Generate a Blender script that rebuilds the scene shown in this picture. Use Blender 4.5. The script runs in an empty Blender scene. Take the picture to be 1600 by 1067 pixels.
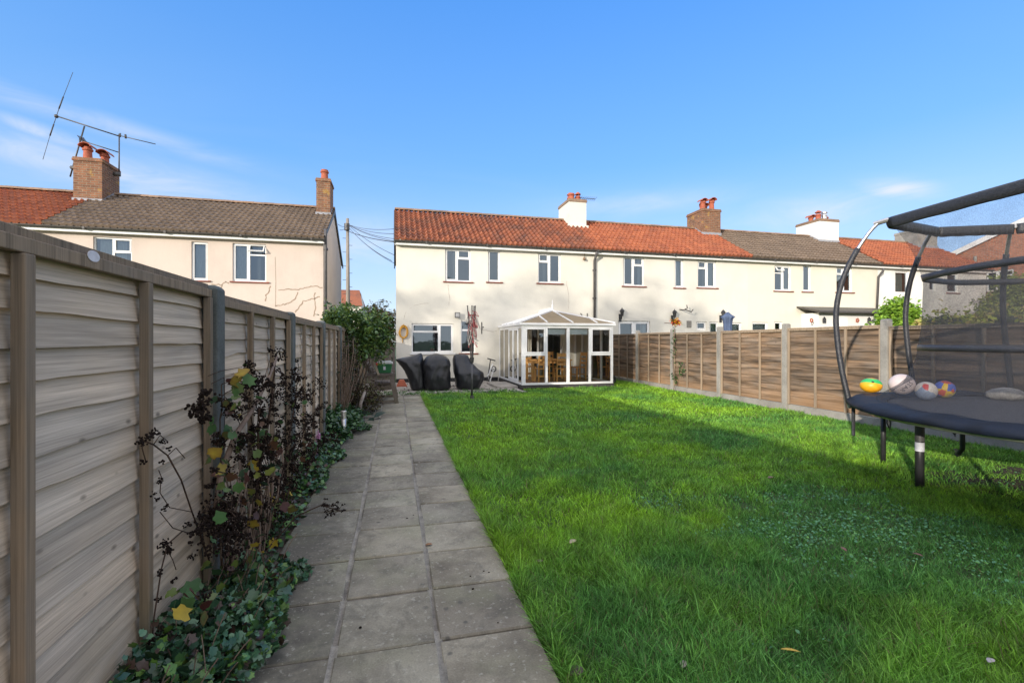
import bpy, math, random
import numpy as np
from mathutils import Vector, Matrix, Euler
PI = math.pi
rs = np.random.RandomState(7)
random.seed(11)
S = bpy.context.scene
C = S.collection

# ------------------------------------------------------------------ camera, sky, sun, exposure
H = 1.35
YAW = math.radians(13.94)
cam = bpy.data.cameras.new('camera'); camo = bpy.data.objects.new('camera', cam); C.objects.link(camo)
camo.location = (0, 0, H); camo.rotation_euler = (PI/2, 0, -YAW)
cam.sensor_width = 36; cam.lens = 735/1600*36; cam.clip_end = 2000; cam.clip_start = 0.02
S.camera = camo
AZ, EL = math.radians(50), math.radians(12)
world = bpy.data.worlds.new('World'); S.world = world; world.use_nodes = True
wn = world.node_tree; wn.nodes.clear()

def node(nt, typ, **kw):
    n = nt.nodes.new(typ)
    for k, v in kw.items():
        if k.startswith('i_'):
            n.inputs[k[2:].replace('_', ' ')].default_value = v
        else: setattr(n, k, v)
    return n
def lk(nt, a, b): nt.links.new(a, b)
def ramp(nt, fac, stops, interp='LINEAR'):
    r = nt.nodes.new('ShaderNodeValToRGB'); r.color_ramp.interpolation = interp
    el = r.color_ramp.elements
    while len(el) < len(stops): el.new(0.5)
    for e, (p, c) in zip(el, stops):
        e.position = p; e.color = (c[0], c[1], c[2], 1) if hasattr(c, '__len__') else (c, c, c, 1)
    if fac is not None: lk(nt, fac, r.inputs[0])
    return r
def math_n(nt, op, a, b=None, c=None, clamp=False):
    m = nt.nodes.new('ShaderNodeMath'); m.operation = op; m.use_clamp = clamp
    for i, x in enumerate((a, b, c)):
        if x is None: continue
        if isinstance(x, (int, float)): m.inputs[i].default_value = x
        else: lk(nt, x, m.inputs[i])
    return m.outputs[0]
def mixc(nt, fac, a, b, mode='MIX'):
    m = nt.nodes.new('ShaderNodeMix'); m.data_type = 'RGBA'; m.blend_type = mode
    for s, x in ((m.inputs[0], fac), (m.inputs[6], a), (m.inputs[7], b)):
        if isinstance(x, (int, float)): s.default_value = x
        elif isinstance(x, tuple): s.default_value = (x[0], x[1], x[2], 1)
        else: lk(nt, x, s)
    return m.outputs[2]

sky = node(wn, 'ShaderNodeTexSky', sky_type='NISHITA'); sky.sun_disc = False
sky.sun_elevation = EL; sky.sun_rotation = math.radians(230)
sky.air_density = 1.0; sky.dust_density = 0.3; sky.ozone_density = 2.5
tc = node(wn, 'ShaderNodeTexCoord')
sep = node(wn, 'ShaderNodeSeparateXYZ'); lk(wn, tc.outputs['Generated'], sep.inputs[0])
zz = math_n(wn, 'MAXIMUM', sep.outputs[2], 0.0)
zd = math_n(wn, 'ADD', zz, 0.12)
cx = math_n(wn, 'DIVIDE', sep.outputs[0], zd); cy = math_n(wn, 'DIVIDE', sep.outputs[1], zd)
cmb = node(wn, 'ShaderNodeCombineXYZ'); lk(wn, cx, cmb.inputs[0]); lk(wn, cy, cmb.inputs[1])
mp = node(wn, 'ShaderNodeMapping'); mp.inputs['Rotation'].default_value = (0, 0, 0.5); mp.inputs['Scale'].default_value = (0.45, 1.5, 1)
mp.inputs['Location'].default_value = (3.1, 1.7, 0); lk(wn, cmb.outputs[0], mp.inputs[0])
n1 = node(wn, 'ShaderNodeTexNoise'); n1.inputs['Scale'].default_value = 0.9; n1.inputs['Detail'].default_value = 7; n1.inputs['Roughness'].default_value = 0.52
n1.inputs['Distortion'].default_value = 0.6; lk(wn, mp.outputs[0], n1.inputs['Vector'])
cl = ramp(wn, n1.outputs[0], [(0.50, 0.0), (0.85, 0.35)])
hb = ramp(wn, sep.outputs[2], [(0.0, 1.0), (0.17, 0.85), (0.34, 0.32), (0.5, 0.03)])
lb = ramp(wn, math_n(wn, 'MULTIPLY_ADD', sep.outputs[0], 0.5, 0.5), [(0.15, 1.0), (0.55, 0.45), (0.9, 0.6)])
cov = math_n(wn, 'MULTIPLY', math_n(wn, 'MULTIPLY', cl.outputs[0], hb.outputs[0]), lb.outputs[0])
azn = math_n(wn, 'ARCTAN2', sep.outputs[0], sep.outputs[1]); eln = math_n(wn, 'ARCSINE', sep.outputs[2])
def sky_dir(u, v):
    r_ = (math.cos(YAW)*(u-800)+math.sin(YAW)*735, -math.sin(YAW)*(u-800)+math.cos(YAW)*735, 534-v); L_ = math.sqrt(sum(q*q for q in r_))
    return math.atan2(r_[0], r_[1]), math.asin(r_[2]/L_)
wis = node(wn, 'ShaderNodeTexNoise'); wis.inputs['Scale'].default_value = 7; wis.inputs['Detail'].default_value = 7; wis.inputs['Roughness'].default_value = 0.6; wis.inputs['Distortion'].default_value = 0.8
wmp = node(wn, 'ShaderNodeMapping'); wmp.inputs['Scale'].default_value = (1, 1, 3.2); lk(wn, tc.outputs['Generated'], wmp.inputs[0]); lk(wn, wmp.outputs[0], wis.inputs['Vector'])
wr = ramp(wn, wis.outputs[0], [(0.34, 0.25), (0.66, 1.0)]).outputs[0]
for (u_, v_, wa, we, tilt, amp_) in ((1405, 297, 0.045, 0.016, -0.25, 0.9), (120, 183, 0.22, 0.016, -0.10, 0.45), (75, 210, 0.05, 0.010, -0.15, 0.9), (220, 285, 0.20, 0.035, -0.10, 0.65), (1000, 320, 0.16, 0.022, 0.0, 0.45), (1270, 335, 0.14, 0.03, 0.0, 0.5), (575, 380, 0.10, 0.05, 0, 0.5), (20, 235, 0.12, 0.022, -0.1, 0.65)):
    a_, e_ = sky_dir(u_, v_); da = math_n(wn, 'SUBTRACT', azn, a_); de = math_n(wn, 'SUBTRACT', math_n(wn, 'SUBTRACT', eln, e_), math_n(wn, 'MULTIPLY', da, tilt))
    q_ = math_n(wn, 'ADD', math_n(wn, 'POWER', math_n(wn, 'ABSOLUTE', math_n(wn, 'DIVIDE', da, wa)), 2.0), math_n(wn, 'POWER', math_n(wn, 'ABSOLUTE', math_n(wn, 'DIVIDE', de, we)), 2.0))
    g_ = math_n(wn, 'MULTIPLY', math_n(wn, 'EXPONENT', math_n(wn, 'MULTIPLY', q_, -1.0)), amp_)
    cov = math_n(wn, 'MAXIMUM', cov, math_n(wn, 'MULTIPLY', g_, wr))
# unseen white cloud added overhead and behind the viewer as neutral fill light
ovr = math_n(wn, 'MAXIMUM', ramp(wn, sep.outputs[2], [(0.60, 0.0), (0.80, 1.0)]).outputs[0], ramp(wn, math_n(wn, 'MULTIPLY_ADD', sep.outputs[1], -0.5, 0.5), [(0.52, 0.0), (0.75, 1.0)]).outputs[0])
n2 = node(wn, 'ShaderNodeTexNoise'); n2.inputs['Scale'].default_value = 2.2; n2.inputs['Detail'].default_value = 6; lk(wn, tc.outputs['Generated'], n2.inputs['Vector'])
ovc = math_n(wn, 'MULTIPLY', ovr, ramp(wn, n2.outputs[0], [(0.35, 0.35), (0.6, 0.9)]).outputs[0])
# graded sky: deepen the blue overhead, keep the pale band low down
tint = ramp(wn, sep.outputs[2], [(0.0, (0.88, 0.80, 0.90)), (0.12, (0.82, 0.72, 0.98)), (0.35, (0.60, 0.74, 1.14)), (0.65, (0.48, 0.76, 1.24))])
skyc = mixc(wn, 1.0, sky.outputs[0], tint.outputs[0], 'MULTIPLY')
air = ramp(wn, sep.outputs[2], [(0.0, (0.68, 0.82, 0.97)), (0.14, (0.46, 0.71, 0.97)), (0.34, (0.20, 0.50, 0.96)), (0.6, (0.10, 0.36, 0.92))]).outputs[0]
airs = mixc(wn, 1.0, air, (3.0, 3.0, 3.0), 'MULTIPLY')
skyc = mixc(wn, 0.75, skyc, airs)
cloudc = mixc(wn, cov, skyc, (2.55, 2.65, 2.85))
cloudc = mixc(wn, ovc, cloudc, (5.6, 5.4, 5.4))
bg = node(wn, 'ShaderNodeBackground'); bg.inputs['Strength'].default_value = 0.15
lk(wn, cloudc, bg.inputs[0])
wo = node(wn, 'ShaderNodeOutputWorld'); lk(wn, bg.outputs[0], wo.inputs[0])

sun = bpy.data.lights.new('sun', 'SUN'); sun.energy = 2.35; sun.angle = math.radians(0.5); sun.color = (1.0, 0.92, 0.815)
suno = bpy.data.objects.new('sun', sun); C.objects.link(suno)
sdir = Vector((math.sin(AZ)*math.cos(EL), math.cos(AZ)*math.cos(EL), -math.sin(EL)))
suno.rotation_euler = sdir.to_track_quat('-Z', 'Y').to_euler(); suno.location = (-30, -30, 20)
S.view_settings.view_transform = 'Standard'; S.view_settings.look = 'None'
S.view_settings.exposure = 1.20; S.view_settings.gamma = 1.0
S.render.engine = 'CYCLES'
S.cycles.max_bounces = 8; S.cycles.transparent_max_bounces = 16

# ------------------------------------------------------------------ survey helpers: where a sight line meets a real plane
cs, sn = math.cos(YAW), math.sin(YAW)
def ray(u, v): return Vector((cs*(u-800)+sn*735, -sn*(u-800)+cs*735, -(v-534.0)))
def atY(u, v, Y): r = ray(u, v); t = Y/r.y; return Vector((r.x*t, Y, H+r.z*t))
def atX(u, v, X): r = ray(u, v); t = X/r.x; return Vector((X, r.y*t, H+r.z*t))
def atZ(u, v, z=0.0): r = ray(u, v); t = (z-H)/r.z; return Vector((r.x*t, r.y*t, z))
def fX(u, Y): return atY(u, 500, Y).x

def hash2(ix, iy, seed):
    n = (ix.astype(np.int64)*374761393 + iy.astype(np.int64)*668265263 + seed*144665) & 0x7fffffff
    n = ((n ^ (n >> 13))*1274126177) & 0x7fffffff
    return ((n ^ (n >> 16)) & 0xffff)/65535.0
def vnoise(x, y, seed=0):
    x = np.asarray(x, float); y = np.asarray(y, float)
    ix = np.floor(x); iy = np.floor(y); fx = x-ix; fy = y-iy
    fx = fx*fx*(3-2*fx); fy = fy*fy*(3-2*fy)
    a = hash2(ix, iy, seed); b = hash2(ix+1, iy, seed); c = hash2(ix, iy+1, seed); d = hash2(ix+1, iy+1, seed)
    return (a*(1-fx)+b*fx)*(1-fy) + (c*(1-fx)+d*fx)*fy
def fbm(x, y, seed=0, o=4):
    s = 0; a = 0.5; x = np.asarray(x, float); y = np.asarray(y, float)
    for k in range(o): s = s + a*vnoise(x*2**k, y*2**k, seed+k*17); a *= 0.5
    return s

# ------------------------------------------------------------------ mesh builder
class MB:
    def __init__(s): s.v = []; s.f = []; s.r = []; s.m = []
    def add(s, vs, fs, r=None, m=0):
        b = len(s.v); s.v.extend([tuple(x) for x in vs])
        rr = random.random() if r is None else r
        for f in fs: s.f.append(tuple(i+b for i in f)); s.r.append(rr); s.m.append(m)
        return s
    def box(s, x0, x1, y0, y1, z0, z1, r=None, m=0, M=None):
        vs = [(x0,y0,z0),(x1,y0,z0),(x1,y1,z0),(x0,y1,z0),(x0,y0,z1),(x1,y0,z1),(x1,y1,z1),(x0,y1,z1)]
        if M is not None: vs = [tuple(M @ Vector(p)) for p in vs]
        return s.add(vs, [(0,3,2,1),(4,5,6,7),(0,1,5,4),(1,2,6,5),(2,3,7,6),(3,0,4,7)], r, m)
    def beam(s, p, q, w, h, up=(0,0,1), r=None, m=0):
        p = Vector(p); q = Vector(q); d = q-p; L = d.length; d.normalize()
        up = Vector(up); sx = d.cross(up)
        if sx.length < 1e-4: up = Vector((0,1,0)); sx = d.cross(up)
        sx.normalize(); sz = sx.cross(d)
        M = Matrix(((sx.x, d.x, sz.x, p.x), (sx.y, d.y, sz.y, p.y), (sx.z, d.z, sz.z, p.z), (0,0,0,1)))
        return s.box(-w/2, w/2, 0, L, -h/2, h/2, r, m, M)
    def tube(s, pts, rad, n=8, r=None, cap=True, m=0):
        pts = [Vector(p) for p in pts]; k = len(pts)
        rads = rad if hasattr(rad, '__len__') else [rad]*k
        vs = []; prev = None
        for i, p in enumerate(pts):
            d = (pts[min(i+1, k-1)]-pts[max(i-1, 0)])
            if d.length < 1e-9: d = Vector((0,0,1))
            d.normalize()
            if prev is None:
                a = Vector((0,0,1)) if abs(d.z) < 0.9 else Vector((1,0,0))
                sx = d.cross(a).normalized()
            else:
                sx = (prev-d*prev.dot(d))
                if sx.length < 1e-6: sx = d.orthogonal()
                sx.normalize()
            prev = sx; sy = d.cross(sx)
            for j in range(n):
                t = 2*PI*j/n; vs.append(p+(sx*math.cos(t)+sy*math.sin(t))*rads[i])
        fs = []
        for i in range(k-1):
            for j in range(n): fs.append((i*n+j, i*n+(j+1)%n, (i+1)*n+(j+1)%n, (i+1)*n+j))
        if cap: fs.append(tuple(range(n))[::-1]); fs.append(tuple(range((k-1)*n, k*n)))
        return s.add(vs, fs, r, m)
    def lathe(s, c, prof, n=20, r=None, m=0):
        c = Vector(c); vs = []
        for (ra, z) in prof:
            for j in range(n):
                t = 2*PI*j/n; vs.append((c.x+ra*math.cos(t), c.y+ra*math.sin(t), c.z+z))
        fs = []
        for i in range(len(prof)-1):
            for j in range(n): fs.append((i*n+j, i*n+(j+1)%n, (i+1)*n+(j+1)%n, (i+1)*n+j))
        fs.append(tuple(range(n))[::-1]); fs.append(tuple(range((len(prof)-1)*n, len(prof)*n)))
        return s.add(vs, fs, r, m)
    def sphere(s, c, rad, n=10, k=6, r=None, sc=(1,1,1), m=0):
        vs = [(c[0], c[1], c[2]-rad*sc[2])]; fs = []
        for i in range(1, k):
            ph = -PI/2+PI*i/k
            for j in range(n):
                t = 2*PI*j/n
                vs.append((c[0]+rad*sc[0]*math.cos(ph)*math.cos(t), c[1]+rad*sc[1]*math.cos(ph)*math.sin(t), c[2]+rad*sc[2]*math.sin(ph)))
        vs.append((c[0], c[1], c[2]+rad*sc[2])); T = len(vs)-1
        for j in range(n): fs.append((0, 1+(j+1) % n, 1+j)); fs.append((T, 1+(k-2)*n+j, 1+(k-2)*n+(j+1) % n))
        for i in range(k-2):
            for j in range(n): fs.append((1+i*n+j, 1+i*n+(j+1) % n, 1+(i+1)*n+(j+1) % n, 1+(i+1)*n+j))
        return s.add(vs, fs, r, m)
    def prism(s, poly, axis, a, b, r=None, m=0):
        # poly in the plane across axis: axis 'x' -> (y,z), 'y' -> (x,z), 'z' -> (x,y)
        f = {'x': lambda p, t: (t, p[0], p[1]), 'y': lambda p, t: (p[0], t, p[1]), 'z': lambda p, t: (p[0], p[1], t)}[axis]
        n = len(poly); vs = [f(p, a) for p in poly]+[f(p, b) for p in poly]
        fs = [tuple(range(n))[::-1], tuple(range(n, 2*n))]+[(i, (i+1) % n, n+(i+1) % n, n+i) for i in range(n)]
        return s.add(vs, fs, r, m)
    def loft(s, rings, r=None, cap=True, m=0):
        n = len(rings[0]); vs = [p for ring in rings for p in ring]; fs = []
        for i in range(len(rings)-1):
            for j in range(n): fs.append((i*n+j, i*n+(j+1) % n, (i+1)*n+(j+1) % n, (i+1)*n+j))
        if cap: fs.append(tuple(range(n))[::-1]); fs.append(tuple(range((len(rings)-1)*n, len(rings)*n)))
        return s.add(vs, fs, r, m)
    def build(s, name, mat, parent=None, smooth=False, bevel=0, origin=None, solid=0):
        me = bpy.data.meshes.new(name)
        V = s.v
        if origin is not None: V = [(x-origin[0], y-origin[1], z-origin[2]) for x, y, z in V]
        me.from_pydata(V, [], s.f)
        mats = mat if isinstance(mat, (list, tuple)) else [mat]
        for mm in mats: me.materials.append(mm)
        at = me.attributes.new('rnd', 'FLOAT', 'FACE'); at.data.foreach_set('value', s.r)
        if len(mats) > 1: me.polygons.foreach_set('material_index', s.m)
        if smooth: me.polygons.foreach_set('use_smooth', [True]*len(s.f))
        me.validate(); me.update()
        o = bpy.data.objects.new(name, me); C.objects.link(o)
        if origin is not None: o.location = origin
        if parent is not None:
            o.parent = parent; 
            pl = parent.matrix_basis.translation.copy()
            pp = parent.parent
            while pp is not None: pl = pl+pp.matrix_basis.translation; pp = pp.parent
            o.location = Vector(o.location)-pl
        if bevel:
            b = o.modifiers.new('bevel', 'BEVEL'); b.width = bevel; b.segments = 2; b.limit_method = 'ANGLE'
        if solid:
            b = o.modifiers.new('solid', 'SOLIDIFY'); b.thickness = solid
        return o

def npmesh(name, V, F, mat, parent=None, col=None, smooth=False):
    """V (n,3), F (m,k) arrays; col (n,3) colour per vertex"""
    me = bpy.data.meshes.new(name); k = F.shape[1]
    me.vertices.add(len(V)); me.vertices.foreach_set('co', V.astype(np.float32).ravel())
    me.loops.add(F.size); me.loops.foreach_set('vertex_index', F.astype(np.int32).ravel())
    me.polygons.add(len(F)); me.polygons.foreach_set('loop_start', np.arange(0, F.size, k, dtype=np.int32))
    me.polygons.foreach_set('loop_total', np.full(len(F), k, dtype=np.int32))
    if smooth: me.polygons.foreach_set('use_smooth', np.ones(len(F), bool))
    me.update(calc_edges=True)
    if col is not None:
        a = me.attributes.new('Col', 'FLOAT_COLOR', 'POINT')
        cc = np.ones((len(V), 4), np.float32); cc[:, :3] = col; a.data.foreach_set('color', cc.ravel())
    me.materials.append(mat)
    o = bpy.data.objects.new(name, me); C.objects.link(o)
    if parent is not None:
        o.parent = parent; pl = parent.matrix_basis.translation.copy()
        pp = parent.parent
        while pp is not None: pl = pl+pp.matrix_basis.translation; pp = pp.parent
        o.location = -pl
    return o
def tag(o, label=None, cat=None, group=None, kind=None):
    if label: o['label'] = label
    if cat: o['category'] = cat
    if group: o['group'] = group
    if kind: o['kind'] = kind
    return o
def thing(name, label, cat, loc=(0,0,0), group=None):
    o = bpy.data.objects.new(name, None); C.objects.link(o); o.location = loc; o.empty_display_size = 0.2
    return tag(o, label, cat, group)
def copy_tree(o, parent=None):
    c = o.copy(); C.objects.link(c)
    if parent is not None: c.parent = parent
    for ch in list(o.children): copy_tree(ch, c)
    return c

# ------------------------------------------------------------------ materials
MATS = {}
def node_sep_r(nt, c):
    s = nt.nodes.new('ShaderNodeSeparateColor'); lk(nt, c, s.inputs[0]); return s.outputs[0]
def base_mat(name):
    m = bpy.data.materials.new(name); m.use_nodes = True; nt = m.node_tree; nt.nodes.clear()
    out = nt.nodes.new('ShaderNodeOutputMaterial'); p = nt.nodes.new('ShaderNodeBsdfPrincipled')
    lk(nt, p.outputs[0], out.inputs[0]); MATS[name] = m
    return m, nt, p, out
def objco(nt, scale=(1,1,1), rnd=0.0, loc=(0,0,0)):
    t = nt.nodes.new('ShaderNodeNewGeometry'); mp = nt.nodes.new('ShaderNodeMapping'); mp.inputs['Scale'].default_value = scale
    src = t.outputs['Position']
    if rnd:
        a = node(nt, 'ShaderNodeAttribute', attribute_name='rnd'); vm = nt.nodes.new('ShaderNodeVectorMath'); vm.operation = 'MULTIPLY_ADD'
        lk(nt, a.outputs['Fac'], vm.inputs[0]); vm.inputs[1].default_value = (rnd, rnd*1.7, rnd*0.6); lk(nt, src, vm.inputs[2]); src = vm.outputs[0]
    lk(nt, src, mp.inputs[0]); mp.inputs['Location'].default_value = loc
    return mp.outputs[0]
def noise(nt, co, scale=5, detail=4, rough=0.55, dist=0):
    n = nt.nodes.new('ShaderNodeTexNoise'); n.inputs['Scale'].default_value = scale; n.inputs['Detail'].default_value = detail
    n.inputs['Roughness'].default_value = rough; n.inputs['Distortion'].default_value = dist; lk(nt, co, n.inputs['Vector']); return n.outputs[0]
def bump(nt, p, h, strength=0.3, dist=0.01):
    b = nt.nodes.new('ShaderNodeBump'); b.inputs['Strength'].default_value = strength; b.inputs['Distance'].default_value = dist
    lk(nt, h, b.inputs['Height']); lk(nt, b.outputs[0], p.inputs['Normal'])
def simple(name, c1, c2=None, scale=6, rough=0.6, bmp=0.0, metal=0.0, stretch=(1,1,1), lo=0.35, hi=0.65, spec=None, coat=0, bscale=None):
    m, nt, p, out = base_mat(name)
    co = objco(nt, stretch); n = noise(nt, co, scale)
    c2 = c2 or tuple(x*0.8 for x in c1)
    r = ramp(nt, n, [(lo, c1), (hi, c2)]); lk(nt, r.outputs[0], p.inputs['Base Color'])
    p.inputs['Roughness'].default_value = rough; p.inputs['Metallic'].default_value = metal
    if spec is not None: p.inputs['Specular IOR Level'].default_value = spec
    if bmp: bump(nt, p, noise(nt, co, bscale or scale*4), bmp)
    if coat: p.inputs['Coat Weight'].default_value = coat
    return m

def wood_mat(name, light, dark, grey, knots=True, along='y', wear=0.5, low=None, green=0.3, streak=0.0):
    m, nt, p, out = base_mat(name)
    sc = (55, 1.1, 55) if along == 'y' else ((1.1, 55, 55) if along == 'x' else (55, 55, 1.1))
    co = objco(nt, sc, rnd=9.0)
    g = noise(nt, co, 1.0, 6, 0.62, 0.25)
    fine = noise(nt, objco(nt, tuple(x*(4 if x > 5 else 2) for x in sc), rnd=5.0), 1.0, 3, 0.6)
    c = ramp(nt, g, [(0.3, dark), (0.5, light), (0.72, tuple(x*1.12 for x in light))]).outputs[0]
    blotch = noise(nt, objco(nt, (2.4, 1.3, 2.4) if along == 'y' else (1.8, 1.8, 1.8), rnd=3.0), 1.5, 4)
    c = mixc(nt, math_n(nt, 'MULTIPLY', ramp(nt, blotch, [(0.4, 0), (0.68, 1)]).outputs[0], wear), c, grey)
    a = node(nt, 'ShaderNodeAttribute', attribute_name='rnd')
    c = mixc(nt, 1.0, c, ramp(nt, a.outputs['Fac'], [(0, (0.80, 0.80, 0.80)), (0.5, (0.98, 0.96, 0.94)), (1, (1.14, 1.10, 1.05))]).outputs[0], 'MULTIPLY')
    c = mixc(nt, 0.6, c, ramp(nt, fine, [(0.3, 0.62), (0.6, 1.1)]).outputs[0], 'MULTIPLY')
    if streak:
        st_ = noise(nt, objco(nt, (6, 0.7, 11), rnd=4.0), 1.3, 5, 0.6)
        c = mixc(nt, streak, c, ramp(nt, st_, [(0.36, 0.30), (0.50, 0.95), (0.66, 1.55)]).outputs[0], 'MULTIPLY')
    if low:
        geo = nt.nodes.new('ShaderNodeSeparateXYZ'); lk(nt, objco(nt), geo.inputs[0])
        zr = math_n(nt, 'ADD', geo.outputs[2], math_n(nt, 'MULTIPLY', noise(nt, objco(nt), 1.3, 3), 0.9))
        c = mixc(nt, math_n(nt, 'MULTIPLY', ramp(nt, zr, [(0.55, 1), (0.95, 0)]).outputs[0], 0.75), c, low)
    if green:
        geo2 = nt.nodes.new('ShaderNodeSeparateXYZ'); lk(nt, objco(nt), geo2.inputs[0])
        zz2 = math_n(nt, 'ADD', geo2.outputs[2], math_n(nt, 'MULTIPLY', noise(nt, objco(nt, (1,1,1)), 3, 4), 0.9))
        c = mixc(nt, math_n(nt, 'MULTIPLY', ramp(nt, zz2, [(0.5, 1), (0.95, 0)]).outputs[0], green), c, (0.10, 0.11, 0.045))
    if knots:
        vo = nt.nodes.new('ShaderNodeTexVoronoi'); vo.feature = 'F1'; vo.inputs['Scale'].default_value = 1.0
        lk(nt, objco(nt, (11, 6.5, 13) if along == 'y' else (5, 11, 11), rnd=7.0), vo.inputs['Vector'])
        k = ramp(nt, vo.outputs['Distance'], [(0.05, 1), (0.10, 0.55), (0.15, 0)]).outputs[0]
        k = math_n(nt, 'MULTIPLY', k, ramp(nt, node_sep_r(nt, vo.outputs['Color']), [(0.60, 0), (0.62, 1)]).outputs[0])
        c = mixc(nt, math_n(nt, 'MULTIPLY', k, 0.8), c, tuple(x*(0.30 if dark[0] > 0.3 else 0.6) for x in dark))
    lk(nt, c, p.inputs['Base Color']); p.inputs['Roughness'].default_value = 0.85; p.inputs['Specular IOR Level'].default_value = 0.25
    bump(nt, p, math_n(nt, 'ADD', g, math_n(nt, 'MULTIPLY', fine, 0.6)), 0.45, 0.004)
    return m

M_woodL = wood_mat('fence_boards_pale', (0.54, 0.445, 0.34), (0.42, 0.345, 0.26), (0.46, 0.42, 0.365), wear=0.55, green=0.25, streak=0.30)
M_woodLb = wood_mat('fence_battens_pale', (0.25, 0.19, 0.13), (0.13, 0.10, 0.068), (0.165, 0.15, 0.13), along='z', wear=0.6, knots=False)
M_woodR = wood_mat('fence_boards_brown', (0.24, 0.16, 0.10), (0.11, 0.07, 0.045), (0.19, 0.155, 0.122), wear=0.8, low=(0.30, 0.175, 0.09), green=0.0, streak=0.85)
M_woodRb = wood_mat('fence_battens_brown', (0.36, 0.275, 0.19), (0.20, 0.145, 0.095), (0.30, 0.25, 0.20), along='z', wear=0.4, knots=False, green=0.0)
M_old = wood_mat('weathered_bench_wood', (0.15, 0.12, 0.10), (0.05, 0.04, 0.034), (0.20, 0.18, 0.17), along='y', wear=0.7)
M_oak = wood_mat('honey_oak', (0.78, 0.42, 0.14), (0.52, 0.25, 0.08), (0.80, 0.48, 0.20), along='z', wear=0.3, knots=False, green=0.0)

def concrete(name, c, d, scale=3, spots=0.5):
    m, nt, p, out = base_mat(name); co = objco(nt)
    a = noise(nt, co, scale, 6, 0.62); b = noise(nt, co, 90, 3, 0.7)
    col = ramp(nt, a, [(0.32, d), (0.62, c)]).outputs[0]
    col = mixc(nt, spots, col, ramp(nt, b, [(0.32, 0.5), (0.55, 1.1)]).outputs[0], 'MULTIPLY')
    lk(nt, col, p.inputs['Base Color']); p.inputs['Roughness'].default_value = 0.9; bump(nt, p, b, 0.4, 0.003)
    return m
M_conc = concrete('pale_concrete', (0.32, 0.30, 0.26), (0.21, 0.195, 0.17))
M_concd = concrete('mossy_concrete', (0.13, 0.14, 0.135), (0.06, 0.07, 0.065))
M_mortar = concrete('joint_mortar', (0.21, 0.185, 0.15), (0.10, 0.09, 0.075), 7)

def slab_mat():
    m, nt, p, out = base_mat('paving_slab_concrete'); co = objco(nt)
    big = noise(nt, objco(nt, (1,1,1), rnd=2.0), 1.6, 6, 0.65); fine = noise(nt, co, 120, 3, 0.7); mid = noise(nt, co, 14, 4, 0.6)
    c = ramp(nt, big, [(0.30, (0.11, 0.095, 0.072)), (0.46, (0.235, 0.21, 0.16)), (0.64, (0.34, 0.31, 0.24))]).outputs[0]
    a = node(nt, 'ShaderNodeAttribute', attribute_name='rnd')
    c = mixc(nt, 1.0, c, ramp(nt, a.outputs['Fac'], [(0, (0.82, 0.80, 0.78)), (0.5, (0.95, 0.97, 0.96)), (1, (1.12, 1.10, 1.04))]).outputs[0], 'MULTIPLY')
    # green algae and dark staining towards the bed side
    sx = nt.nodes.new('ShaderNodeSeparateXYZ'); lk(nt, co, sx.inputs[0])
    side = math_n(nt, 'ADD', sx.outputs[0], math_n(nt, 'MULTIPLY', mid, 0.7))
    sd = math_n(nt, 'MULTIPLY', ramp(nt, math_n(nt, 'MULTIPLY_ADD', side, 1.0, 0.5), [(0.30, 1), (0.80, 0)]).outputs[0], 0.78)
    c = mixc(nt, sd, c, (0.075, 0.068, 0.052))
    c = mixc(nt, math_n(nt, 'MULTIPLY', ramp(nt, noise(nt, co, 2.3, 5), [(0.5, 0), (0.7, 1)]).outputs[0], 0.45), c, (0.20, 0.205, 0.115))
    grime = math_n(nt, 'MULTIPLY', ramp(nt, noise(nt, co, 5.5, 7, 0.72, 0.6), [(0.50, 0), (0.66, 1)]).outputs[0], 0.55)
    c = mixc(nt, grime, c, (0.085, 0.078, 0.062))
    pale_ = math_n(nt, 'MULTIPLY', ramp(nt, noise(nt, co, 38, 3, 0.6), [(0.60, 0), (0.66, 1)]).outputs[0], 0.35)
    c = mixc(nt, pale_, c, (0.46, 0.44, 0.36))
    # round stains (damp prints, lichen)
    vo = nt.nodes.new('ShaderNodeTexVoronoi'); vo.inputs['Scale'].default_value = 12; lk(nt, co, vo.inputs['Vector'])
    zone = ramp(nt, noise(nt, co, 1.3, 3), [(0.47, 0), (0.54, 1)]).outputs[0]
    sp = ramp(nt, vo.outputs['Distance'], [(0.13, 1), (0.22, 0)]).outputs[0]
    pick = ramp(nt, node_sep_r(nt, vo.outputs['Color']), [(0.5, 0), (0.52, 1)]).outputs[0]
    c = mixc(nt, math_n(nt, 'MULTIPLY', math_n(nt, 'MULTIPLY', sp, zone), math_n(nt, 'MULTIPLY', pick, 0.8)), c, (0.075, 0.07, 0.06))
    c = mixc(nt, 0.5, c, ramp(nt, fine, [(0.3, 0.6), (0.6, 1.12)]).outputs[0], 'MULTIPLY')
    lk(nt, c, p.inputs['Base Color']); p.inputs['Roughness'].default_value = 0.9
    bump(nt, p, math_n(nt, 'ADD', fine, mid), 0.3, 0.004)
    return m
M_slab = slab_mat()

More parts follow.
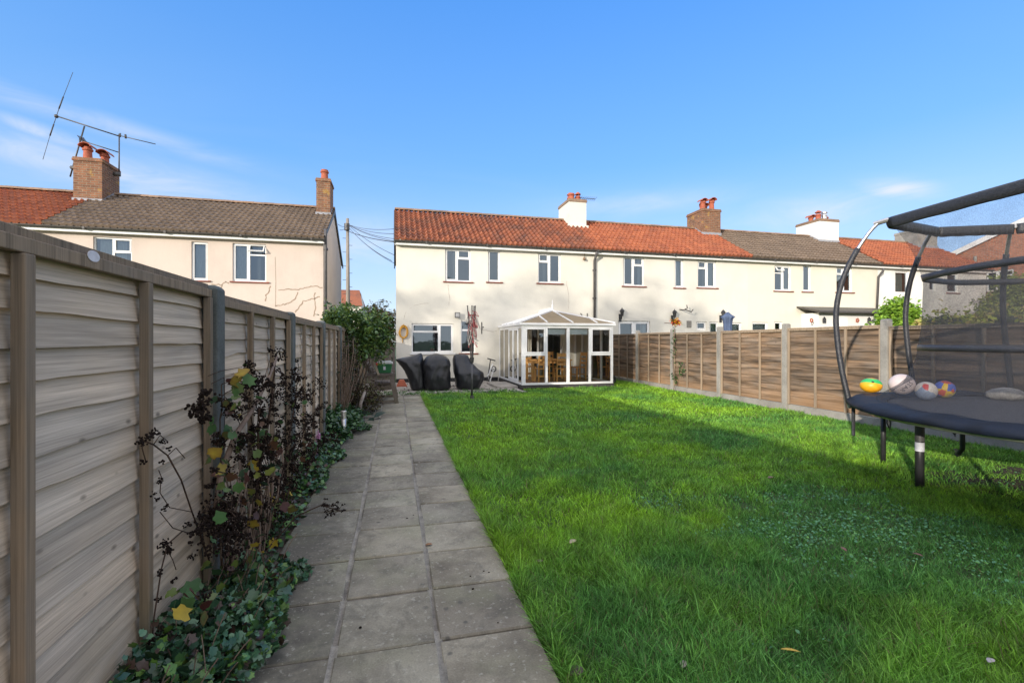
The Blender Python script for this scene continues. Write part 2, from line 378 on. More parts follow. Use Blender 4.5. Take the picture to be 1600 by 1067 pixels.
def render_mat(name, c, d, dirty=0.25, lowd=None):
    m, nt, p, out = base_mat(name); co = objco(nt)
    a = noise(nt, co, 0.8, 6, 0.6); f = noise(nt, co, 55, 4, 0.7); st = noise(nt, objco(nt, (5, 5, 0.5)), 1.5, 4)
    col = ramp(nt, a, [(0.3, d), (0.6, c)]).outputs[0]
    col = mixc(nt, math_n(nt, 'MULTIPLY', ramp(nt, st, [(0.5, 0), (0.75, 1)]).outputs[0], dirty), col, tuple(x*0.72 for x in d))
    col = mixc(nt, 0.25, col, ramp(nt, f, [(0.3, 0.75), (0.6, 1.05)]).outputs[0], 'MULTIPLY')
    lk(nt, col, p.inputs['Base Color']); p.inputs['Roughness'].default_value = 0.93; p.inputs['Specular IOR Level'].default_value = 0.15
    bump(nt, p, math_n(nt, 'ADD', f, math_n(nt, 'MULTIPLY', a, 2.0)), 0.35, 0.008)
    return m
M_rendC = render_mat('cream_render', (0.69, 0.655, 0.56), (0.63, 0.60, 0.51), 0.06)
M_rendC2 = render_mat('pale_cream_render', (0.67, 0.635, 0.55), (0.60, 0.57, 0.49), 0.06)
M_rendY = render_mat('buttery_render', (0.68, 0.64, 0.525), (0.62, 0.585, 0.475), 0.05)
M_rendW = render_mat('white_render', (0.74, 0.72, 0.66), (0.66, 0.645, 0.60), 0.12)
M_rendP = render_mat('pinkish_render', (0.60, 0.505, 0.425), (0.53, 0.445, 0.375), 0.08)
M_crack = simple('filler_line', (0.36, 0.28, 0.20), (0.25, 0.19, 0.14), 20, 0.95)

def tile_mat(name, cols, moss=0.3, dark=(0.05, 0.045, 0.04)):
    m, nt, p, out = base_mat(name); co = objco(nt)
    a = node(nt, 'ShaderNodeAttribute', attribute_name='rnd')
    c = ramp(nt, a.outputs['Fac'], [(i/(len(cols)-1), k) for i, k in enumerate(cols)]).outputs[0]
    n = noise(nt, co, 1.2, 6, 0.65); f = noise(nt, co, 14, 4, 0.65)
    c = mixc(nt, math_n(nt, 'MULTIPLY', ramp(nt, n, [(0.45, 0), (0.7, 1)]).outputs[0], moss), c, dark)
    c = mixc(nt, 0.6, c, ramp(nt, f, [(0.3, 0.5), (0.62, 1.12)]).outputs[0], 'MULTIPLY')
    lk(nt, c, p.inputs['Base Color']); p.inputs['Roughness'].default_value = 0.85; bump(nt, p, f, 0.4, 0.006)
    return m
M_tileR = tile_mat('red_clay_tiles', [(0.17, 0.055, 0.028), (0.25, 0.075, 0.033), (0.32, 0.105, 0.045), (0.20, 0.060, 0.028)], 0.6)
M_tileO = tile_mat('orange_clay_tiles', [(0.26, 0.078, 0.035), (0.32, 0.092, 0.037), (0.37, 0.115, 0.047), (0.28, 0.075, 0.032)], 0.25)
M_tileG = tile_mat('grey_brown_tiles', [(0.145, 0.102, 0.068), (0.175, 0.125, 0.085), (0.20, 0.145, 0.10), (0.155, 0.11, 0.076)], 0.3)
M_ridge = tile_mat('ridge_mortar_tiles', [(0.22, 0.14, 0.09), (0.30, 0.2, 0.13), (0.26, 0.15, 0.08)], 0.4)

def brick_mat(name, c1, c2, mortar, sc=1.0, lichen=0.0):
    m, nt, p, out = base_mat(name)
    g = nt.nodes.new('ShaderNodeNewGeometry'); sp = nt.nodes.new('ShaderNodeSeparateXYZ'); lk(nt, g.outputs['Position'], sp.inputs[0])
    cm = nt.nodes.new('ShaderNodeCombineXYZ'); lk(nt, math_n(nt, 'ADD', sp.outputs[0], sp.outputs[1]), cm.inputs[0]); lk(nt, sp.outputs[2], cm.inputs[1])
    b = nt.nodes.new('ShaderNodeTexBrick'); b.inputs['Scale'].default_value = 1.0; b.inputs['Brick Width'].default_value = 0.225*sc; b.inputs['Row Height'].default_value = 0.075*sc
    b.inputs['Mortar Size'].default_value = 0.010*sc; b.inputs['Mortar Smooth'].default_value = 0.2; b.inputs['Bias'].default_value = 0.0
    b.inputs['Color1'].default_value = (*c1, 1); b.inputs['Color2'].default_value = (*c2, 1); b.inputs['Mortar'].default_value = (*mortar, 1)
    lk(nt, cm.outputs[0], b.inputs['Vector'])
    n = noise(nt, g.outputs['Position'], 6, 5, 0.65)
    c = mixc(nt, 0.6, b.outputs[0], ramp(nt, n, [(0.3, 0.5), (0.65, 1.2)]).outputs[0], 'MULTIPLY')
    if lichen:
        c = mixc(nt, math_n(nt, 'MULTIPLY', ramp(nt, noise(nt, g.outputs['Position'], 3.3, 4), [(0.60, 0), (0.66, 1)]).outputs[0], lichen), c, (0.50, 0.30, 0.04))
    lk(nt, c, p.inputs['Base Color']); p.inputs['Roughness'].default_value = 0.9
    bump(nt, p, math_n(nt, 'SUBTRACT', 1.0, b.outputs[1]), 0.7, 0.01)
    return m
M_brickO = brick_mat('old_brown_brick', (0.27, 0.115, 0.055), (0.16, 0.07, 0.038), (0.24, 0.18, 0.12), 1.0, 0.35)
M_brickR = brick_mat('orange_red_brick', (0.46, 0.16, 0.075), (0.36, 0.12, 0.055), (0.36, 0.27, 0.2))
M_brickD = brick_mat('dark_plinth_brick', (0.06, 0.05, 0.045), (0.04, 0.035, 0.03), (0.08, 0.075, 0.07))

M_white = simple('white_upvc', (0.80, 0.79, 0.76), (0.72, 0.71, 0.68), 3, 0.35, spec=0.5)
M_sill = simple('red_brown_sill', (0.23, 0.055, 0.03), (0.16, 0.04, 0.024), 12, 0.6, 0.2)
M_gut = simple('grey_plastic_gutter', (0.075, 0.065, 0.055), (0.05, 0.045, 0.04), 8, 0.5)
M_pipe = simple('dark_grey_downpipe', (0.09, 0.085, 0.085), (0.06, 0.056, 0.055), 8, 0.45)
M_black = simple('black_metal', (0.018, 0.018, 0.019), (0.03, 0.03, 0.031), 8, 0.4)
M_pot = simple('terracotta_pot', (0.42, 0.115, 0.055), (0.30, 0.075, 0.04), 12, 0.8, 0.2)
M_lead = simple('lead_flashing', (0.32, 0.33, 0.35), (0.22, 0.225, 0.24), 7, 0.55)
M_alu = simple('aerial_metal', (0.10, 0.095, 0.09), (0.06, 0.055, 0.05), 30, 0.5, metal=0.4)
M_zinc = simple('galvanised_steel', (0.62, 0.60, 0.57), (0.45, 0.43, 0.40), 14, 0.35, metal=0.85)
M_curt = simple('net_curtain', (0.62, 0.62, 0.58), (0.45, 0.46, 0.43), 9, 0.9, stretch=(14, 14, 0.6))
M_green_curt = simple('pale_green_curtain', (0.42, 0.60, 0.50), (0.34, 0.50, 0.42), 3, 0.9, stretch=(8, 8, 0.4))
M_room = simple('room_plaster', (0.34, 0.31, 0.27), (0.27, 0.25, 0.22), 2, 0.9)
M_dark = simple('dark_room', (0.05, 0.048, 0.045), (0.03, 0.03, 0.03), 2, 0.9)
M_tarp = simple('black_plastic_cover', (0.010, 0.0105, 0.012), (0.017, 0.0175, 0.02), 7, 0.34, 0.7, spec=0.5, bscale=9)
M_pad = simple('navy_vinyl_pad', (0.008, 0.012, 0.023), (0.006, 0.008, 0.013), 6, 0.6, 0.5, spec=0.2, bscale=22)
M_matt = simple('black_jump_mat', (0.022, 0.022, 0.026), (0.05, 0.05, 0.055), 30, 0.75)
M_sleeve = simple('black_foam_sleeve', (0.015, 0.015, 0.017), (0.03, 0.03, 0.033), 40, 0.42, 0.6, spec=0.6, stretch=(1,1,2.5), bscale=60)
M_tape = simple('white_tape', (0.62, 0.62, 0.66), (0.5, 0.5, 0.53), 40, 0.5)
M_rope_r = simple('red_line', (0.42, 0.10, 0.09), (0.3, 0.07, 0.07), 30, 0.7)
M_rope_w = simple('white_line', (0.45, 0.42, 0.36), (0.34, 0.31, 0.27), 30, 0.7)
M_hose = simple('yellow_hose', (0.62, 0.32, 0.03), (0.5, 0.24, 0.02), 20, 0.5)
M_greenbox = simple('green_plastic', (0.03, 0.16, 0.06), (0.02, 0.12, 0.045), 6, 0.45)
M_redp = simple('red_plastic', (0.6, 0.02, 0.02), (0.5, 0.015, 0.015), 6, 0.4)
M_orange = simple('orange_plastic', (0.5, 0.13, 0.06), (0.4, 0.10, 0.05), 6, 0.6)
M_soil = simple('dark_soil', (0.035, 0.026, 0.018), (0.075, 0.055, 0.038), 9, 0.95, 0.9)
M_bark = simple('bark', (0.12, 0.09, 0.065), (0.06, 0.045, 0.03), 22, 0.9, 0.6, stretch=(1, 1, 0.3))
M_stem = simple('dead_stem', (0.035, 0.024, 0.018), (0.07, 0.045, 0.032), 25, 0.9, spec=0.1)
M_stem2 = simple('woody_stem', (0.20, 0.14, 0.10), (0.11, 0.075, 0.055), 25, 0.85)
M_berry = simple('dried_berry', (0.010, 0.007, 0.006), (0.020, 0.013, 0.010), 60, 0.85, spec=0.1)
M_pole = simple('weathered_pole', (0.30, 0.26, 0.21), (0.20, 0.17, 0.14), 6, 0.85, 0.3, stretch=(3, 3, 0.3))
M_rubber = simple('rubber', (0.03, 0.03, 0.032), (0.05, 0.05, 0.05), 12, 0.7)
M_blind = simple('pale_blind', (0.60, 0.68, 0.68), (0.5, 0.58, 0.58), 3, 0.9)
M_bluep = simple('blue_canvas', (0.085, 0.12, 0.20), (0.06, 0.085, 0.15), 5, 0.85)
M_stone = simple('grey_stone', (0.36, 0.34, 0.31), (0.22, 0.21, 0.19), 14, 0.9, 0.5)
M_wfloor = simple('terracotta_floor', (0.30, 0.16, 0.09), (0.22, 0.12, 0.07), 3, 0.5)

def glass_mat(name, refl, tint=(1,1,1), rough=0.02, gcol=(0.72, 0.88, 1.0)):
    m, nt, p, out = base_mat(name); nt.nodes.remove(p)
    t = nt.nodes.new('ShaderNodeBsdfTransparent'); t.inputs[0].default_value = (*tint, 1)
    g = nt.nodes.new('ShaderNodeBsdfGlossy'); g.inputs['Roughness'].default_value = rough; g.inputs['Color'].default_value = (*gcol, 1)
    lw = nt.nodes.new('ShaderNodeFresnel'); lw.inputs[0].default_value = 1.5
    b = nt.nodes.new('ShaderNodeBump'); b.inputs['Strength'].default_value = 0.05; b.inputs['Distance'].default_value = 0.02
    lk(nt, noise(nt, objco(nt), 2.5, 2), b.inputs['Height']); lk(nt, b.outputs[0], g.inputs['Normal'])
    mx = nt.nodes.new('ShaderNodeMixShader')
    lk(nt, math_n(nt, 'ADD', lw.outputs[0], refl, clamp=True), mx.inputs[0]); lk(nt, t.outputs[0], mx.inputs[1]); lk(nt, g.outputs[0], mx.inputs[2])
    lk(nt, mx.outputs[0], out.inputs[0]); return m
M_glass = glass_mat('window_glass', 0.10, (0.60, 0.66, 0.68))
M_cglass = glass_mat('conservatory_glass', 0.01, (0.98, 0.99, 0.98), gcol=(0.52, 0.50, 0.46))

def poly_mat():
    m, nt, p, out = base_mat('bronze_polycarbonate')
    p.inputs['Roughness'].default_value = 0.35
    n = noise(nt, objco(nt), 2, 3); lk(nt, ramp(nt, n, [(0.3, (0.42, 0.33, 0.20)), (0.7, (0.36, 0.28, 0.17))]).outputs[0], p.inputs['Base Color'])
    tr = nt.nodes.new('ShaderNodeBsdfTranslucent'); tr.inputs[0].default_value = (0.75, 0.6, 0.4, 1)
    mx = nt.nodes.new('ShaderNodeMixShader'); mx.inputs[0].default_value = 0.45
    lk(nt, p.outputs[0], mx.inputs[1]); lk(nt, tr.outputs[0], mx.inputs[2]); lk(nt, mx.outputs[0], out.inputs[0]); return m
M_poly = poly_mat()
def net_mat(name, dens, col=(0.012, 0.012, 0.014)):
    m, nt, p, out = base_mat(name)
    p.inputs['Base Color'].default_value = (*col, 1); p.inputs['Roughness'].default_value = 0.7
    t = nt.nodes.new('ShaderNodeBsdfTransparent'); mx = nt.nodes.new('ShaderNodeMixShader')
    n = noise(nt, objco(nt), 5, 4)
    f = noise(nt, objco(nt), 160, 2, 0.6)
    sz_ = nt.nodes.new('ShaderNodeSeparateXYZ'); lk(nt, objco(nt), sz_.inputs[0])
    weave = ramp(nt, math_n(nt, 'MULTIPLY', sz_.outputs[2], 0.4), [(0.30, dens+0.22), (0.78, dens+0.20), (0.80, dens)]).outputs[0]
    d = math_n(nt, 'ADD', math_n(nt, 'MULTIPLY', math_n(nt, 'SUBTRACT', f, 0.5), 0.9), math_n(nt, 'ADD', weave, math_n(nt, 'MULTIPLY', math_n(nt, 'SUBTRACT', n, 0.5), 0.3)), clamp=True)
    lk(nt, d, mx.inputs[0]); lk(nt, t.outputs[0], mx.inputs[1]); lk(nt, p.outputs[0], mx.inputs[2]); lk(nt, mx.outputs[0], out.inputs[0]); return m
M_net = net_mat('black_safety_net', 0.27, (0.03, 0.03, 0.033))

def foliage_mat(name, trans=0.25, rough=0.55, spec=0.35):
    m, nt, p, out = base_mat(name)
    a = node(nt, 'ShaderNodeAttribute', attribute_name='Col')
    n = noise(nt, objco(nt), 30, 3)
    c = mixc(nt, 0.5, a.outputs['Color'], ramp(nt, n, [(0.3, 0.65), (0.65, 1.15)]).outputs[0], 'MULTIPLY')
    lk(nt, c, p.inputs['Base Color']); p.inputs['Roughness'].default_value = rough; p.inputs['Specular IOR Level'].default_value = spec
    tr = nt.nodes.new('ShaderNodeBsdfTranslucent'); lk(nt, c, tr.inputs[0])
    mx = nt.nodes.new('ShaderNodeMixShader'); mx.inputs[0].default_value = trans
    lk(nt, p.outputs[0], mx.inputs[1]); lk(nt, tr.outputs[0], mx.inputs[2]); lk(nt, mx.outputs[0], out.inputs[0]); return m
M_leaf = foliage_mat('leaves')
M_grass = foliage_mat('grass_blades', 0.3, 0.5, 0.3)
M_gloss = foliage_mat('glossy_leaves', 0.15, 0.38, 0.5)

# ------------------------------------------------------------------ foliage generators
def leaves(name, P, size, cols, mat, parent=None, aspect=0.45, up=0.5, n=6, szvar=0.4, fold=0.25, dirs=None):
    """P (k,3) leaf positions; each leaf a folded 6-vertex blade shape"""
    k = len(P)
    nrm = rs.normal(size=(k, 3)); nrm /= np.linalg.norm(nrm, axis=1)[:, None]
    nrm[:, 2] = np.abs(nrm[:, 2])*0.6+up; nrm /= np.linalg.norm(nrm, axis=1)[:, None]
    if dirs is None: dirs = rs.normal(size=(k, 3))
    d = dirs-(dirs*nrm).sum(1)[:, None]*nrm; d /= np.linalg.norm(d, axis=1)[:, None]+1e-9
    s = np.cross(nrm, d)
    sz = size*(1+szvar*(rs.rand(k)*2-1))
    L = sz[:, None]; W = L*aspect
    v0 = P; v1 = P+d*L*0.30+s*W*0.5+nrm*L*fold*0.3; v2 = P+d*L*0.68+s*W*0.42+nrm*L*fold*0.2
    v3 = P+d*L-nrm*L*0.12; v4 = P+d*L*0.68-s*W*0.42+nrm*L*fold*0.2; v5 = P+d*L*0.30-s*W*0.5+nrm*L*fold*0.3
    vm = P+d*L*0.5
    V = np.stack([v0, v1, v2, v3, v4, v5, vm], 1).reshape(-1, 3)
    b = (np.arange(k)*7)[:, None]
    F = np.concatenate([b+np.array([[0, 1, 2, 6]]), b+np.array([[6, 2, 3, 4]]), b+np.array([[0, 6, 4, 5]])], 0)
    cols = np.asarray(cols, float); ci = rs.randint(0, len(cols), k); c = cols[ci]*(0.8+0.4*rs.rand(k))[:, None]
    return npmesh(name, V, F, mat, parent, np.repeat(c, 7, 0))
def lobed(name, P, size, cols, mat, parent=None, lobes=5, depth=0.11, up=0.4, szvar=0.4, wide=0.95, cup=0.18, edge=None):
    k = len(P); nrm = rs.normal(size=(k, 3)); nrm[:, 2] = np.abs(nrm[:, 2])*0.6+up; nrm /= np.linalg.norm(nrm, axis=1)[:, None]
    d = rs.normal(size=(k, 3)); d -= (d*nrm).sum(1)[:, None]*nrm; d /= np.linalg.norm(d, axis=1)[:, None]; s_ = np.cross(nrm, d)
    L = (size*(1+szvar*(rs.rand(k)*2-1)))[:, None]; m_ = 15; vs = [P]
    for j in range(m_):
        th = 2*PI*j/m_; r_ = 0.5*(1+depth*math.cos(lobes*th))*(1+0.10*((j % 2)*2-1))*(1+0.25*math.cos(th))*(0.72 if abs(th-PI) < 0.3 else 1)
        wob = (1+0.12*rs.normal(size=(k, 1)))
        vs.append(P+d*L*r_*math.cos(th)*wob+s_*L*r_*math.sin(th)*wide*wob+nrm*L*(cup*abs(math.sin(th))*r_-0.10*max(0, math.cos(th))*r_))
    V = np.stack(vs, 1).reshape(-1, 3); b_ = (np.arange(k)*(m_+1))[:, None]
    F = np.concatenate([b_+np.array([[0, 1+j, 1+(j+1) % m_]]) for j in range(m_)], 0)
    cols = np.asarray(cols, float); c = cols[rs.randint(0, len(cols), k)]*(0.75+0.5*rs.rand(k))[:, None]
    cc = np.repeat(c[:, None, :], m_+1, 1)
    if edge is not None:
        pick = rs.rand(k) < 0.4; cc[pick, 1:] = cc[pick, 1:]*0.4+np.array(edge)*0.6
    return npmesh(name, V, F, mat, parent, cc.reshape(-1, 3))
def blob_points(c, r, k, shell=0.55, seed=0, lump=0.3):
    d = rs.normal(size=(k, 3)); d /= np.linalg.norm(d, axis=1)[:, None]
    az = np.arctan2(d[:, 1], d[:, 0])
    lm = 1-lump+2*lump*vnoise(az*1.7+seed*5.1+10, d[:, 2]*2.6+seed, seed)
    rad = (shell+(1-shell)*rs.rand(k))**0.7*lm
    return np.array(c)+d*rad[:, None]*np.array(r)
def clumps(c, r, nc, per, cr, seed=0, lump=0.3):
    cc = blob_points(c, r, nc, 0.35, seed, lump)
    P = np.repeat(cc, per, 0); return P+rs.normal(size=P.shape)*cr

# ================================================================== SETTING
def ground_z(x, y):
    x = np.asarray(x, float); y = np.asarray(y, float)
    z = (fbm(x*1.1, y*1.1, 3, 3)-0.45)*0.07+(fbm(x*4, y*4, 9, 2)-0.37)*0.02
    inside = (x > 0.66) & (x < 7.3) & (y > -4) & (y < 12.6)
    edge = np.clip((x-0.66)/0.5, 0, 1)*np.clip((12.6-y)/0.8, 0, 1)*np.clip((7.35-x)/0.3, 0, 1)
    return np.where(inside, z*edge, 0.0)
def soil_mask(x, y): return np.clip(1.25-np.hypot((x-5.75)/1.25, (y-3.05)/0.55)-0.5*(fbm(x*3, y*3, 31, 3)-0.45)*2, 0, 1)
def clover_mask(x, y):
    a = 1.15-np.hypot((x-3.35+0.35*(y-2.7))/1.15, (y-2.7)/1.05)
    b = 1.1-np.hypot((x-3.9)/1.3, (y-2.0)/0.45)
    c = 0.5-np.hypot((x-1.9)/0.7, (y-1.65)/0.35)
    return np.clip(np.maximum(np.maximum(a, b), c)*1.6+(fbm(x*2.5, y*2.5, 77, 3)-0.47)*2.4, 0, 1)

m, nt, p, out = base_mat('lawn_earth'); co = objco(nt)
c = ramp(nt, noise(nt, co, 3, 5, 0.65), [(0.35, (0.025, 0.045, 0.012)), (0.6, (0.045, 0.085, 0.018)), (0.75, (0.06, 0.06, 0.025))]).outputs[0]
lk(nt, c, p.inputs['Base Color']); p.inputs['Roughness'].default_value = 0.95; bump(nt, p, noise(nt, co, 60, 4), 0.8, 0.02); M_lawnbase = m
# ground sheet, big, with the lawn relief in its middle
b = MB(); R = 900
for (x0, x1, y0, y1) in ((-R, R, 13.2, R), (-R, R, -R, -5), (-R, -1.5, -5, 13.2), (7.6, R, -5, 13.2)):
    b.add([(x0, y0, 0), (x1, y0, 0), (x1, y1, 0), (x0, y1, 0)], [(0, 1, 2, 3)])
nx, ny = 130, 240
gx = np.linspace(-1.5, 7.6, nx); gy = np.linspace(-5, 13.2, ny)
GX, GY = np.meshgrid(gx, gy); GZ = ground_z(GX, GY)-0.004*0
base = len(b.v); b.v.extend(zip(GX.ravel().tolist(), GY.ravel().tolist(), GZ.ravel().tolist()))
for j in range(ny-1):
    for i in range(nx-1):
        q = base+j*nx+i; b.f.append((q, q+1, q+nx+1, q+nx)); b.r.append(0.5); b.m.append(0)
tag(b.build('ground', M_lawnbase, smooth=True), 'dark earth ground under the lawn and gardens', 'ground', kind='structure')

# lawn blades -------------------------------------------------------
def blades(k, x0, x1, y0, y1, h, w, seed):
    x = x0+(x1-x0)*rs.rand(k); y = y0+(y1-y0)*rs.rand(k)
    az = np.arctan2(x, y); ok = (az < math.radians(68))
    ok &= ~((x < 3.45) & (y > 12.15+0.2*np.sin(x*5))) & ~((x > 3.35) & (x < 6.35) & (y > 12.68))
    ok &= (x > (0.640 if seed != 9 else 0.632)+0.075*(vnoise(x*0, y*4, 5)-0.45)*(seed != 9)+0.03*(vnoise(x*0, y*17, 6)-.5))
    so = soil_mask(x, y); ok &= rs.rand(k) > so*0.93
    cm = clover_mask(x, y); ok &= rs.rand(k) > cm*0.45
    cl = fbm(x*5, y*5, 41, 3); ok &= rs.rand(k) < np.clip(0.25+cl*1.8, 0, 1)
    x, y, cl, cm = x[ok], y[ok], cl[ok], cm[ok]; k = len(x)
    big = fbm(x*1.3, y*1.3, 55, 3)
    hh = h*(0.45+1.0*rs.rand(k))*(0.55+1.1*cl)*(0.75+0.5*big)*(1-0.35*cm)
    hh *= np.where(rs.rand(k) < 0.03, 1.6, 1.0)
    flow = 2*PI*fbm(x*3.5, y*3.5, 66, 2)*3
    th = flow+rs.normal(size=k)*1.7; lean = hh*(0.15+0.85*rs.rand(k))
    dx, dy = np.cos(th), np.sin(th); ph = rs.rand(k)*2*PI; sx, sy = np.cos(ph), np.sin(ph)
    ww = w*(0.6+0.8*rs.rand(k)); z = ground_z(x, y)-0.004
    def pt(t, wd, side):
        return np.stack([x+dx*lean*t*t+sx*ww*wd*side, y+dy*lean*t*t+sy*ww*wd*side, z+hh*t*(1-0.25*t*(lean/hh))], 1)
    V = np.stack([pt(0, .5, -1), pt(0, .5, 1), pt(.4, .5, 1), pt(.4, .5, -1), pt(.75, .35, 1), pt(.75, .35, -1), pt(1, .04, 1), pt(1, .04, -1)], 1).reshape(-1, 3)
    b0 = (np.arange(k)*8)[:, None]
    F = np.concatenate([b0+np.array([[0, 1, 2, 3]]), b0+np.array([[3, 2, 4, 5]]), b0+np.array([[5, 4, 6, 7]])], 0)
    # hue: yellow-green tufts, blue-green patches, some straw
    t = np.clip(fbm(x*0.9+3, y*0.9, 21, 3)*1.9-0.34+0.9*(fbm(x*4, y*4, 23, 3)-0.45)+0.3*(rs.rand(k)-0.5)-0.45*cm-0.22*np.clip((2.6-y)/2.0, 0, 1)*(x > 1.3), 0, 1)[:, None]
    cA = np.array([0.115, 0.300, 0.062]); cB = np.array([0.28, 0.50, 0.034]); c = cA*(1-t)+cB*t
    c *= (0.45+1.05*rs.rand(k)**1.3)[:, None]*(0.8+0.5*vnoise(x*9, y*9, 91))[:, None]
    st = rs.rand(k) < 0.035; c[st] = np.array([0.23, 0.20, 0.09])*(0.6+0.6*rs.rand(st.sum()))[:, None]
    cc = np.repeat(c[:, None, :], 8, 1) 
    return V, F, cc.reshape(-1, 3)
parts = [blades(230000, 0.6, 4.6, 0.5, 3.2, 0.058, 0.0034, 1), blades(150000, 0.6, 7.3, 3.2, 6.5, 0.055, 0.006, 2),
         blades(110000, 0.6, 7.32, 6.5, 12.7, 0.055, 0.011, 3), blades(90000, 4.6, 7.3, 1.5, 3.2, 0.055, 0.0045, 6), blades(16000, 6.35, 7.32, 12.6, 15.2, 0.07, 0.012, 4)]
parts.append(blades(26000, 0.62, 0.70, 0.9, 12.0, 0.085, 0.004, 9))
Vs, Fs, Cs = [], [], []; off = 0
for V, F, c in parts: Vs.append(V); Fs.append(F+off); Cs.append(c); off += len(V)
tag(npmesh('lawn_grass', np.concatenate(Vs), np.concatenate(Fs), M_grass, None, np.concatenate(Cs)), 'lush green lawn grass between the path and the right hand fence', 'grass', kind='stuff')
# clover / creeping weeds in the lawn
k = 70000; x = 0.9+5.2*rs.rand(k); y = 0.9+4.0*rs.rand(k); cm = clover_mask(x, y); so = soil_mask(x, y)
ok = rs.rand(k) < np.maximum(cm*0.75, so*0.10)*np.clip(2.6*fbm(x*5, y*5, 88, 3)-0.6, 0.02, 1.3); x, y = x[ok], y[ok]
P = np.stack([x, y, ground_z(x, y)+0.008+0.028*rs.rand(len(x))], 1)
tag(leaves('clover_patch', P, 0.0165, [(0.11, 0.28, 0.13), (0.14, 0.34, 0.16), (0.08, 0.21, 0.09), (0.15, 0.35, 0.09)], M_leaf, aspect=0.9, up=1.0), 'low bluish green clover patches spreading through the lawn', 'clover', kind='stuff')
# soil patch under the trampoline and planting-bed soil
gxs = np.linspace(4.4, 7.25, 60); gys = np.linspace(2.2, 3.9, 40); b = MB(); GX, GY = np.meshgrid(gxs, gys)
Z = ground_z(GX, GY)+np.where(soil_mask(GX, GY) > 0.12, 0.012+0.05*(fbm(GX*7, GY*7, 12, 3)-0.35), -0.03)
b.v = list(zip(GX.ravel().tolist(), GY.ravel().tolist(), Z.ravel().tolist()))
for j in range(39):
    for i in range(59): q = j*60+i; b.f.append((q, q+1, q+61, q+60)); b.r.append(.5); b.m.append(0)
tag(b.build('soil', M_soil, smooth=True), 'bare dark soil patch under the trampoline', 'soil', kind='structure')
b = MB(); gxs = np.linspace(-1.0, -0.60, 8); gys = np.linspace(-2, 12.0, 220); GX, GY = np.meshgrid(gxs, gys)
Z = 0.02+0.05*fbm(GX*6, GY*6, 14, 3)-0.05*(GX+1.0)/0.4
b.v = list(zip(GX.ravel().tolist(), GY.ravel().tolist(), Z.ravel().tolist()))
for j in range(219):
    for i in range(7): q = j*8+i; b.f.append((q, q+1, q+9, q+8)); b.r.append(.5); b.m.append(0)
tag(b.build('bed_soil', M_soil, smooth=True), 'narrow strip of dark soil between fence and path', 'soil', kind='structure')

b = MB(); gxs = np.linspace(0.60, 0.73, 8); gys = np.linspace(-2, 12.0, 700); GX, GY = np.meshgrid(gxs, gys)
Z = -0.012+0.030*fbm(GX*22, GY*22, 15, 3)-0.10*(GX-0.665)**2/0.004*0.2
b.v = list(zip(GX.ravel().tolist(), GY.ravel().tolist(), Z.ravel().tolist()))
for j in range(699):
    for i in range(7): q = j*8+i; b.f.append((q, q+1, q+9, q+8)); b.r.append(.5); b.m.append(0)
tag(b.build('edge_soil', M_soil, smooth=True), 'crumbly strip of dark soil where the lawn meets the path', 'soil', kind='structure')
# path of square slabs ---------------------------------------------
b = MB(); b.box(-0.705, 0.622, -2.4, 11.93, -0.05, 0.012, m=1)
cols3 = [(-0.70, -0.266), (-0.247, 0.176), (0.194, 0.628)]
for j in range(-10, 22):
    y0 = 2.107+0.45*j
    for i, (xa, xb) in enumerate(cols3):
        e = 0.008; ya = y0+e; yb = y0+0.45-e; t = 0.02+random.uniform(0, 0.006)
        dz = [random.uniform(-0.003, 0.003) for _ in range(4)]
        xa2 = xa+random.uniform(-.003, .003); xb2 = xb+random.uniform(-.003, .003)
        c = 0.006
        vs = [(xa2, ya, -0.02), (xb2, ya, -0.02), (xb2, yb, -0.02), (xa2, yb, -0.02),
              (xa2, ya, t-c), (xb2, ya, t-c), (xb2, yb, t-c), (xa2, yb, t-c),
              (xa2+c, ya+c, t+dz[0]), (xb2-c, ya+c, t+dz[1]), (xb2-c, yb-c, t+dz[2]), (xa2+c, yb-c, t+dz[3])]
        b.add(vs, [(0,1,5,4),(1,2,6,5),(2,3,7,6),(3,0,4,7),(4,5,9,8),(5,6,10,9),(6,7,11,10),(7,4,8,11),(8,9,10,11)])
for xc in (-0.2565, 0.185):
    ys3 = np.linspace(-2.4, 11.9, 420); vs = []
    for y_ in ys3:
        w1_ = 0.011+0.010*float(vnoise(y_*5, 1, 3)); w2_ = 0.011+0.010*float(vnoise(y_*5, 9, 4)); z_ = 0.0215+0.005*float(vnoise(y_*9, 5, 6))-0.010*(float(vnoise(y_*3, 2, 8)) > 0.62)
        vs += [(xc-w1_, y_, z_), (xc-0.003, y_, z_-0.004), (xc+0.003, y_, z_-0.004), (xc+w2_, y_, z_)]
    b.add(vs, [(4*i+a, 4*i+a+1, 4*i+a+5, 4*i+a+4) for i in range(419) for a in (0, 1, 2)], 0.5, 2)
tag(b.build('path', [M_slab, M_mortar, concrete('pale_pointing', (0.27, 0.245, 0.20), (0.13, 0.12, 0.10), 9)]), 'long path of square concrete slabs leading to the house', 'path', kind='structure')
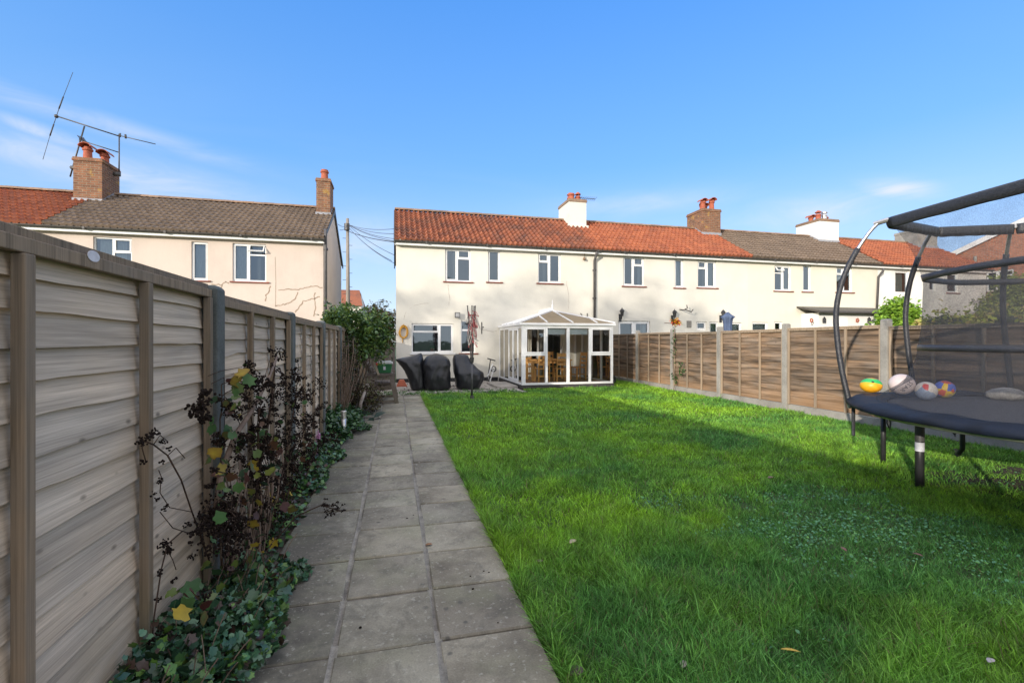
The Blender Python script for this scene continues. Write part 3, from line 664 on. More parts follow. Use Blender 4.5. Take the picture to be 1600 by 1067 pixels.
# patio of irregular pale flags beyond the path
M_flag = simple('pale_flagstone', (0.40, 0.36, 0.31), (0.26, 0.235, 0.20), 6, 0.9, 0.3)
b = MB(); b.box(-0.95, 3.42, 11.94, 15.69, -0.05, 0.010, m=1)
y = 11.96
while y < 15.6:
    hgt = random.choice([0.3, 0.45, 0.6]); x = -0.93
    while x < 3.35:
        w = random.uniform(0.3, 0.7); x1 = min(x+w, 3.38)
        if random.random() > 0.06: b.box(x+0.012, x1-0.012, y+0.012, min(y+hgt, 15.66)-0.012, -0.02, 0.02+random.uniform(0, .008))
        x = x1
    y += hgt
tag(b.build('patio', [M_flag, M_soil]), 'pale flagstone patio along the foot of the house', 'patio', kind='structure')
k = 260; x = -0.6+3.8*rs.rand(k); y = 11.95+0.75*rs.rand(k)**2*1.2
P = np.repeat(np.stack([x, y, np.full(k, 0.02)], 1), 10, 0); P += rs.normal(size=P.shape)*[0.03, 0.03, 0.012]; P[:, 2] = np.abs(P[:, 2])+0.02
tag(leaves('patio_weeds', P, 0.035, [(0.05, 0.13, 0.03), (0.08, 0.19, 0.03)], M_leaf, up=0.6), 'small green weeds growing between the patio flags', 'weeds', kind='stuff')
#@@PART2
# ================================================================== FENCES
def fence_panel(parent, X, y0, y1, z0, z1, side, mw, mb, hb=(0.085, 0.135), seed=0, both=False, cap=0.045):
    b = MB(); z = z0; rr = random.Random(seed); n = max(8, int((y1-y0)/0.06))
    ys = np.linspace(y0, y1, n)
    edges = [z0]
    while edges[-1] < z1-0.03:
        nx_ = edges[-1]+rr.uniform(*hb)
        edges.append(min(nx_, z1-0.015))
        if nx_ >= z1-0.03: break
    for k in range(len(edges)-1):
        lo, hi = edges[k], edges[k+1]
        amp = (0.016 if rr.random() < 0.35 else 0.005) if side > 0 else (0.022 if rr.random() < 0.6 else 0.009)
        wl = lo+(vnoise(ys*rr.uniform(1.5, 3.5)+rr.random()*50, ys*0, seed*31+k)-0.5)*2*amp+(vnoise(ys*9, ys*0+k, seed+k)-0.5)*0.004
        if k == 0: wl = np.full(n, lo)
        top = hi+0.024
        vs = []
        for j in range(n):
            y = float(ys[j]); w = float(wl[j]); t = min(top, z1)
            wav = 0.003*math.sin(y*3+k)
            xo = X+side*(0.024+wav); xi = X+side*(0.004+wav)
            vs += [(xi, y, t), (xo, y, w), (xo-side*0.010, y, w), (xi-side*0.006, y, t)]
        fs = []
        for j in range(n-1):
            q = j*4
            for a, c in ((0, 1), (1, 2), (2, 3), (3, 0)): fs.append((q+a, q+c, q+4+c, q+4+a))
        b.add(vs, fs, rr.random())
    # top cap rail belongs to the panel's own frame
    o = b.build('panel', mw, parent)
    c = MB(); c.box(X-0.022, X+0.040, y0, y1, z1-cap*0.25, z1+0.012)
    if side > 0: c.box(X+0.034, X+0.058, y0, y1, z1-cap, z1-cap*0.25-0.002)
    else: c.v = []; c.f = []; c.r = []; c.m = []; c.box(X-0.062, X+0.022, y0, y1, z1-0.012, z1+0.012); c.box(X-0.056, X-0.034, y0, y1, z1-cap, z1-0.013)
    c.build('cap_rail', mb, o, bevel=0.003)
    L = y1-y0
    for k in range(4):
        yc = y0+0.028+(L-0.056)*k/3.0
        m = MB(); xa = X+side*0.033; xb = X+side*0.066
        m.box(min(xa, xb), max(xa, xb), yc-0.018, yc+0.018, z0-0.005, z1-cap-0.002); m.build('batten', mb, o, bevel=0.003)
    return o
def conc_post(parent, X, y, z1, mat, w=0.11, name='post'):
    m = MB(); h = w/2; c = 0.018
    poly = [(X-h, y-h), (X+h, y-h), (X+h, y+h), (X-h, y+h)]
    m.loft([[(X-h, y-h, -0.1), (X+h, y-h, -0.1), (X+h, y+h, -0.1), (X-h, y+h, -0.1)], [(X-h, y-h, z1-c), (X+h, y-h, z1-c), (X+h, y+h, z1-c), (X-h, y+h, z1-c)],
            [(X-h+c, y-h+c, z1), (X+h-c, y-h+c, z1), (X+h-c, y+h-c, z1), (X-h+c, y+h-c, z1)]])
    return m.build(name, mat, parent, bevel=0.006)
XL = -0.965
fl = thing('wooden_fence', 'tall pale lap panel wooden fence along the left side of the path', 'fence', (XL, 6, 0))
postsL = [-1.11, 0.795, 2.755, 4.59, 6.50, 8.42, 10.35, 12.28, 14.0, 15.6]
for i in range(len(postsL)-1):
    ya, yb = postsL[i]+0.045, postsL[i+1]-0.045
    if i == 1: ya, yb = 0.82, 2.70
    fence_panel(fl, XL, ya, yb, 0.03, 1.630 if i <= 1 else 1.588+0.008*((i*7) % 3-1), 1, M_woodL, M_woodLb, seed=i+3, hb=(0.085, 0.125), cap=0.056)
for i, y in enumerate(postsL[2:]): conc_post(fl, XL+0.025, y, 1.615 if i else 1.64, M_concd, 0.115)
XR = 7.45
fr = thing('wooden_fence', 'brown lap panel fence with pale concrete posts and gravel boards on the right', 'fence', (XR, 6, 0))
postsR = [5.70+1.93*k for k in range(-4, 6)]
for i in range(len(postsR)-1):
    ya, yb = postsR[i]+0.05, postsR[i+1]-0.05
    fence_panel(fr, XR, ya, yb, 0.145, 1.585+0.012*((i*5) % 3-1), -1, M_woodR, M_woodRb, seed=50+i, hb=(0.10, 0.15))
    g = MB(); g.box(XR-0.028, XR+0.022, ya, yb, -0.1, 0.135); g.build('gravel_board', M_conc, fr, bevel=0.004)
for y in postsR: conc_post(fr, XR-0.035, y, 1.70, M_conc, 0.11)

# ================================================================== HOUSES
ZE, ZR = 4.74, 6.26
def window(parent, x0, x1, z0, z1, Y, kind='RV', curtain=None, mull=0.48, sill=True, open_vent=False, white=None, depth=0.05):
    w = white or M_white; f = 0.042; ya, yb = Y+depth, Y+depth+0.05
    b = MB()
    b.box(x0, x0+f, ya, yb, z0, z1); b.box(x1-f, x1, ya, yb, z0, z1)
    b.box(x0+f, x1-f, ya, yb, z0, z0+f+0.008); b.box(x0+f, x1-f, ya, yb, z1-f, z1)
    X0, X1, Z0, Z1 = x0+f, x1-f, z0+f+0.008, z1-f
    def sash(a, c, d, e, t=0.028):
        q = ya-0.012
        b.box(a, a+t, q, yb-0.012, d, e); b.box(c-t, c, q, yb-0.012, d, e); b.box(a+t, c-t, q, yb-0.012, d, d+t); b.box(a+t, c-t, q, yb-0.012, e-t, e)
    if kind in ('RV', 'LV', 'LT', 'D', 'RT2'):
        xm = X0+(X1-X0)*mull; b.box(xm-0.028, xm+0.028, ya-0.002, yb-0.004, Z0, Z1)
    zt = Z1-(Z1-Z0)*0.27
    ov = None
    if kind == 'RV':
        b.box(xm+0.028, X1, ya+0.001, yb-0.006, zt-0.026, zt+0.02); sash(X0, xm-0.028, Z0, Z1)
        if open_vent: ov = (xm+0.028, X1, zt+0.02, Z1)
        else: sash(xm+0.03, X1-0.002, zt+0.02, Z1-0.002)
    if kind == 'RT2':
        zq = Z1-(Z1-Z0)*0.42; b.box(xm+0.028, X1, ya+0.001, yb-0.006, zq-0.026, zq+0.02); sash(xm+0.03, X1-0.002, zq+0.02, Z1-0.002)
    if kind == 'LV':
        b.box(X0, xm-0.028, ya+0.001, yb-0.006, zt-0.026, zt+0.02); sash(xm+0.028, X1, Z0, Z1)
        if open_vent: ov = (X0, xm-0.028, zt+0.02, Z1)
        else: sash(X0+0.002, xm-0.03, zt+0.02, Z1-0.002)
    if kind == 'LT': b.box(X0, xm-0.028, ya+0.001, yb-0.006, zt-0.02, zt+0.02); sash(xm+0.028, X1, Z0, Z1); sash(X0+.002, xm-0.03, zt+0.02, Z1-0.002, 0.022)
    if kind == 'N': sash(X0, X1, Z0, Z1, 0.022)
    if kind == 'D':
        sash(X0, xm-0.028, Z0, Z1, 0.055); sash(xm+0.028, X1, Z0, Z1, 0.055)
    o = b.build('window' if kind != 'D' else 'french_door', w, parent, bevel=0.003)
    g = MB(); g.add([(X0, ya+0.03, Z0), (X1, ya+0.03, Z0), (X1, ya+0.03, Z1), (X0, ya+0.03, Z1)], [(0, 1, 2, 3)]); g.build('pane', M_glass, o)
    if ov:
        a, c, d, e = ov; L = (e-d); an = math.radians(38); v = MB()
        py, pz = ya-0.01, e
        def P(x, t, k): return (x, py-t*math.sin(an)+k*math.cos(an), pz-t*math.cos(an)-k*math.sin(an))
        def bar(xa, xb, ta, tb):
            vs = [P(x, t, k) for k in (0, -0.03) for (x, t) in ((xa, ta), (xb, ta), (xb, tb), (xa, tb))]
            v.add(vs, [(0, 1, 2, 3), (7, 6, 5, 4), (0, 4, 5, 1), (1, 5, 6, 2), (2, 6, 7, 3), (3, 7, 4, 0)])
        bar(a, a+0.03, 0, L); bar(c-0.03, c, 0, L); bar(a+0.03, c-0.03, 0, 0.03); bar(a+0.03, c-0.03, L-0.03, L)
        vo = v.build('open_vent', w, o)
    if sill:
        s = MB(); s.box(x0-0.07, x1+0.09, Y-0.045, Y+depth+0.01, z0-0.045, z0-0.004); s.build('sill', M_sill, o, bevel=0.004)
    if curtain:
        mc, kinds = curtain
        for (fa, fb, za, zb) in kinds:
            cb = MB(); xs = np.linspace(X0+(X1-X0)*fa, X0+(X1-X0)*fb, 24)
            vs = []
            for i, xx in enumerate(xs): yy = yb+0.08+0.014*math.sin(i*1.9); vs += [(xx, yy, Z0+(Z1-Z0)*za), (xx, yy, Z0+(Z1-Z0)*zb)]
            cb.add(vs, [(2*i, 2*i+2, 2*i+3, 2*i+1) for i in range(23)]); cb.build('curtain', mc, o, smooth=True)
    return o

def wall_mesh(x0, x1, Yf, Yb, holes, mat, parent, ztop=ZE, gables=True, name='wall', inner=True):
    b = MB(); xs = sorted({x0, x1} | {h[0] for h in holes} | {h[1] for h in holes}); zs = sorted({0.0, ztop} | {h[2] for h in holes} | {h[3] for h in holes})
    for i in range(len(xs)-1):
        for j in range(len(zs)-1):
            cx_, cz_ = (xs[i]+xs[i+1])/2, (zs[j]+zs[j+1])/2
            if any(h[0] < cx_ < h[1] and h[2] < cz_ < h[3] for h in holes): continue
            b.add([(xs[i], Yf, zs[j]), (xs[i+1], Yf, zs[j]), (xs[i+1], Yf, zs[j+1]), (xs[i], Yf, zs[j+1])], [(0, 1, 2, 3)], 0.5)
    for (a, c, d, e) in holes:
        D = Yf+0.13
        b.add([(a, Yf, d), (a, D, d), (a, D, e), (a, Yf, e)], [(0, 1, 2, 3)]); b.add([(c, Yf, d), (c, D, d), (c, D, e), (c, Yf, e)], [(3, 2, 1, 0)])
        b.add([(a, Yf, d), (c, Yf, d), (c, D, d), (a, D, d)], [(0, 1, 2, 3)]); b.add([(a, Yf, e), (c, Yf, e), (c, D, e), (a, D, e)], [(3, 2, 1, 0)])
    ym = (Yf+Yb)/2; zr = ZR-0.06
    for x in (x0, x1):
        b.add([(x, Yf, 0), (x, Yb, 0), (x, Yb, ztop), (x, ym, zr), (x, Yf, ztop)], [(0, 1, 2, 3, 4)])
    b.add([(x0, Yb, 0), (x1, Yb, 0), (x1, Yb, ztop), (x0, Yb, ztop)], [(0, 1, 2, 3)])
    o = b.build(name, mat, parent)
    if inner:
        r = MB(); e = 0.03; Yi = Yf+2.6
        for (za, zb) in ((0.02, 2.18), (2.24, 4.55)):
            r.add([(x0+e, Yf+0.14, za), (x1-e, Yf+0.14, za), (x1-e, Yi, za), (x0+e, Yi, za), (x0+e, Yf+0.14, zb), (x1-e, Yf+0.14, zb), (x1-e, Yi, zb), (x0+e, Yi, zb)], [(0, 1, 2, 3), (4, 5, 6, 7), (2, 3, 7, 6), (1, 2, 6, 5), (3, 0, 4, 7)])
            for xx in np.linspace(x0+1.9, x1-1.9, 2): r.box(xx-0.05, xx+0.05, Yf+0.15, Yi-0.01, za+0.01, zb-0.01)
        r.build('room', M_room, o)
    return o

def roof(parent, x0, x1, Yf, Yb, mat, pitch=0.175, amp=0.024, rows=11, over=0.22, vergeL=False, vergeR=False, prof='pan', back=True, step=0.045):
    ym = (Yf+Yb)/2
    n = max(2, int(round((x1-x0)/pitch))); per = 7
    xs = np.linspace(x0, x1, n*per+1)
    ph = np.arange(len(xs)) % per/per
    if prof == 'pan': pr = amp*(np.cos(2*PI*ph)*0.75+0.35*np.cos(4*PI*ph+0.6))
    else: pr = amp*np.where(ph < 0.45, np.sin(ph/0.45*PI), 0.0)
    slope = (ZR-ZE)/(ym-Yf); Lh = ym-Yf+over
    nrm = Vector((0, -slope, 1)).normalized()
    V = []; F = []; Rn = []
    for sgn in ((1, -1) if back else (1,)):
        for k in range(rows):
            ta, tb = k/rows, (k+1)/rows
            for (t, lift) in ((ta, 0.0), (tb, step)):
                yy = (ym-Lh*t) if sgn > 0 else (ym+Lh*t); zb = ZR-slope*Lh*t
                jit = (vnoise(xs*3, xs*0+k*3.3, 5)-0.5)*0.010+ (vnoise(xs*0.25+3, xs*0+k*0.2, 15)-0.5)*0.04
                h = pr+lift+0.02+jit
                for i in range(len(xs)): V.append((float(xs[i]), yy+sgn*nrm.y*float(h[i]), zb+nrm.z*float(h[i])))
            # butt edge
            yy = (ym-Lh*tb) if sgn > 0 else (ym+Lh*tb); zb = ZR-slope*Lh*tb
            for i in range(len(xs)): h = float(pr[i])-0.01; V.append((float(xs[i]), yy+sgn*nrm.y*h, zb+nrm.z*h))
            q = len(V)-3*len(xs); m = len(xs); off = random.random()
            rk = [random.random() for _ in range(n+1)]
            for i in range(m-1):
                r_ = rk[i//per]
                F.append((q+i, q+m+i, q+m+i+1, q+i+1)); Rn.append(r_); F.append((q+m+i, q+2*m+i, q+2*m+i+1, q+m+i+1)); Rn.append(r_)
    me = MB(); me.v = V; me.f = F; me.r = Rn; me.m = [0]*len(F)
    o = me.build('roof', mat, parent)
    r = MB()
    for i, xa in enumerate(np.arange(x0, x1-0.01, 0.33)):
        xb = min(xa+0.335, x1); pts = [(math.cos(t)*0.10, math.sin(t)*0.085) for t in np.linspace(0, PI, 8)]
        r.prism([(ym+a, ZR+0.035+c+0.004*(i % 2)) for a, c in pts], 'x', xa, xb)
    r.build('ridge', M_ridge, o)
    # fascia, gutter
    g = MB(); g.box(x0, x1, Yf-over+0.035, Yf-over+0.06, ZE-slope*over-0.15, ZE-slope*over+0.0)
    g.box(x0, x1, Yf-over+0.061, Yf-0.001, ZE-slope*over-0.145, ZE-slope*over-0.125); g.build('fascia', M_white, parent)
    zt = ZE-slope*over-0.02; gy = Yf-over-0.022; g = MB()
    prof_ = [(gy+0.055*math.cos(t), zt+0.055*math.sin(t)) for t in np.linspace(PI, 2*PI, 9)]+[(gy+0.048*math.cos(t), zt+0.048*math.sin(t)) for t in np.linspace(2*PI, PI, 9)]
    g.prism(prof_, 'x', x0, x1)
    for xx in np.arange(x0+1.0, x1, 2.0): g.box(xx-0.03, xx+0.03, gy-0.06, gy+0.052, zt-0.065, zt+0.006)
    g.build('gutter', M_gut, parent)
    for fl_, xx in ((vergeL, x0), (vergeR, x1)):
        if fl_:
            v = MB()
            for sg in (1, -1):
                ye = ym-sg*Lh
                v.loft([[(xx-0.03, ye, ZE-slope*over-0.12), (xx+0.01, ye, ZE-slope*over-0.12), (xx+0.01, ye, ZE-slope*over+0.03), (xx-0.03, ye, ZE-slope*over+0.03)],
                        [(xx-0.03, ym, ZR-0.12), (xx+0.01, ym, ZR-0.12), (xx+0.01, ym, ZR+0.03), (xx-0.03, ym, ZR+0.03)]])
            v.build('verge', M_gut, parent)
    return o

def downpipe(parent, x, Yf, z0=0.1, over=0.22, kick=0.0, name='downpipe'):
    b = MB(); yp = Yf-0.055; zt = ZE-0.20
    b.tube([(x, Yf-over-0.02, zt), (x, Yf-over-0.02, zt-0.08), (x, yp, zt-0.30), (x+kick, yp, z0)], 0.045, 10)
    for z in (3.9, 2.9, 1.9, 0.9):
        if z > z0: b.box(x-0.055+kick*(zt-z)/zt, x+0.055+kick*(zt-z)/zt, yp-0.02, Yf, z-0.03, z+0.03)
    return b.build(name, M_pipe, parent, smooth=True)

def pot(parent, x, y, z, h=0.42, r=0.11, kind=0, mat=None):
    b = MB(); m = mat or M_pot
    b.lathe((x, y, z-0.03), [(r*1.08, 0), (r*1.0, 0.04), (r*0.92, h*0.45), (r*0.88, h*0.72), (r*1.12, h*0.76), (r*1.15, h*0.86), (r*0.95, h*0.90), (r*0.95, h)], 16)
    o = b.build('chimney_pot', m, parent, smooth=False)
    if kind == 1:   # half-round cowl
        c = MB(); n = 9; R_ = r*1.45
        pts = [(x+R_*math.cos(t), z+h-0.06+R_*0.75*math.sin(t)) for t in np.linspace(0.1, PI-0.1, n)]
        pts += [(x+(R_-0.02)*math.cos(t), z+h-0.06+(R_*0.75-0.02)*math.sin(t)) for t in np.linspace(PI-0.1, 0.1, n)]
        c.prism(pts, 'y', y-R_*1.1, y+R_*1.1); c.build('cowl', m, o)
    if kind == 2:
        c = MB(); c.lathe((x, y, z+h+0.04), [(r*1.2, 0), (r*1.2, 0.02), (r*0.4, 0.10)], 12)
        for t in range(4): c.tube([(x+r*0.8*math.cos(t*PI/2), y+r*0.8*math.sin(t*PI/2), z+h-0.03), (x+r*0.8*math.cos(t*PI/2), y+r*0.8*math.sin(t*PI/2), z+h+0.05)], 0.01, 5)
        c.build('cowl', m, o)
    return o
def chimney(parent, x0, x1, y0, y1, ztop, mat, pots, crown=None, flash=True):
    b = MB(); b.box(x0, x1, y0, y1, 5.2, ztop-0.12)
    o = b.build('chimney', mat, parent)
    c = MB(); cm = crown or mat
    c.box(x0-0.03, x1+0.03, y0-0.03, y1+0.03, ztop-0.118, ztop-0.05); c.box(x0-0.015, x1+0.015, y0-0.015, y1+0.015, ztop-0.048, ztop)
    c.build('crown', cm, o, bevel=0.005)
    if flash:
        f = MB(); sl = 0.64
        zf = lambda y: ZR-abs(y-YM)*sl if True else 0
        YM = CH_YM[0]
        za = ZR-abs(y0-YM)*sl
        f.box(x0-0.025, x1+0.025, y0-0.03, y0-0.002, za-0.05, za+0.16)
        for xx, s_ in ((x0, -1), (x1, 1)):
            vs = []
            for y in np.linspace(y0-0.03, y1, 8): z_ = ZR-abs(y-YM)*sl; vs += [(xx+s_*0.006, y, z_-0.05), (xx+s_*0.006, y, z_+0.15)]
            f.add(vs, [(2*i, 2*i+2, 2*i+3, 2*i+1) for i in range(7)])
        f.build('flashing', M_lead, o)
    for (x, y, h, r, k, mt) in pots: pot(o, x, y, ztop, h, r, k, mt)
    return o
CH_YM = [18.2]

YF, YB = 15.7, 20.7
def wpix(u0, u1, v0, v1, Y=YF):
    um = (u0+u1)/2; a = atY(um, v0, Y); b_ = atY(um, v1, Y); return (fX(u0, Y), fX(u1, Y), b_.z, a.z)
PX = [0.03, 7.0, 13.45, 19.95, 26.3]
def build_house(name, label, x0, x1, wins, mwall, mroof, extra=(), YF=YF, YB=YB, vL=False, vR=False, prof='pan', group=None):
    t = thing(name, label, 'house', ((x0+x1)/2, YF, 0), group)
    holes = [w[0] for w in wins]+list(extra)
    wall_mesh(x0, x1, YF, YB, holes, mwall, t)
    for (r4, kind, kw) in wins: window(t, r4[0], r4[1], r4[2], r4[3], YF, kind, **kw)
    roof(t, x0-(0.05 if vL else 0), x1+(0.05 if vR else 0), YF, YB, mroof, vergeL=vL, vergeR=vR, prof=prof, amp=0.040 if prof == 'pan' else 0.036)
    return t
NC = (M_curt, [(0.0, 0.9, 0.02, 0.98)])
# -- house 1: red roof, cream render, with the conservatory
CON = (3.45, 6.24, 12.75, YF)
back_door = (3.95, 5.75, 0.1, 1.95)
w1 = [(wpix(695.5, 735.5, 389.5, 440.5), 'RV', dict(mull=0.47)), (wpix(762.5, 781.5, 391.5, 441), 'N', {}),
      (wpix(841, 876.5, 396.5, 443), 'LV', dict(mull=0.47)), (wpix(643, 708.5, 506, 552), 'LT', dict(mull=0.66, sill=False)),
      (wpix(720, 743, 501, 552), 'LT', dict(mull=0.9))]
w1[4] = (w1[4][0], 'NT', {})
h1 = build_house('terraced_house', 'cream end of terrace house with a weathered red pantile roof behind the conservatory', PX[0], PX[1], w1, M_rendC, M_tileR, extra=(back_door,), vL=True, group='joined rear facades of the right hand terrace')
r4 = w1[4][0]; zt = r4[3]-(r4[3]-r4[2])*0.3
hw = [o for o in h1.children if o.name.startswith('window')][-1]
b = MB(); b.box(r4[0]+0.043, r4[1]-0.043, YF+0.052, YF+0.094, zt-0.03, zt+0.03); b.build('transom', M_white, hw)
b = MB(); b.box(w1[3][0][0]-0.05, w1[3][0][1]+0.06, YF-0.05, YF+0.06, w1[3][0][2]-0.045, w1[3][0][2]-0.004); b.build('sill', M_white, [o for o in h1.children if o.name.startswith('window')][-2])
b = MB(); b.box(0.03, 3.40, YF-0.012, YF-0.001, 0.0, 0.14); b.box(6.30, 6.95, YF-0.012, YF-0.001, 0.0, 0.14); b.build('plinth', M_dark, h1)
downpipe(h1, fX(929, YF-0.055), YF)
cxl, cxr = 6.68, 7.42
chimney(h1, cxl, cxr, 17.55, 18.75, 7.02, M_rendC2, [(6.9, 17.85, 0.32, 0.12, 0, None), (7.2, 17.9, 0.24, 0.10, 2, M_pot), (7.05, 18.4, 0.36, 0.11, 2, None)], crown=M_ridge, flash=False)
b = MB(); b.box(6.62, 7.48, 17.47, 17.55, 5.86, 5.97); b.build('flaunching', M_rendC2, h1)
# -- house 2
w2 = [(wpix(974, 1006.5, 402, 447.5), 'RV', dict(mull=0.5, curtain=(M_curt, [(0.82, 1.0, 0, 1)]))), (wpix(1054.5, 1068, 405.5, 450), 'N', dict(curtain=(M_curt, [(0.3, 1.0, 0, 1)]))),
      (wpix(1090.5, 1119, 408, 450), 'LV', dict(mull=0.5, curtain=(M_curt, [(0.72, 1.0, 0, 1)]))),
      ((fX(966, YF), fX(1016, YF), 0.12, atY(990, 502, YF).z), 'D', dict(mull=0.5, sill=False, curtain=(M_curt, [(0.8, 1.0, 0, 1)]))),
      (wpix(1088.5, 1104, 503, 516), 'N', dict(sill=False)), (wpix(1108.5, 1123, 503.5, 524), 'N', dict(sill=False, curtain=(M_curt, [(0, 1, 0, 1)]))),
      (wpix(1135, 1159, 504.5, 530), 'N', dict(sill=False, curtain=(M_white, [(0, 1, 0.3, 1)])))]
h2 = build_house('terraced_house', 'pale cream mid terrace house under a bright orange red tiled roof', PX[1], PX[2], w2, M_rendC2, M_tileO, group='joined rear facades of the right hand terrace')
chimney(h2, 12.78, 13.68, 17.6, 18.7, 7.06, M_brickO, [(12.98, 17.85, 0.42, 0.11, 1, None), (13.42, 17.85, 0.48, 0.11, 1, None), (13.2, 18.2, 0.46, 0.12, 0, None), (13.5, 18.45, 0.42, 0.11, 1, None)])
# -- house 3
w3 = [(wpix(1210.5, 1236.5, 416, 455), 'LV', dict(mull=0.5, open_vent=True, curtain=(M_curt, [(0.85, 1.0, 0, 1)]))), (wpix(1254.5, 1267.5, 415, 456), 'N', {}),
      (wpix(1307, 1332, 418, 457), 'LV', dict(mull=0.45)), (wpix(1175, 1200, 504, 530), 'N', dict(sill=False, curtain=(M_white, [(0, 1, 0.3, 1)]))),
      (wpix(1210, 1222.5, 503, 530), 'N', dict(sill=False))]
h3 = build_house('terraced_house', 'buttery cream mid terrace house under a grey brown ribbed roof', PX[2], PX[3], w3, M_rendY, M_tileG, prof='rib', group='joined rear facades of the right hand terrace')
chimney(h3, 18.95, 20.05, 17.6, 18.9, 7.02, M_rendW, [(19.2, 17.9, 0.30, 0.12, 2, None), (19.55, 17.9, 0.30, 0.11, 2, M_zinc), (19.85, 18.1, 0.26, 0.11, 0, None), (19.3, 18.4, 0.3, 0.11, 1, None)], crown=M_ridge)
b = MB(); xk = fX(1371, YF)
b.tube([(xk, YF-0.24, 4.42), (xk, YF-0.24, 4.32), (xk-0.02, YF-0.06, 4.1), (xk-0.12, YF-0.06, 2.45)], 0.045, 10)
b.build('downpipe', M_pipe, h3, smooth=True)
# -- house 4
w4 = [(wpix(1398.5, 1420, 424.5, 459), 'N', dict(sill=False, curtain=(M_green_curt, [(0, 0.85, 0, 0.95)]))), (wpix(1452, 1462, 428, 455), 'N', dict(sill=False)), (wpix(1480, 1497, 428, 458), 'N', dict(sill=True, curtain=(M_curt, [(0, 0.4, 0, 1)])))]
h4 = build_house('terraced_house', 'white rendered far end house with orange red roof beyond the trampoline net', PX[3], PX[4], w4, M_rendW, M_tileO, vR=True, group='joined rear facades of the right hand terrace')
chimney(h4, 25.0, 26.3, 17.7, 18.8, 6.9, M_conc, [(25.4, 18.0, 0.25, 0.1, 0, None), (25.9, 18.2, 0.25, 0.1, 0, None)])
# -- left pair
YL, YLB = 16.1, 21.3; CH_YM[0] = 18.7
wl = [(wpix(363.3, 416, 381.5, 440.5, YL), 'RV', dict(mull=0.47, open_vent=True, curtain=(M_curt, [(0.0, 0.46, 0, 1)]))), (wpix(299, 324.5, 378.5, 438.5, YL), 'N', dict(sill=True, curtain=(M_curt, [(0, 1, 0, 1)]))),
      (wpix(145.5, 206, 371.5, 424, YL), 'RT2', dict(mull=0.5, curtain=(M_curt, [(0.05, 0.95, 0, 1)])))]
hl = build_house('semi_detached_house', 'pinkish rendered house with a grey brown roof beyond the left fence', -9.55, -2.24, wl, M_rendP, M_tileG, YF=YL, YB=YLB, vR=True, prof='rib')
chimney(hl, -9.98, -9.20, 17.95, 18.95, 7.25, M_brickO, [(-9.72, 18.2, 0.44, 0.125, 1, None), (-9.5, 18.7, 0.44, 0.125, 1, None), (-9.85, 18.6, 0.2, 0.07, 0, M_zinc)])
chimney(hl, -2.74, -2.27, 18.0, 18.85, 7.2, M_brickO, [(-2.5, 18.3, 0.42, 0.13, 0, None)])
b = MB(); xk = fX(509, YL-0.055); yp = YL-0.06
b.tube([(xk, YL-0.08, 4.95), (xk, yp, 4.7), (xk, yp, 0.1)], 0.045, 10)
for z in (4.3, 2.6): b.box(xk-0.065, xk+0.065, yp-0.03, YL, z-0.04, z+0.04)
b.build('soil_pipe', M_pipe, hl, smooth=True)
# repaired cracks in the left render
crk = [[(430, 478), (440, 477), (449, 475), (455, 472), (462, 466), (465, 457)], [(415, 471), (416, 462), (421, 454), (422, 447)],
       [(436, 455), (450, 452), (466, 453), (480, 449), (492, 448), (504, 450)], [(460, 488), (468, 480), (474, 471), (488, 468), (500, 464)], [(492, 457), (491, 470), (493, 480), (490, 495)],
       [(331, 444), (345, 446), (352, 441), (358, 443)], [(346, 446), (347, 453)], [(430, 402), (431, 440), (430.5, 480)]]
b = MB()
for ci, line in enumerate(crk):
    pts = []
    for i in range(len(line)-1):
        p0, p1 = atY(*line[i], YL), atY(*line[i+1], YL); n = 4
        for k in range(n): q = p0.lerp(p1, k/n); pts.append(Vector((q.x+random.uniform(-.02, .02)*(ci < 7), YL-0.0025, q.z+random.uniform(-.02, .02)*(ci < 7))))
    pts.append(atY(*line[-1], YL-0.0025)); pts[-1].y = YL-0.0025
    w = 0.017 if ci < 7 else 0.008
    vs = []
    for i, q in enumerate(pts):
        d = (pts[min(i+1, len(pts)-1)]-pts[max(i-1, 0)]).normalized(); nn = Vector((-d.z, 0, d.x))*w*random.uniform(.7, 1.2); vs += [q+nn, q-nn]
    b.add(vs, [(2*i, 2*i+1, 2*i+3, 2*i+2) for i in range(len(pts)-1)])
b.build('crack_repair', M_crack, hl)
b = MB()
for line in ([(631, 500), (634, 488), (645, 479), (660, 475), (672, 474)], [(752, 515), (770, 519), (780, 517)], [(885, 440), (889, 470), (887, 490)], [(700, 445), (703, 470), (699, 482)]):
    pts = []
    for i in range(len(line)-1):
        for k in range(5): q = atY(*line[i], YF).lerp(atY(*line[i+1], YF), k/5); pts.append(Vector((q.x+random.uniform(-.015, .015), YF-0.0025, q.z+random.uniform(-.015, .015))))
    vs = []
    for i, q in enumerate(pts): vs += [q+Vector((0.004, 0, 0.004)), q-Vector((0.004, 0, 0.004))]
    b.add(vs, [(2*i, 2*i+1, 2*i+3, 2*i+2) for i in range(len(pts)-1)])
b.build('hairline_crack', M_crack, h1)
hl2 = build_house('semi_detached_house', 'far left neighbouring house with an orange clay pantile roof', -16.5, -9.55, [((-12.5, -11.6, 3.2, 4.2), 'RV', {})], M_rendP, M_tileO, YF=YL, YB=YLB, prof='pan')
CH_YM[0] = 18.2
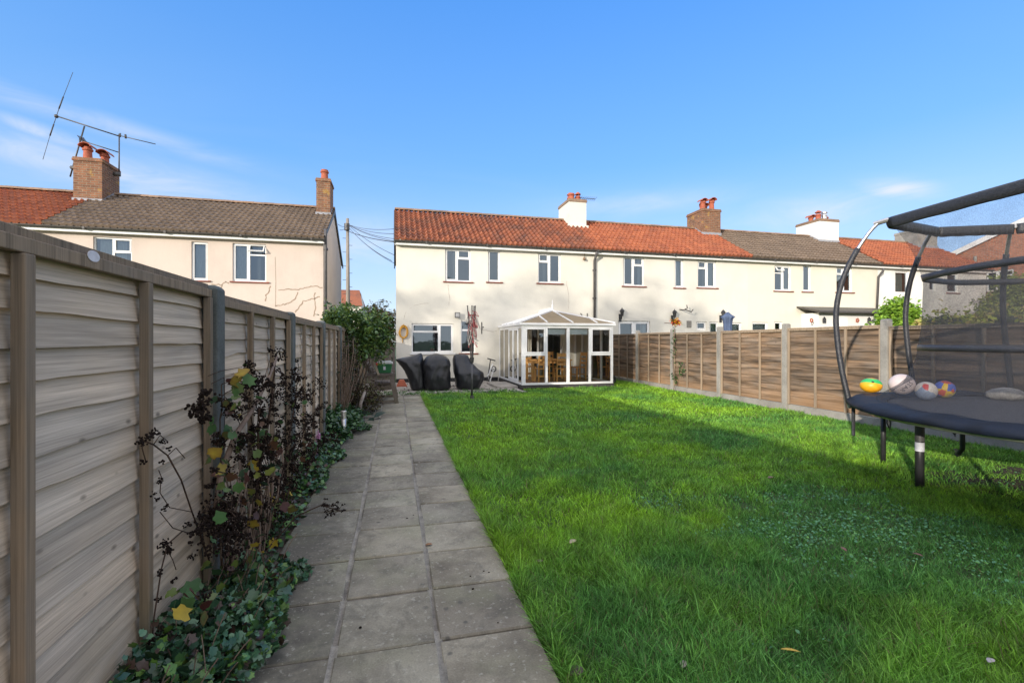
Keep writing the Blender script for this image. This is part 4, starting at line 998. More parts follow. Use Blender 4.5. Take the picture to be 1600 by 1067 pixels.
# aerials on the left chimney (each mast moves on its own)
YA = 18.3
def aw(u, v, Y=YA): return atY(u, v, Y)
a1 = thing('aerial', 'large dipole aerial on a leaning mast strapped to the left chimney', 'aerial', tuple(aw(109.6, 277)))
b = MB(); b.tube([aw(109.6, 277), aw(132, 198)], 0.022, 8); b.tube([aw(109, 262), aw(119, 262)], 0.02, 6); b.box(*(lambda p: (p.x-0.05, p.x+0.12, p.y-0.05, p.y+0.05, p.z-0.05, p.z+0.05))(aw(114, 263))); b.build('mast', M_alu, a1, smooth=True)
b = MB(); b.tube([aw(87.7, 182), aw(186, 213.5)], 0.02, 8); b.build('boom', M_alu, a1, smooth=True)
b = MB(); b.tube([aw(113.8, 114), aw(99, 152)], 0.007, 6); b.tube([aw(99, 152), aw(92, 171)], 0.018, 6); b.tube([aw(92, 171), aw(84, 195)], 0.009, 6); b.tube([aw(84, 195), aw(78, 213)], 0.018, 6); b.tube([aw(78, 213), aw(67, 250)], 0.007, 6)
b.sphere(aw(88, 182.5), 0.06, 8, 6); b.build('dipole', M_alu, a1, smooth=True)
b = MB(); b.tube([aw(126, 220), aw(186, 239)], 0.017, 6)
for k in range(5): p = aw(127+k*2.2, 220+k*0.8); b.tube([p+Vector((0, -0.2, 0.08)), p+Vector((0, 0.2, -0.08))], 0.01, 5)
for uu in np.linspace(124, 131, 4): b.tube([aw(uu, 216), aw(uu, 226)], 0.01, 5)
b.build('lower_boom', M_alu, a1, smooth=True)
a2 = thing('aerial', 'upright mast with a long thin rod aerial at the right of the left chimney', 'aerial', tuple(aw(186, 276)))
b = MB(); b.tube([aw(186, 276), aw(186.3, 210)], 0.02, 8); b.box(*(lambda p: (p.x-0.14, p.x+0.05, p.y-0.05, p.y+0.05, p.z-0.06, p.z+0.06))(aw(185, 273))); b.build('mast', M_alu, a2, smooth=True)
b = MB(); b.tube([aw(184, 212), aw(243, 226)], 0.014, 6); b.tube([aw(196, 211), aw(196.5, 217)], 0.03, 6); b.tube([aw(188, 209), aw(188, 215)], 0.02, 6); b.build('rod', M_alu, a2, smooth=True)
a3 = thing('aerial', 'small comb shaped television aerial on the white chimney', 'aerial', tuple(atY(897, 314, 18.2)))
b = MB(); p0, p1 = atY(898, 309.5, 18.2), atY(930, 311.7, 18.2); b.tube([p0, p1], 0.012, 6); b.tube([p0, atY(898, 317, 18.2)], 0.014, 6)
for k in range(11):
    q = p0.lerp(p1, k/10); b.tube([q+Vector((0.02, -0.12, 0.05)), q+Vector((-0.02, 0.12, -0.05))], 0.007, 5)
b.build('boom', M_alu, a3)
# brick gable house far right
bh = thing('brick_house', 'orange brick gable fronted house at the far right edge', 'house', (0, 0, 0))
BX, BY = 27.3, 19.7
gx0, gx1, gy0, gy1, gz, gr = 0.0, 13.0, 0.0, 8.0, 4.95, 7.35
gm = (gx0+gx1)/2
pa, pb_ = atX(1540, 424, BX), atX(1584, 424, BX); zt2 = atX(1562, 423, BX).z; zb2 = atX(1562, 455, BX).z
wp = (BY-pa.y, BY-pb_.y, zb2, zt2)
b = MB(); xs = [gx0, wp[0], wp[1], gx1]; zs = [0, wp[2], wp[3], gz]
for i in range(3):
    for j in range(3):
        if i == 1 and j == 1: continue
        b.add([(xs[i], gy0, zs[j]), (xs[i+1], gy0, zs[j]), (xs[i+1], gy0, zs[j+1]), (xs[i], gy0, zs[j+1])], [(0, 1, 2, 3)])
b.add([(gx0, gy0, gz), (gx1, gy0, gz), (gm, gy0, gr)], [(0, 1, 2)])
b.add([(gx0, gy0, 0), (gx0, gy1, 0), (gx0, gy1, gz), (gx0, gy0, gz)], [(0, 1, 2, 3)]); b.add([(gx1, gy0, 0), (gx1, gy1, 0), (gx1, gy1, gz), (gx1, gy0, gz)], [(0, 1, 2, 3)])
b.add([(gx0, gy1, 0), (gx1, gy1, 0), (gx1, gy1, gz), (gm, gy1, gr), (gx0, gy1, gz)], [(0, 1, 2, 3, 4)])
b.build('wall', M_brickR, bh)
window(bh, *wp[:2], wp[2], wp[3], gy0, 'RV', mull=0.4)
for nm, mt, o0, dz0, dz1, ya_, yb_ in (('roof', M_tileO, 0.35, 0.04, 0.14, gy0-0.12, gy1+.12), ('bargeboard', M_white, 0.35, -0.12, 0.12, gy0-0.16, gy0-0.122)):
    b = MB()
    for xe in (gx0-o0, gx1+o0):
        ze = gz-o0*(gr-gz)/(gx1-gm)
        b.loft([[(xe, ya_, ze+dz0), (xe, ya_, ze+dz1), (xe, yb_, ze+dz1), (xe, yb_, ze+dz0)], [(gm, ya_, gr+dz0), (gm, ya_, gr+dz1), (gm, yb_, gr+dz1), (gm, yb_, gr+dz0)]])
    b.build(nm, mt, bh)
p = atX(1526, 425, BX); b = MB(); b.tube([(BY-p.y, -0.08, p.z-0.3), (BY-p.y, -0.08, p.z+0.75)], 0.06, 8); b.build('flue', M_conc, bh)
bh.location = (BX, BY, 0); bh.rotation_euler = (0, 0, -PI/2)
# distant roof, pole, wires
dh = thing('distant_house', 'small red tiled roof glimpsed between the houses behind the pole', 'house', (-3.5, 36, 0))
p0, p1 = atY(524, 455, 36), atY(560, 455, 36); zt_, zb_ = p0.z, atY(545, 478, 36).z
b = MB(); b.add([(p0.x, 36, zb_), (p1.x+0.3, 36, zb_), (p1.x-0.1, 38.5, zt_+0.35), (p0.x, 38.5, zt_+0.35), (p1.x+0.3, 41, zb_), (p0.x, 41, zb_)], [(0, 1, 2, 3), (3, 2, 4, 5)]); b.build('roof', M_tileR, dh)
b = MB(); b.box(p0.x, p1.x+0.2, 36.2, 40.8, 0, zb_+0.1); b.add([(p1.x+0.2, 36.2, zb_), (p1.x+0.2, 40.8, zb_), (p1.x+0.0, 38.5, zt_+0.2)], [(0, 1, 2)]); b.build('wall', M_rendC, dh)
up = thing('telegraph_pole', 'tall weathered wooden telegraph pole standing between the two terraces', 'pole', (-2.8, 30, 0))
pb = atY(543, 342, 30); b = MB(); b.tube([(pb.x+0.05, 30, 0), (pb.x, 30, pb.z)], [0.14, 0.085], 12); b.build('shaft', M_pole, up, smooth=True)
b = MB(); b.tube([(pb.x-0.02, 29.85, pb.z-0.35), (pb.x-0.02, 29.85, pb.z-0.75)], 0.16, 10); b.build('junction_box', M_gut, up)
b = MB()
for k in range(10): z = pb.z-1.2-k*0.42; s_ = 1 if k % 2 else -1; b.tube([(pb.x, 30, z), (pb.x+s_*0.28, 30, z)], 0.014, 5)
b.build('climbing_step', M_alu, up)
b = MB(); tops = [(618, 358), (618, 366), (618, 374), (620, 378), (618, 400), (616, 412), (612, 408)]
def catenary(m, p, q, sag, r): m.tube([p.lerp(q, t)-Vector((0, 0, sag*4*t*(1-t))) for t in np.linspace(0, 1, 12)], r, 5)
for (u, v) in tops[:5]: catenary(b, Vector((pb.x, 30, pb.z-0.35)), atY(u, v, 20.6), 0.15, 0.012)
b2 = Vector((pb.x, 30, pb.z-0.75)); catenary(b, b2, atY(620, 379, 20.6), 0.1, 0.02)
for (u, v) in tops[5:]: catenary(b, Vector((pb.x, 30, pb.z-0.45)), atY(u, v, 20.8), 0.2, 0.012)
catenary(b, Vector((pb.x, 30, pb.z-0.4)), atY(528, 351, 21.2), 0.1, 0.012); catenary(b, Vector((pb.x, 30, pb.z-0.4)), atY(531, 360, 21.2), 0.1, 0.012)
b.build('cable', M_alu, up)
#@@PART3
# ================================================================== CONSERVATORY
cx0, cx1, cy0, cy1 = CON
con = thing('conservatory', 'white framed glass conservatory with a bronze hipped roof against the cream house', 'conservatory', ((cx0+cx1)/2, (cy0+cy1)/2, 0))
zb, ze_ = 0.12, 1.82
b = MB(); b.box(cx0-0.02, cx1+0.02, cy0-0.02, cy1-0.002, -0.05, 0.112); b.build('plinth', M_brickD, con)
b = MB(); b.box(cx0+0.05, cx1-0.05, cy0+0.05, cy1-0.01, 0.113, 0.125); b.build('floor', M_wfloor, con)
fr_ = MB(); T = 0.07; yA, yB = cy0, cy0+T
fr_.box(cx0, cx1, yA, yB, zb, zb+0.06); fr_.box(cx0, cx1, yA, yB, ze_-0.09, ze_)
xq = [cx0, fX(818+3.5, cy0), fX(855, cy0), fX(887.5, cy0), fX(921.5, cy0), cx1]
for x_, w_ in ((cx0, 0.11), (cx1-0.07, 0.07)): fr_.box(x_, x_+w_, yA+0.001, yB-0.001, zb+0.06, ze_-0.09)
xm = [fX(854, cy0), fX(888, cy0), fX(922, cy0)]
for i, x_ in enumerate(xm): fr_.box(x_-0.035-(0.01 if i == 1 else 0), x_+0.035+(0.01 if i == 1 else 0), yA+0.001, yB-0.001, zb+0.06, ze_-0.09)
zm = atY(840, 554.5, cy0).z
bays = [(cx0+0.11, xm[0]-0.035), (xm[0]+0.035, xm[1]-0.045), (xm[1]+0.045, xm[2]-0.035), (xm[2]+0.035, cx1-0.07)]
for i in (0, 3):
    a, c = bays[i]; fr_.box(a, c, yA-0.002, yB-0.01, zm-0.035, zm+0.035)
    t = 0.04; q0, q1 = yA-0.014, yB-0.02; lo, hi = zm+0.035, ze_-0.09
    fr_.box(a, a+t, q0, q1, lo, hi); fr_.box(c-t, c, q0, q1, lo, hi); fr_.box(a+t, c-t, q0, q1, lo, lo+t); fr_.box(a+t, c-t, q0, q1, hi-t, hi)
# left side frame
fr_.box(cx0, cx0+0.04, yB+0.001, cy1-0.002, zb, zb+0.06); fr_.box(cx0, cx0+0.04, yB+0.001, cy1-0.002, ze_-0.09, ze_)
ys_ = [13.2, 13.78, 14.36, 15.0]
for y_ in ys_: fr_.box(cx0+0.001, cx0+0.026, y_-0.025, y_+0.025, zb+0.06, ze_-0.09)
fr_.box(cx0+0.001, cx0+T-0.001, cy1-0.09, cy1-0.003, zb+0.06, ze_-0.09)
# right side frame
fr_.box(cx1-T, cx1, yB+0.001, cy1-0.002, zb, zb+0.06); fr_.box(cx1-T, cx1, yB+0.001, cy1-0.002, ze_-0.09, ze_)
for y_ in (13.5, 14.25, 15.0): fr_.box(cx1-T+0.001, cx1-0.001, y_-0.03, y_+0.03, zb+0.06, ze_-0.09)
fr_.box(cx1-T+0.001, cx1-0.001, cy1-0.08, cy1-0.003, zb+0.06, ze_-0.09)
fr_.build('frame', M_white, con, bevel=0.004)
for i, (a, c) in enumerate(bays):
    yg = yA+0.04
    for (lo, hi) in (((zb+0.06, zm-0.035), (zm+0.035, ze_-0.09)) if i in (0, 3) else ((zb+0.06, ze_-0.09),)):
        g = MB(); g.add([(a, yg, lo), (c, yg, lo), (c, yg, hi), (a, yg, hi)], [(0, 1, 2, 3)]); g.build('pane', M_cglass, con)
ysd = [yB]+ys_+[cy1-0.05]
for k in range(5):
    for xx in (cx0+0.012, cx1-0.035):
        if xx > 5 and k == 4: continue
        ya, yb_ = (ysd[k], ysd[k+1]) if xx < 5 else ([yB, 13.5, 14.25, 15.0, cy1-0.05][k], [yB, 13.5, 14.25, 15.0, cy1-0.05][k+1])
        g = MB(); g.add([(xx, ya, zb+0.06), (xx, yb_, zb+0.06), (xx, yb_, ze_-0.09), (xx, ya, ze_-0.09)], [(0, 1, 2, 3)]); g.build('pane', M_cglass, con)
# double doors in the left side
for (ya, yb_) in ((13.226, 13.754), (13.806, 14.334)):
    d = MB(); t = 0.045; x_ = cx0-0.006; x2 = cx0+0.022; lo, hi = zb+0.065, ze_-0.095
    d.box(x_, x2, ya, ya+t, lo, hi); d.box(x_, x2, yb_-t, yb_, lo, hi); d.box(x_, x2, ya+t, yb_-t, lo, lo+t+0.03); d.box(x_, x2, ya+t, yb_-t, hi-t, hi)
    do = d.build('door', M_white, con, bevel=0.003)
    if ya < 13.5:  # handle on the meeting stile
        hd = MB(); hd.box(x_-0.012, x_-0.001, yb_-t+0.01, yb_-0.015, 0.85, 1.02); hd.tube([(x_-0.04, yb_-0.03, 0.96), (x_-0.04, yb_-0.15, 0.96)], 0.009, 6); hd.tube([(x_-0.005, yb_-0.03, 0.96), (x_-0.04, yb_-0.03, 0.96)], 0.009, 6); hd.build('handle', M_zinc, do)
# gutter
g = MB(); G = 0.06
g.box(cx0-G, cx1+G, cy0-G, cy0-0.003, ze_-0.01, ze_+0.055); g.box(cx0-G, cx0-0.003, cy0-0.002, cy1-0.003, ze_-0.01, ze_+0.055); g.box(cx1+0.003, cx1+G, cy0-0.002, cy1-0.003, ze_-0.01, ze_+0.055)
g.build('gutter', M_white, con, bevel=0.006)
# roof: hipped front, ridge running back to the wall
xr = (cx0+cx1)/2; yr = 14.2; zr_ = 2.32; z0_ = ze_+0.06
A, B_, Cc, D_, E_, F_ = (cx0-0.05, cy0-0.05, z0_), (cx1+0.05, cy0-0.05, z0_), (cx1+0.05, cy1-0.005, z0_), (cx0-0.05, cy1-0.005, z0_), (xr, yr, zr_), (xr, cy1-0.005, zr_)
r_ = MB(); r_.add([A, B_, E_], [(0, 1, 2)]); r_.add([B_, Cc, F_, E_], [(0, 1, 2, 3)]); r_.build('roof_panel', M_poly, con, solid=0.02)
M_skysheen = simple('sky_sheen_polycarbonate', (0.55, 0.56, 0.57), (0.48, 0.49, 0.50), 3, 0.25, spec=0.6)  # left slope: pale sky reflection put into the base colour of the roof sheet
r_ = MB(); r_.add([D_, A, E_, F_], [(0, 1, 2, 3)]); r_.build('roof_panel', M_skysheen, con, solid=0.02)
bars = [(A, E_), (B_, E_), (E_, F_)]
for t in (1/3.0, 2/3.0):
    p = Vector(A).lerp(Vector(B_), t); bars.append((p, None))
lr = []
def up(v, h=0.018): return Vector(v)+Vector((0, 0, h))
rb = MB()
for (p, q) in ((A, E_), (B_, E_), (E_, F_)): rb.beam(up(p), up(q), 0.045, 0.04)
for f_ in (0.27, 0.54, 0.8):
    p = Vector(A).lerp(Vector(B_), f_-0.0)
    # front hip face: bars run up to the hips or the apex
    t = abs(0.5-f_)*2; q = Vector(A).lerp(Vector(E_), 1-t) if f_ < 0.5 else Vector(B_).lerp(Vector(E_), 1-t)
    if abs(f_-0.54) < 0.01: q = Vector(E_)
    rb.beam(up(p), up(q), 0.035, 0.03)
for f_ in (0.3, 0.55, 0.8):
    p = Vector(A).lerp(Vector(D_), f_); q = Vector((xr, min(cy1-0.01, max(yr, p.y)), zr_)); 
    if p.y < yr: q = Vector(A).lerp(Vector(E_), (p.y-A[1])/(yr-A[1]))
    rb.beam(up(p), up(q), 0.035, 0.03)
    p2 = Vector(B_).lerp(Vector(Cc), f_); q2 = Vector((2*xr-q.x, q.y, q.z)); rb.beam(up(p2), up(q2), 0.035, 0.03)
rb.build('glazing_bar', M_white, con)
cr = MB()
for y_ in np.arange(yr+0.08, cy1-0.05, 0.09): cr.tube([(xr, y_, zr_+0.04), (xr, y_, zr_+0.10)], [0.014, 0.006], 6); cr.sphere((xr, y_, zr_+0.11), 0.014, 6, 4)
cr.build('ridge_crest', M_white, con)
cr = MB(); cr.lathe((xr, yr, zr_+0.02), [(0.045, 0), (0.05, 0.05), (0.018, 0.08), (0.03, 0.13), (0.035, 0.16), (0.012, 0.20), (0.016, 0.24), (0.003, 0.34)], 12); cr.build('finial', M_white, con, smooth=True)
for i in (1, 2):
    a, c = bays[i]; bl = MB(); n_ = 6
    for k in range(n_): zz_ = ze_-0.10-0.028*k; bl.box(a+0.01, c-0.01, yB+0.02, yB+0.028+0.004*(k % 2), zz_-0.026, zz_)
    bl.build('blind', M_blind, con)
# patio doors in the house wall behind
pd = thing('patio_door', 'patio door frame with beige curtain seen through the conservatory', 'door', (4.85, YF+0.1, 0.1))
d = MB(); X0_, X1_, Z0_, Z1_ = back_door
for (a, c) in ((X0_, X0_+0.07), (X1_-0.07, X1_), (4.82, 4.88)): d.box(a, c, YF+0.05, YF+0.10, Z0_, Z1_)
d.box(X0_+0.07, X1_-0.07, YF+0.052, YF+0.098, Z1_-0.07, Z1_-0.001); d.build('frame', M_white, pd)
d = MB(); vs = []
for i in range(30): vs += [(X0_+0.1+i*0.02, YF+0.13+0.02*math.sin(i*1.7), 0.12), (X0_+0.1+i*0.02, YF+0.13+0.02*math.sin(i*1.7), 1.85)]
d.add(vs, [(2*i, 2*i+2, 2*i+3, 2*i+1) for i in range(29)]); d.build('curtain', M_rendC, pd)
g = MB(); g.add([(4.88, YF+0.075, Z0_), (X1_-0.07, YF+0.075, Z0_), (X1_-0.07, YF+0.075, Z1_-0.07), (4.88, YF+0.075, Z1_-0.07)], [(0, 1, 2, 3)]); g.build('pane', M_glass, pd)
# table and chairs
F0 = 0.126
def table(x, y, lx, ly, h):
    t = thing('dining_table', 'honey coloured wooden dining table inside the conservatory', 'table', (x, y, F0))
    b = MB(); b.box(x-lx/2, x+lx/2, y-ly/2, y+ly/2, F0+h-0.035, F0+h); b.build('top', M_oak, t, bevel=0.006)
    b = MB(); e = 0.06
    b.box(x-lx/2+e, x+lx/2-e, y-ly/2+e, y-ly/2+e+0.02, F0+h-0.12, F0+h-0.036); b.box(x-lx/2+e, x+lx/2-e, y+ly/2-e-0.02, y+ly/2-e, F0+h-0.12, F0+h-0.036); b.build('apron', M_oak, t)
    for sx in (-1, 1):
        for sy in (-1, 1):
            b = MB(); px, py = x+sx*(lx/2-0.07), y+sy*(ly/2-0.07); b.box(px-0.035, px+0.035, py-0.035, py+0.035, F0, F0+h-0.036); b.build('leg', M_oak, t, bevel=0.004)
table(4.75, 14.35, 1.35, 0.8, 0.66)
def chair(x, y, rz, label):
    t = thing('dining_chair', label, 'chair', (x, y, F0), 'wooden chairs around the dining table')
    M = Matrix.Translation((x, y, F0)) @ Matrix.Rotation(rz, 4, 'Z')
    b = MB(); b.box(-0.19, 0.19, -0.19, 0.19, 0.38, 0.405, M=M); b.build('seat', M_oak, t, bevel=0.005)
    for sx in (-1, 1):
        b = MB(); b.box(sx*0.17-0.018, sx*0.17+0.018, 0.15, 0.186, 0, 0.379, M=M); b.build('leg', M_oak, t)
        b = MB(); b.box(sx*0.17-0.018, sx*0.17+0.018, -0.186, -0.15, 0, 0.379, M=M); b.build('leg', M_oak, t)
    b = MB()
    for sx in (-1, 1): b.beam(M @ Vector((sx*0.17, -0.172, 0.406)), M @ Vector((sx*0.17, -0.22, 0.88)), 0.034, 0.03, up=(1, 0, 0))
    for z in (0.50, 0.63, 0.76): b.box(-0.152, 0.152, -0.215-(z-0.7)*0.05, -0.195-(z-0.7)*0.05, z, z+0.06+(0.05 if z > 0.7 else 0), M=M)
    b.build('backrest', M_oak, t)
    b = MB(); b.box(-0.152, 0.152, -0.175, -0.16, 0.15, 0.18, M=M); b.box(-0.152, 0.152, 0.16, 0.175, 0.15, 0.18, M=M); b.build('stretcher', M_oak, t)
    return t
chair(4.35, 13.72, 0.05, 'left wooden slat back dining chair on the near side of the table')
chair(4.95, 13.68, -0.08, 'right wooden slat back dining chair on the near side of the table')
chair(5.75, 14.25, PI/2+0.2, 'wooden dining chair at the right end of the table in the conservatory')
chair(4.3, 15.0, PI+0.1, 'wooden dining chair at the far left side of the table near the house wall')
chair(5.05, 15.05, PI, 'wooden dining chair at the far right side of the table near the house wall')
for (x, y, c_, lab) in ((4.45, 14.4, M_curt, 'small pale pot standing on the left of the dining table'), (5.1, 14.3, M_stone, 'small grey jar standing on the right of the dining table')):
    b = MB(); b.lathe((x, y, F0+0.661), [(0.05, 0), (0.07, 0.05), (0.06, 0.12), (0.045, 0.14), (0.05, 0.15)], 14); tag(b.build('jar', c_, smooth=True), lab, 'jar')

# ================================================================== WALL FITTINGS
def wall_lantern(u, v, label, Y=YF):
    p = atY(u, v, Y-0.16); t = thing('wall_lantern', label, 'wall light', (p.x, Y, p.z), 'black coach lanterns on the pale cream house')
    x, z = p.x, p.z; k = 1.15
    b = MB(); b.box(x-0.05, x+0.05, Y-0.02, Y-0.001, z-0.26*k, z-0.02); b.tube([(x, Y-0.02, z-0.16), (x, Y-0.12, z-0.2), (x, Y-0.16, z-0.1)], 0.015, 6); b.build('bracket', M_black, t)
    b = MB(); b.lathe((x, Y-0.16, z-0.10), [(0.05, 0), (0.055, 0.01), (0.075, 0.16), (0.075, 0.165)], 6)
    b.build('lamp_glass', M_dark, t)
    b = MB(); b.lathe((x, Y-0.16, z+0.066), [(0.10, 0), (0.10, 0.015), (0.045, 0.09), (0.02, 0.10), (0.012, 0.14)], 6); b.build('cap', M_black, t)
wall_lantern(972, 490, 'black coach lantern above the french doors beside the conservatory')
wall_lantern(1054, 492, 'black coach lantern on the wall above the climbing flowers')
wall_lantern(1130, 492, 'black coach lantern on the wall beside the folded blue parasol')
p = atY(714.5, 493, YF-0.1)
t = thing('floodlight', 'square black floodlight on the cream wall above the washing line', 'wall light', (p.x, YF, p.z))
b = MB(); b.box(p.x-0.085, p.x+0.085, YF-0.17, YF-0.10, p.z-0.09, p.z+0.09); b.box(p.x-0.02, p.x+0.02, YF-0.10, YF-0.001, p.z-0.02, p.z+0.02); b.build('housing', M_black, t, bevel=0.006)
b = MB(); b.box(p.x-0.065, p.x+0.065, YF-0.178, YF-0.171, p.z-0.06, p.z+0.07); b.build('lens', M_zinc, t)
# hose hung on wall
p = atY(631, 519, YF-0.05); b = MB()
for k in range(7):
    rx, rz_ = 0.125+random.uniform(-.02, .02), 0.19+random.uniform(-.03, .02); ox, oz = random.uniform(-.02, .02), random.uniform(-.03, .01)
    b.tube([(p.x+ox+rx*math.cos(a), YF-0.03-0.012*k, p.z+oz+rz_*math.sin(a)) for a in np.linspace(0.2*k, 0.2*k+2*PI, 26)], 0.014, 6, cap=False)
b.tube([(p.x-0.03, YF-0.03, p.z-0.18), (p.x-0.05, YF-0.03, p.z-0.3), (p.x-0.02, YF-0.03, p.z-0.36)], 0.013, 6)
b.tube([(p.x, YF, p.z+0.2), (p.x, YF-0.12, p.z+0.2), (p.x, YF-0.12, p.z+0.25)], 0.012, 6)
tag(b.build('garden_hose', M_hose, smooth=True), 'coiled yellow garden hose hanging on the wall left of the kitchen window', 'hose')
# bracket for hanging basket
p = atY(752.5, 513, YF)
b = MB(); b.box(p.x-0.012, p.x+0.012, YF-0.02, YF-0.001, p.z-0.2, p.z+0.2); b.tube([(p.x, YF-0.01, p.z+0.02), (p.x, YF-0.33, p.z+0.04)], 0.01, 6); b.tube([(p.x, YF-0.01, p.z-0.12), (p.x, YF-0.2, p.z+0.03)], 0.008, 6); b.tube([(p.x, YF-0.33, p.z+0.04), (p.x, YF-0.36, p.z+0.0)], 0.01, 6)
tag(b.build('basket_bracket', M_black), 'empty black basket bracket on the wall left of the conservatory', 'bracket')
p = atY(911.6, 403, YF); b = MB(); b.lathe((p.x, YF-0.08, p.z-0.1), [(0.05, 0), (0.055, 0.03), (0.03, 0.08), (0.01, 0.1)], 12); b.tube([(p.x, YF-0.08, p.z), (p.x, YF-0.08, p.z+0.1), (p.x+0.1, YF-0.01, p.z+0.14)], 0.012, 6)
tag(b.build('wall_bell', M_ridge, smooth=True), 'small bell shaped fitting under the eaves beside the downpipe', 'fitting')
b = MB(); b.tube([atY(907, 490, YF-0.05), atY(917, 505, YF-0.02)], 0.014, 6); b.tube([atY(917.5, 490, YF-0.03), atY(917.5, 507, YF-0.03)], 0.014, 6)
tag(b.build('wall_bracket', M_gut), 'slanted metal bracket stub on the wall above the conservatory roof', 'bracket')
b = MB(); b.tube([atY(1062, 484, YF-0.02), atY(1073, 485, YF-0.3), atY(1080, 488, YF-0.3), atY(1083, 484, YF-0.3)], 0.02, 6); b.tube([atY(1070, 484, YF-0.1), atY(1074, 482, YF-0.25), atY(1073, 477, YF-0.25)], 0.02, 6)
tag(b.build('dish_arm', M_gut, smooth=True), 'bent grey bracket arm on the pale cream wall', 'bracket')
p = atY(1076.5, 507, YF); b = MB(); b.box(p.x-0.1, p.x+0.1, YF-0.015, YF-0.001, p.z-0.13, p.z+0.13)
for k in range(5): b.box(p.x-0.08, p.x+0.08, YF-0.022, YF-0.015, p.z-0.1+k*0.045, p.z-0.08+k*0.045)
tag(b.build('wall_vent', M_conc), 'square beige vent grille on the pale cream wall', 'vent')
# lean-to of house 3
lt = thing('lean_to', 'low flat roofed white lean to with dark eaves against the buttery house', 'extension', (18.5, 15, 0))
X0l, X1l = 15.75, 19.7; zl = atY(1310, 487, 14.8).z
b = MB(); b.box(X0l+0.25, X1l-0.1, 14.9, YF-0.003, 0, zl-0.06); b.build('wall', M_rendW, lt)
b = MB(); b.loft([[(X0l, 14.7, zl-0.06), (X0l, YF-0.01, zl+0.18), (X0l, YF-0.01, zl+0.24), (X0l, 14.7, zl+0.02)], [(X1l, 14.7, zl-0.06), (X1l, YF-0.01, zl+0.18), (X1l, YF-0.01, zl+0.24), (X1l, 14.7, zl+0.02)]])
b.tube([(X0l, 14.66, zl-0.04), (X1l, 14.66, zl-0.04)], 0.05, 8); b.build('roof', M_gut, lt)
b = MB(); b.box(16.75, 17.4, 14.88, 14.899, 1.2, zl-0.22); b.build('window', M_white, lt)
b = MB(); p = atY(1365, 490, 14.8); b.tube([(p.x+0.05, 14.8, p.z), (p.x+0.05, 14.8, p.z-0.25), (p.x-0.15, 14.82, p.z-0.35), (p.x-0.15, 14.82, 0.3)], 0.04, 8); b.build('downpipe', M_pipe, lt)
for u, sh in ((1268, 0), (1287, 1), (1340, 0), (1357, 1)):
    p = atY(u, 501, 14.87); b = MB()
    if sh: b.lathe((p.x, 14.84, p.z-0.1), [(0.05, 0), (0.06, 0.02), (0.06, 0.16), (0.03, 0.2), (0.012, 0.24)], 8)
    else:
        for a in range(5): b.sphere((p.x+0.06*math.cos(a*1.256), 14.87, p.z+0.06*math.sin(a*1.256)), 0.04, 8, 5, sc=(1, .3, 1))
    tag(b.build('wall_lantern' if sh else 'wall_ornament', M_black if sh else M_pot), ('small dark lantern' if sh else 'small flower shaped ornament')+(' at the left' if u < 1300 else ' at the right')+' end of the lean to wall', 'lantern' if sh else 'ornament')
# blue parasol folded
p = atY(1137, 500, 11.5)
t = thing('folded_parasol', 'folded faded blue parasol standing behind the right hand fence', 'parasol', (p.x, 11.5, 0))
zt = atY(1137, 488, 11.5).z
b = MB(); b.tube([(p.x, 11.5, 0), (p.x, 11.5, zt+0.05)], 0.02, 8); b.build('pole', M_white, t)
b = MB(); rings = []
for z, r in ((zt-0.95, 0.085), (zt-0.7, 0.10), (zt-0.35, 0.10), (zt-0.2, 0.12), (zt-0.14, 0.17), (zt-0.08, 0.09), (zt, 0.02)):
    rings.append([(p.x+r*(1+0.18*math.cos(8*a))*math.cos(a), 11.5+r*(1+0.18*math.cos(8*a))*math.sin(a), z) for a in np.linspace(0, 2*PI, 33)[:-1]])
b.loft(rings); b.build('canopy', M_bluep, t, smooth=True)

# ================================================================== PATIO THINGS
def cover(name, label, cx, cy, rings, seed):
    """rings: (z, ox, oy, rx, ry, power)"""
    n = 44; zz_ = [r[0] for r in rings]; out_ = []
    for z in np.linspace(zz_[0], zz_[-1], 26):
        vals = [np.interp(z, zz_, [r[k] for r in rings]) for k in range(1, 6)]
        ring = []
        for j in range(n):
            a = 2*PI*j/n; ca, sa = math.cos(a), math.sin(a); pw = vals[4]
            f = (abs(ca)**pw+abs(sa)**pw)**(-1/pw)
            fold = 1+0.06*abs(math.sin(a*3.5+z*3+seed))+0.05*abs(math.sin(a*6-z*7+seed*2))+0.05*(float(vnoise(a*2.5+seed, z*5, seed))-0.5)*2
            ring.append((cx+vals[0]+vals[2]*f*ca*fold, cy+vals[1]+vals[3]*f*sa*fold, z))
        out_.append(ring)
    b = MB(); b.loft(out_); o = b.build(name, M_tarp, smooth=True)
    return tag(o, label, 'cover')
cover('covered_furniture', 'black plastic cover pulled to a sharp corner, leftmost of the three', 0, 13.1, [(0.02, .61, 0, .15, .2, 4), (0.10, .60, 0, .18, .24, 4), (0.3, .56, 0, .20, .25, 3.2), (0.55, .50, 0, .235, .25, 3), (0.78, .415, 0, .31, .24, 2.8), (0.875, .375, 0, .345, .2, 2.6), (0.90, .44, 0, .28, .18, 2.4), (0.95, .56, 0, .16, .12, 2), (1.0, .645, 0, .07, .06, 2), (1.03, .67, 0, .015, .02, 2)], 3)
cover('covered_furniture', 'tall rounded black plastic cover, the middle one of the three', 1.10, 13.0, [(0.02, .02, 0, .27, .26, 3), (0.10, .02, 0, .33, .3, 3), (0.35, 0, 0, .34, .32, 3), (0.7, 0, 0, .35, .30, 3), (0.86, 0, 0, .31, .27, 2.6), (0.95, -.01, 0, .23, .2, 2.4), (1.0, -.02, 0, .12, .1, 2), (1.02, -.02, 0, .03, .03, 2)], 8)
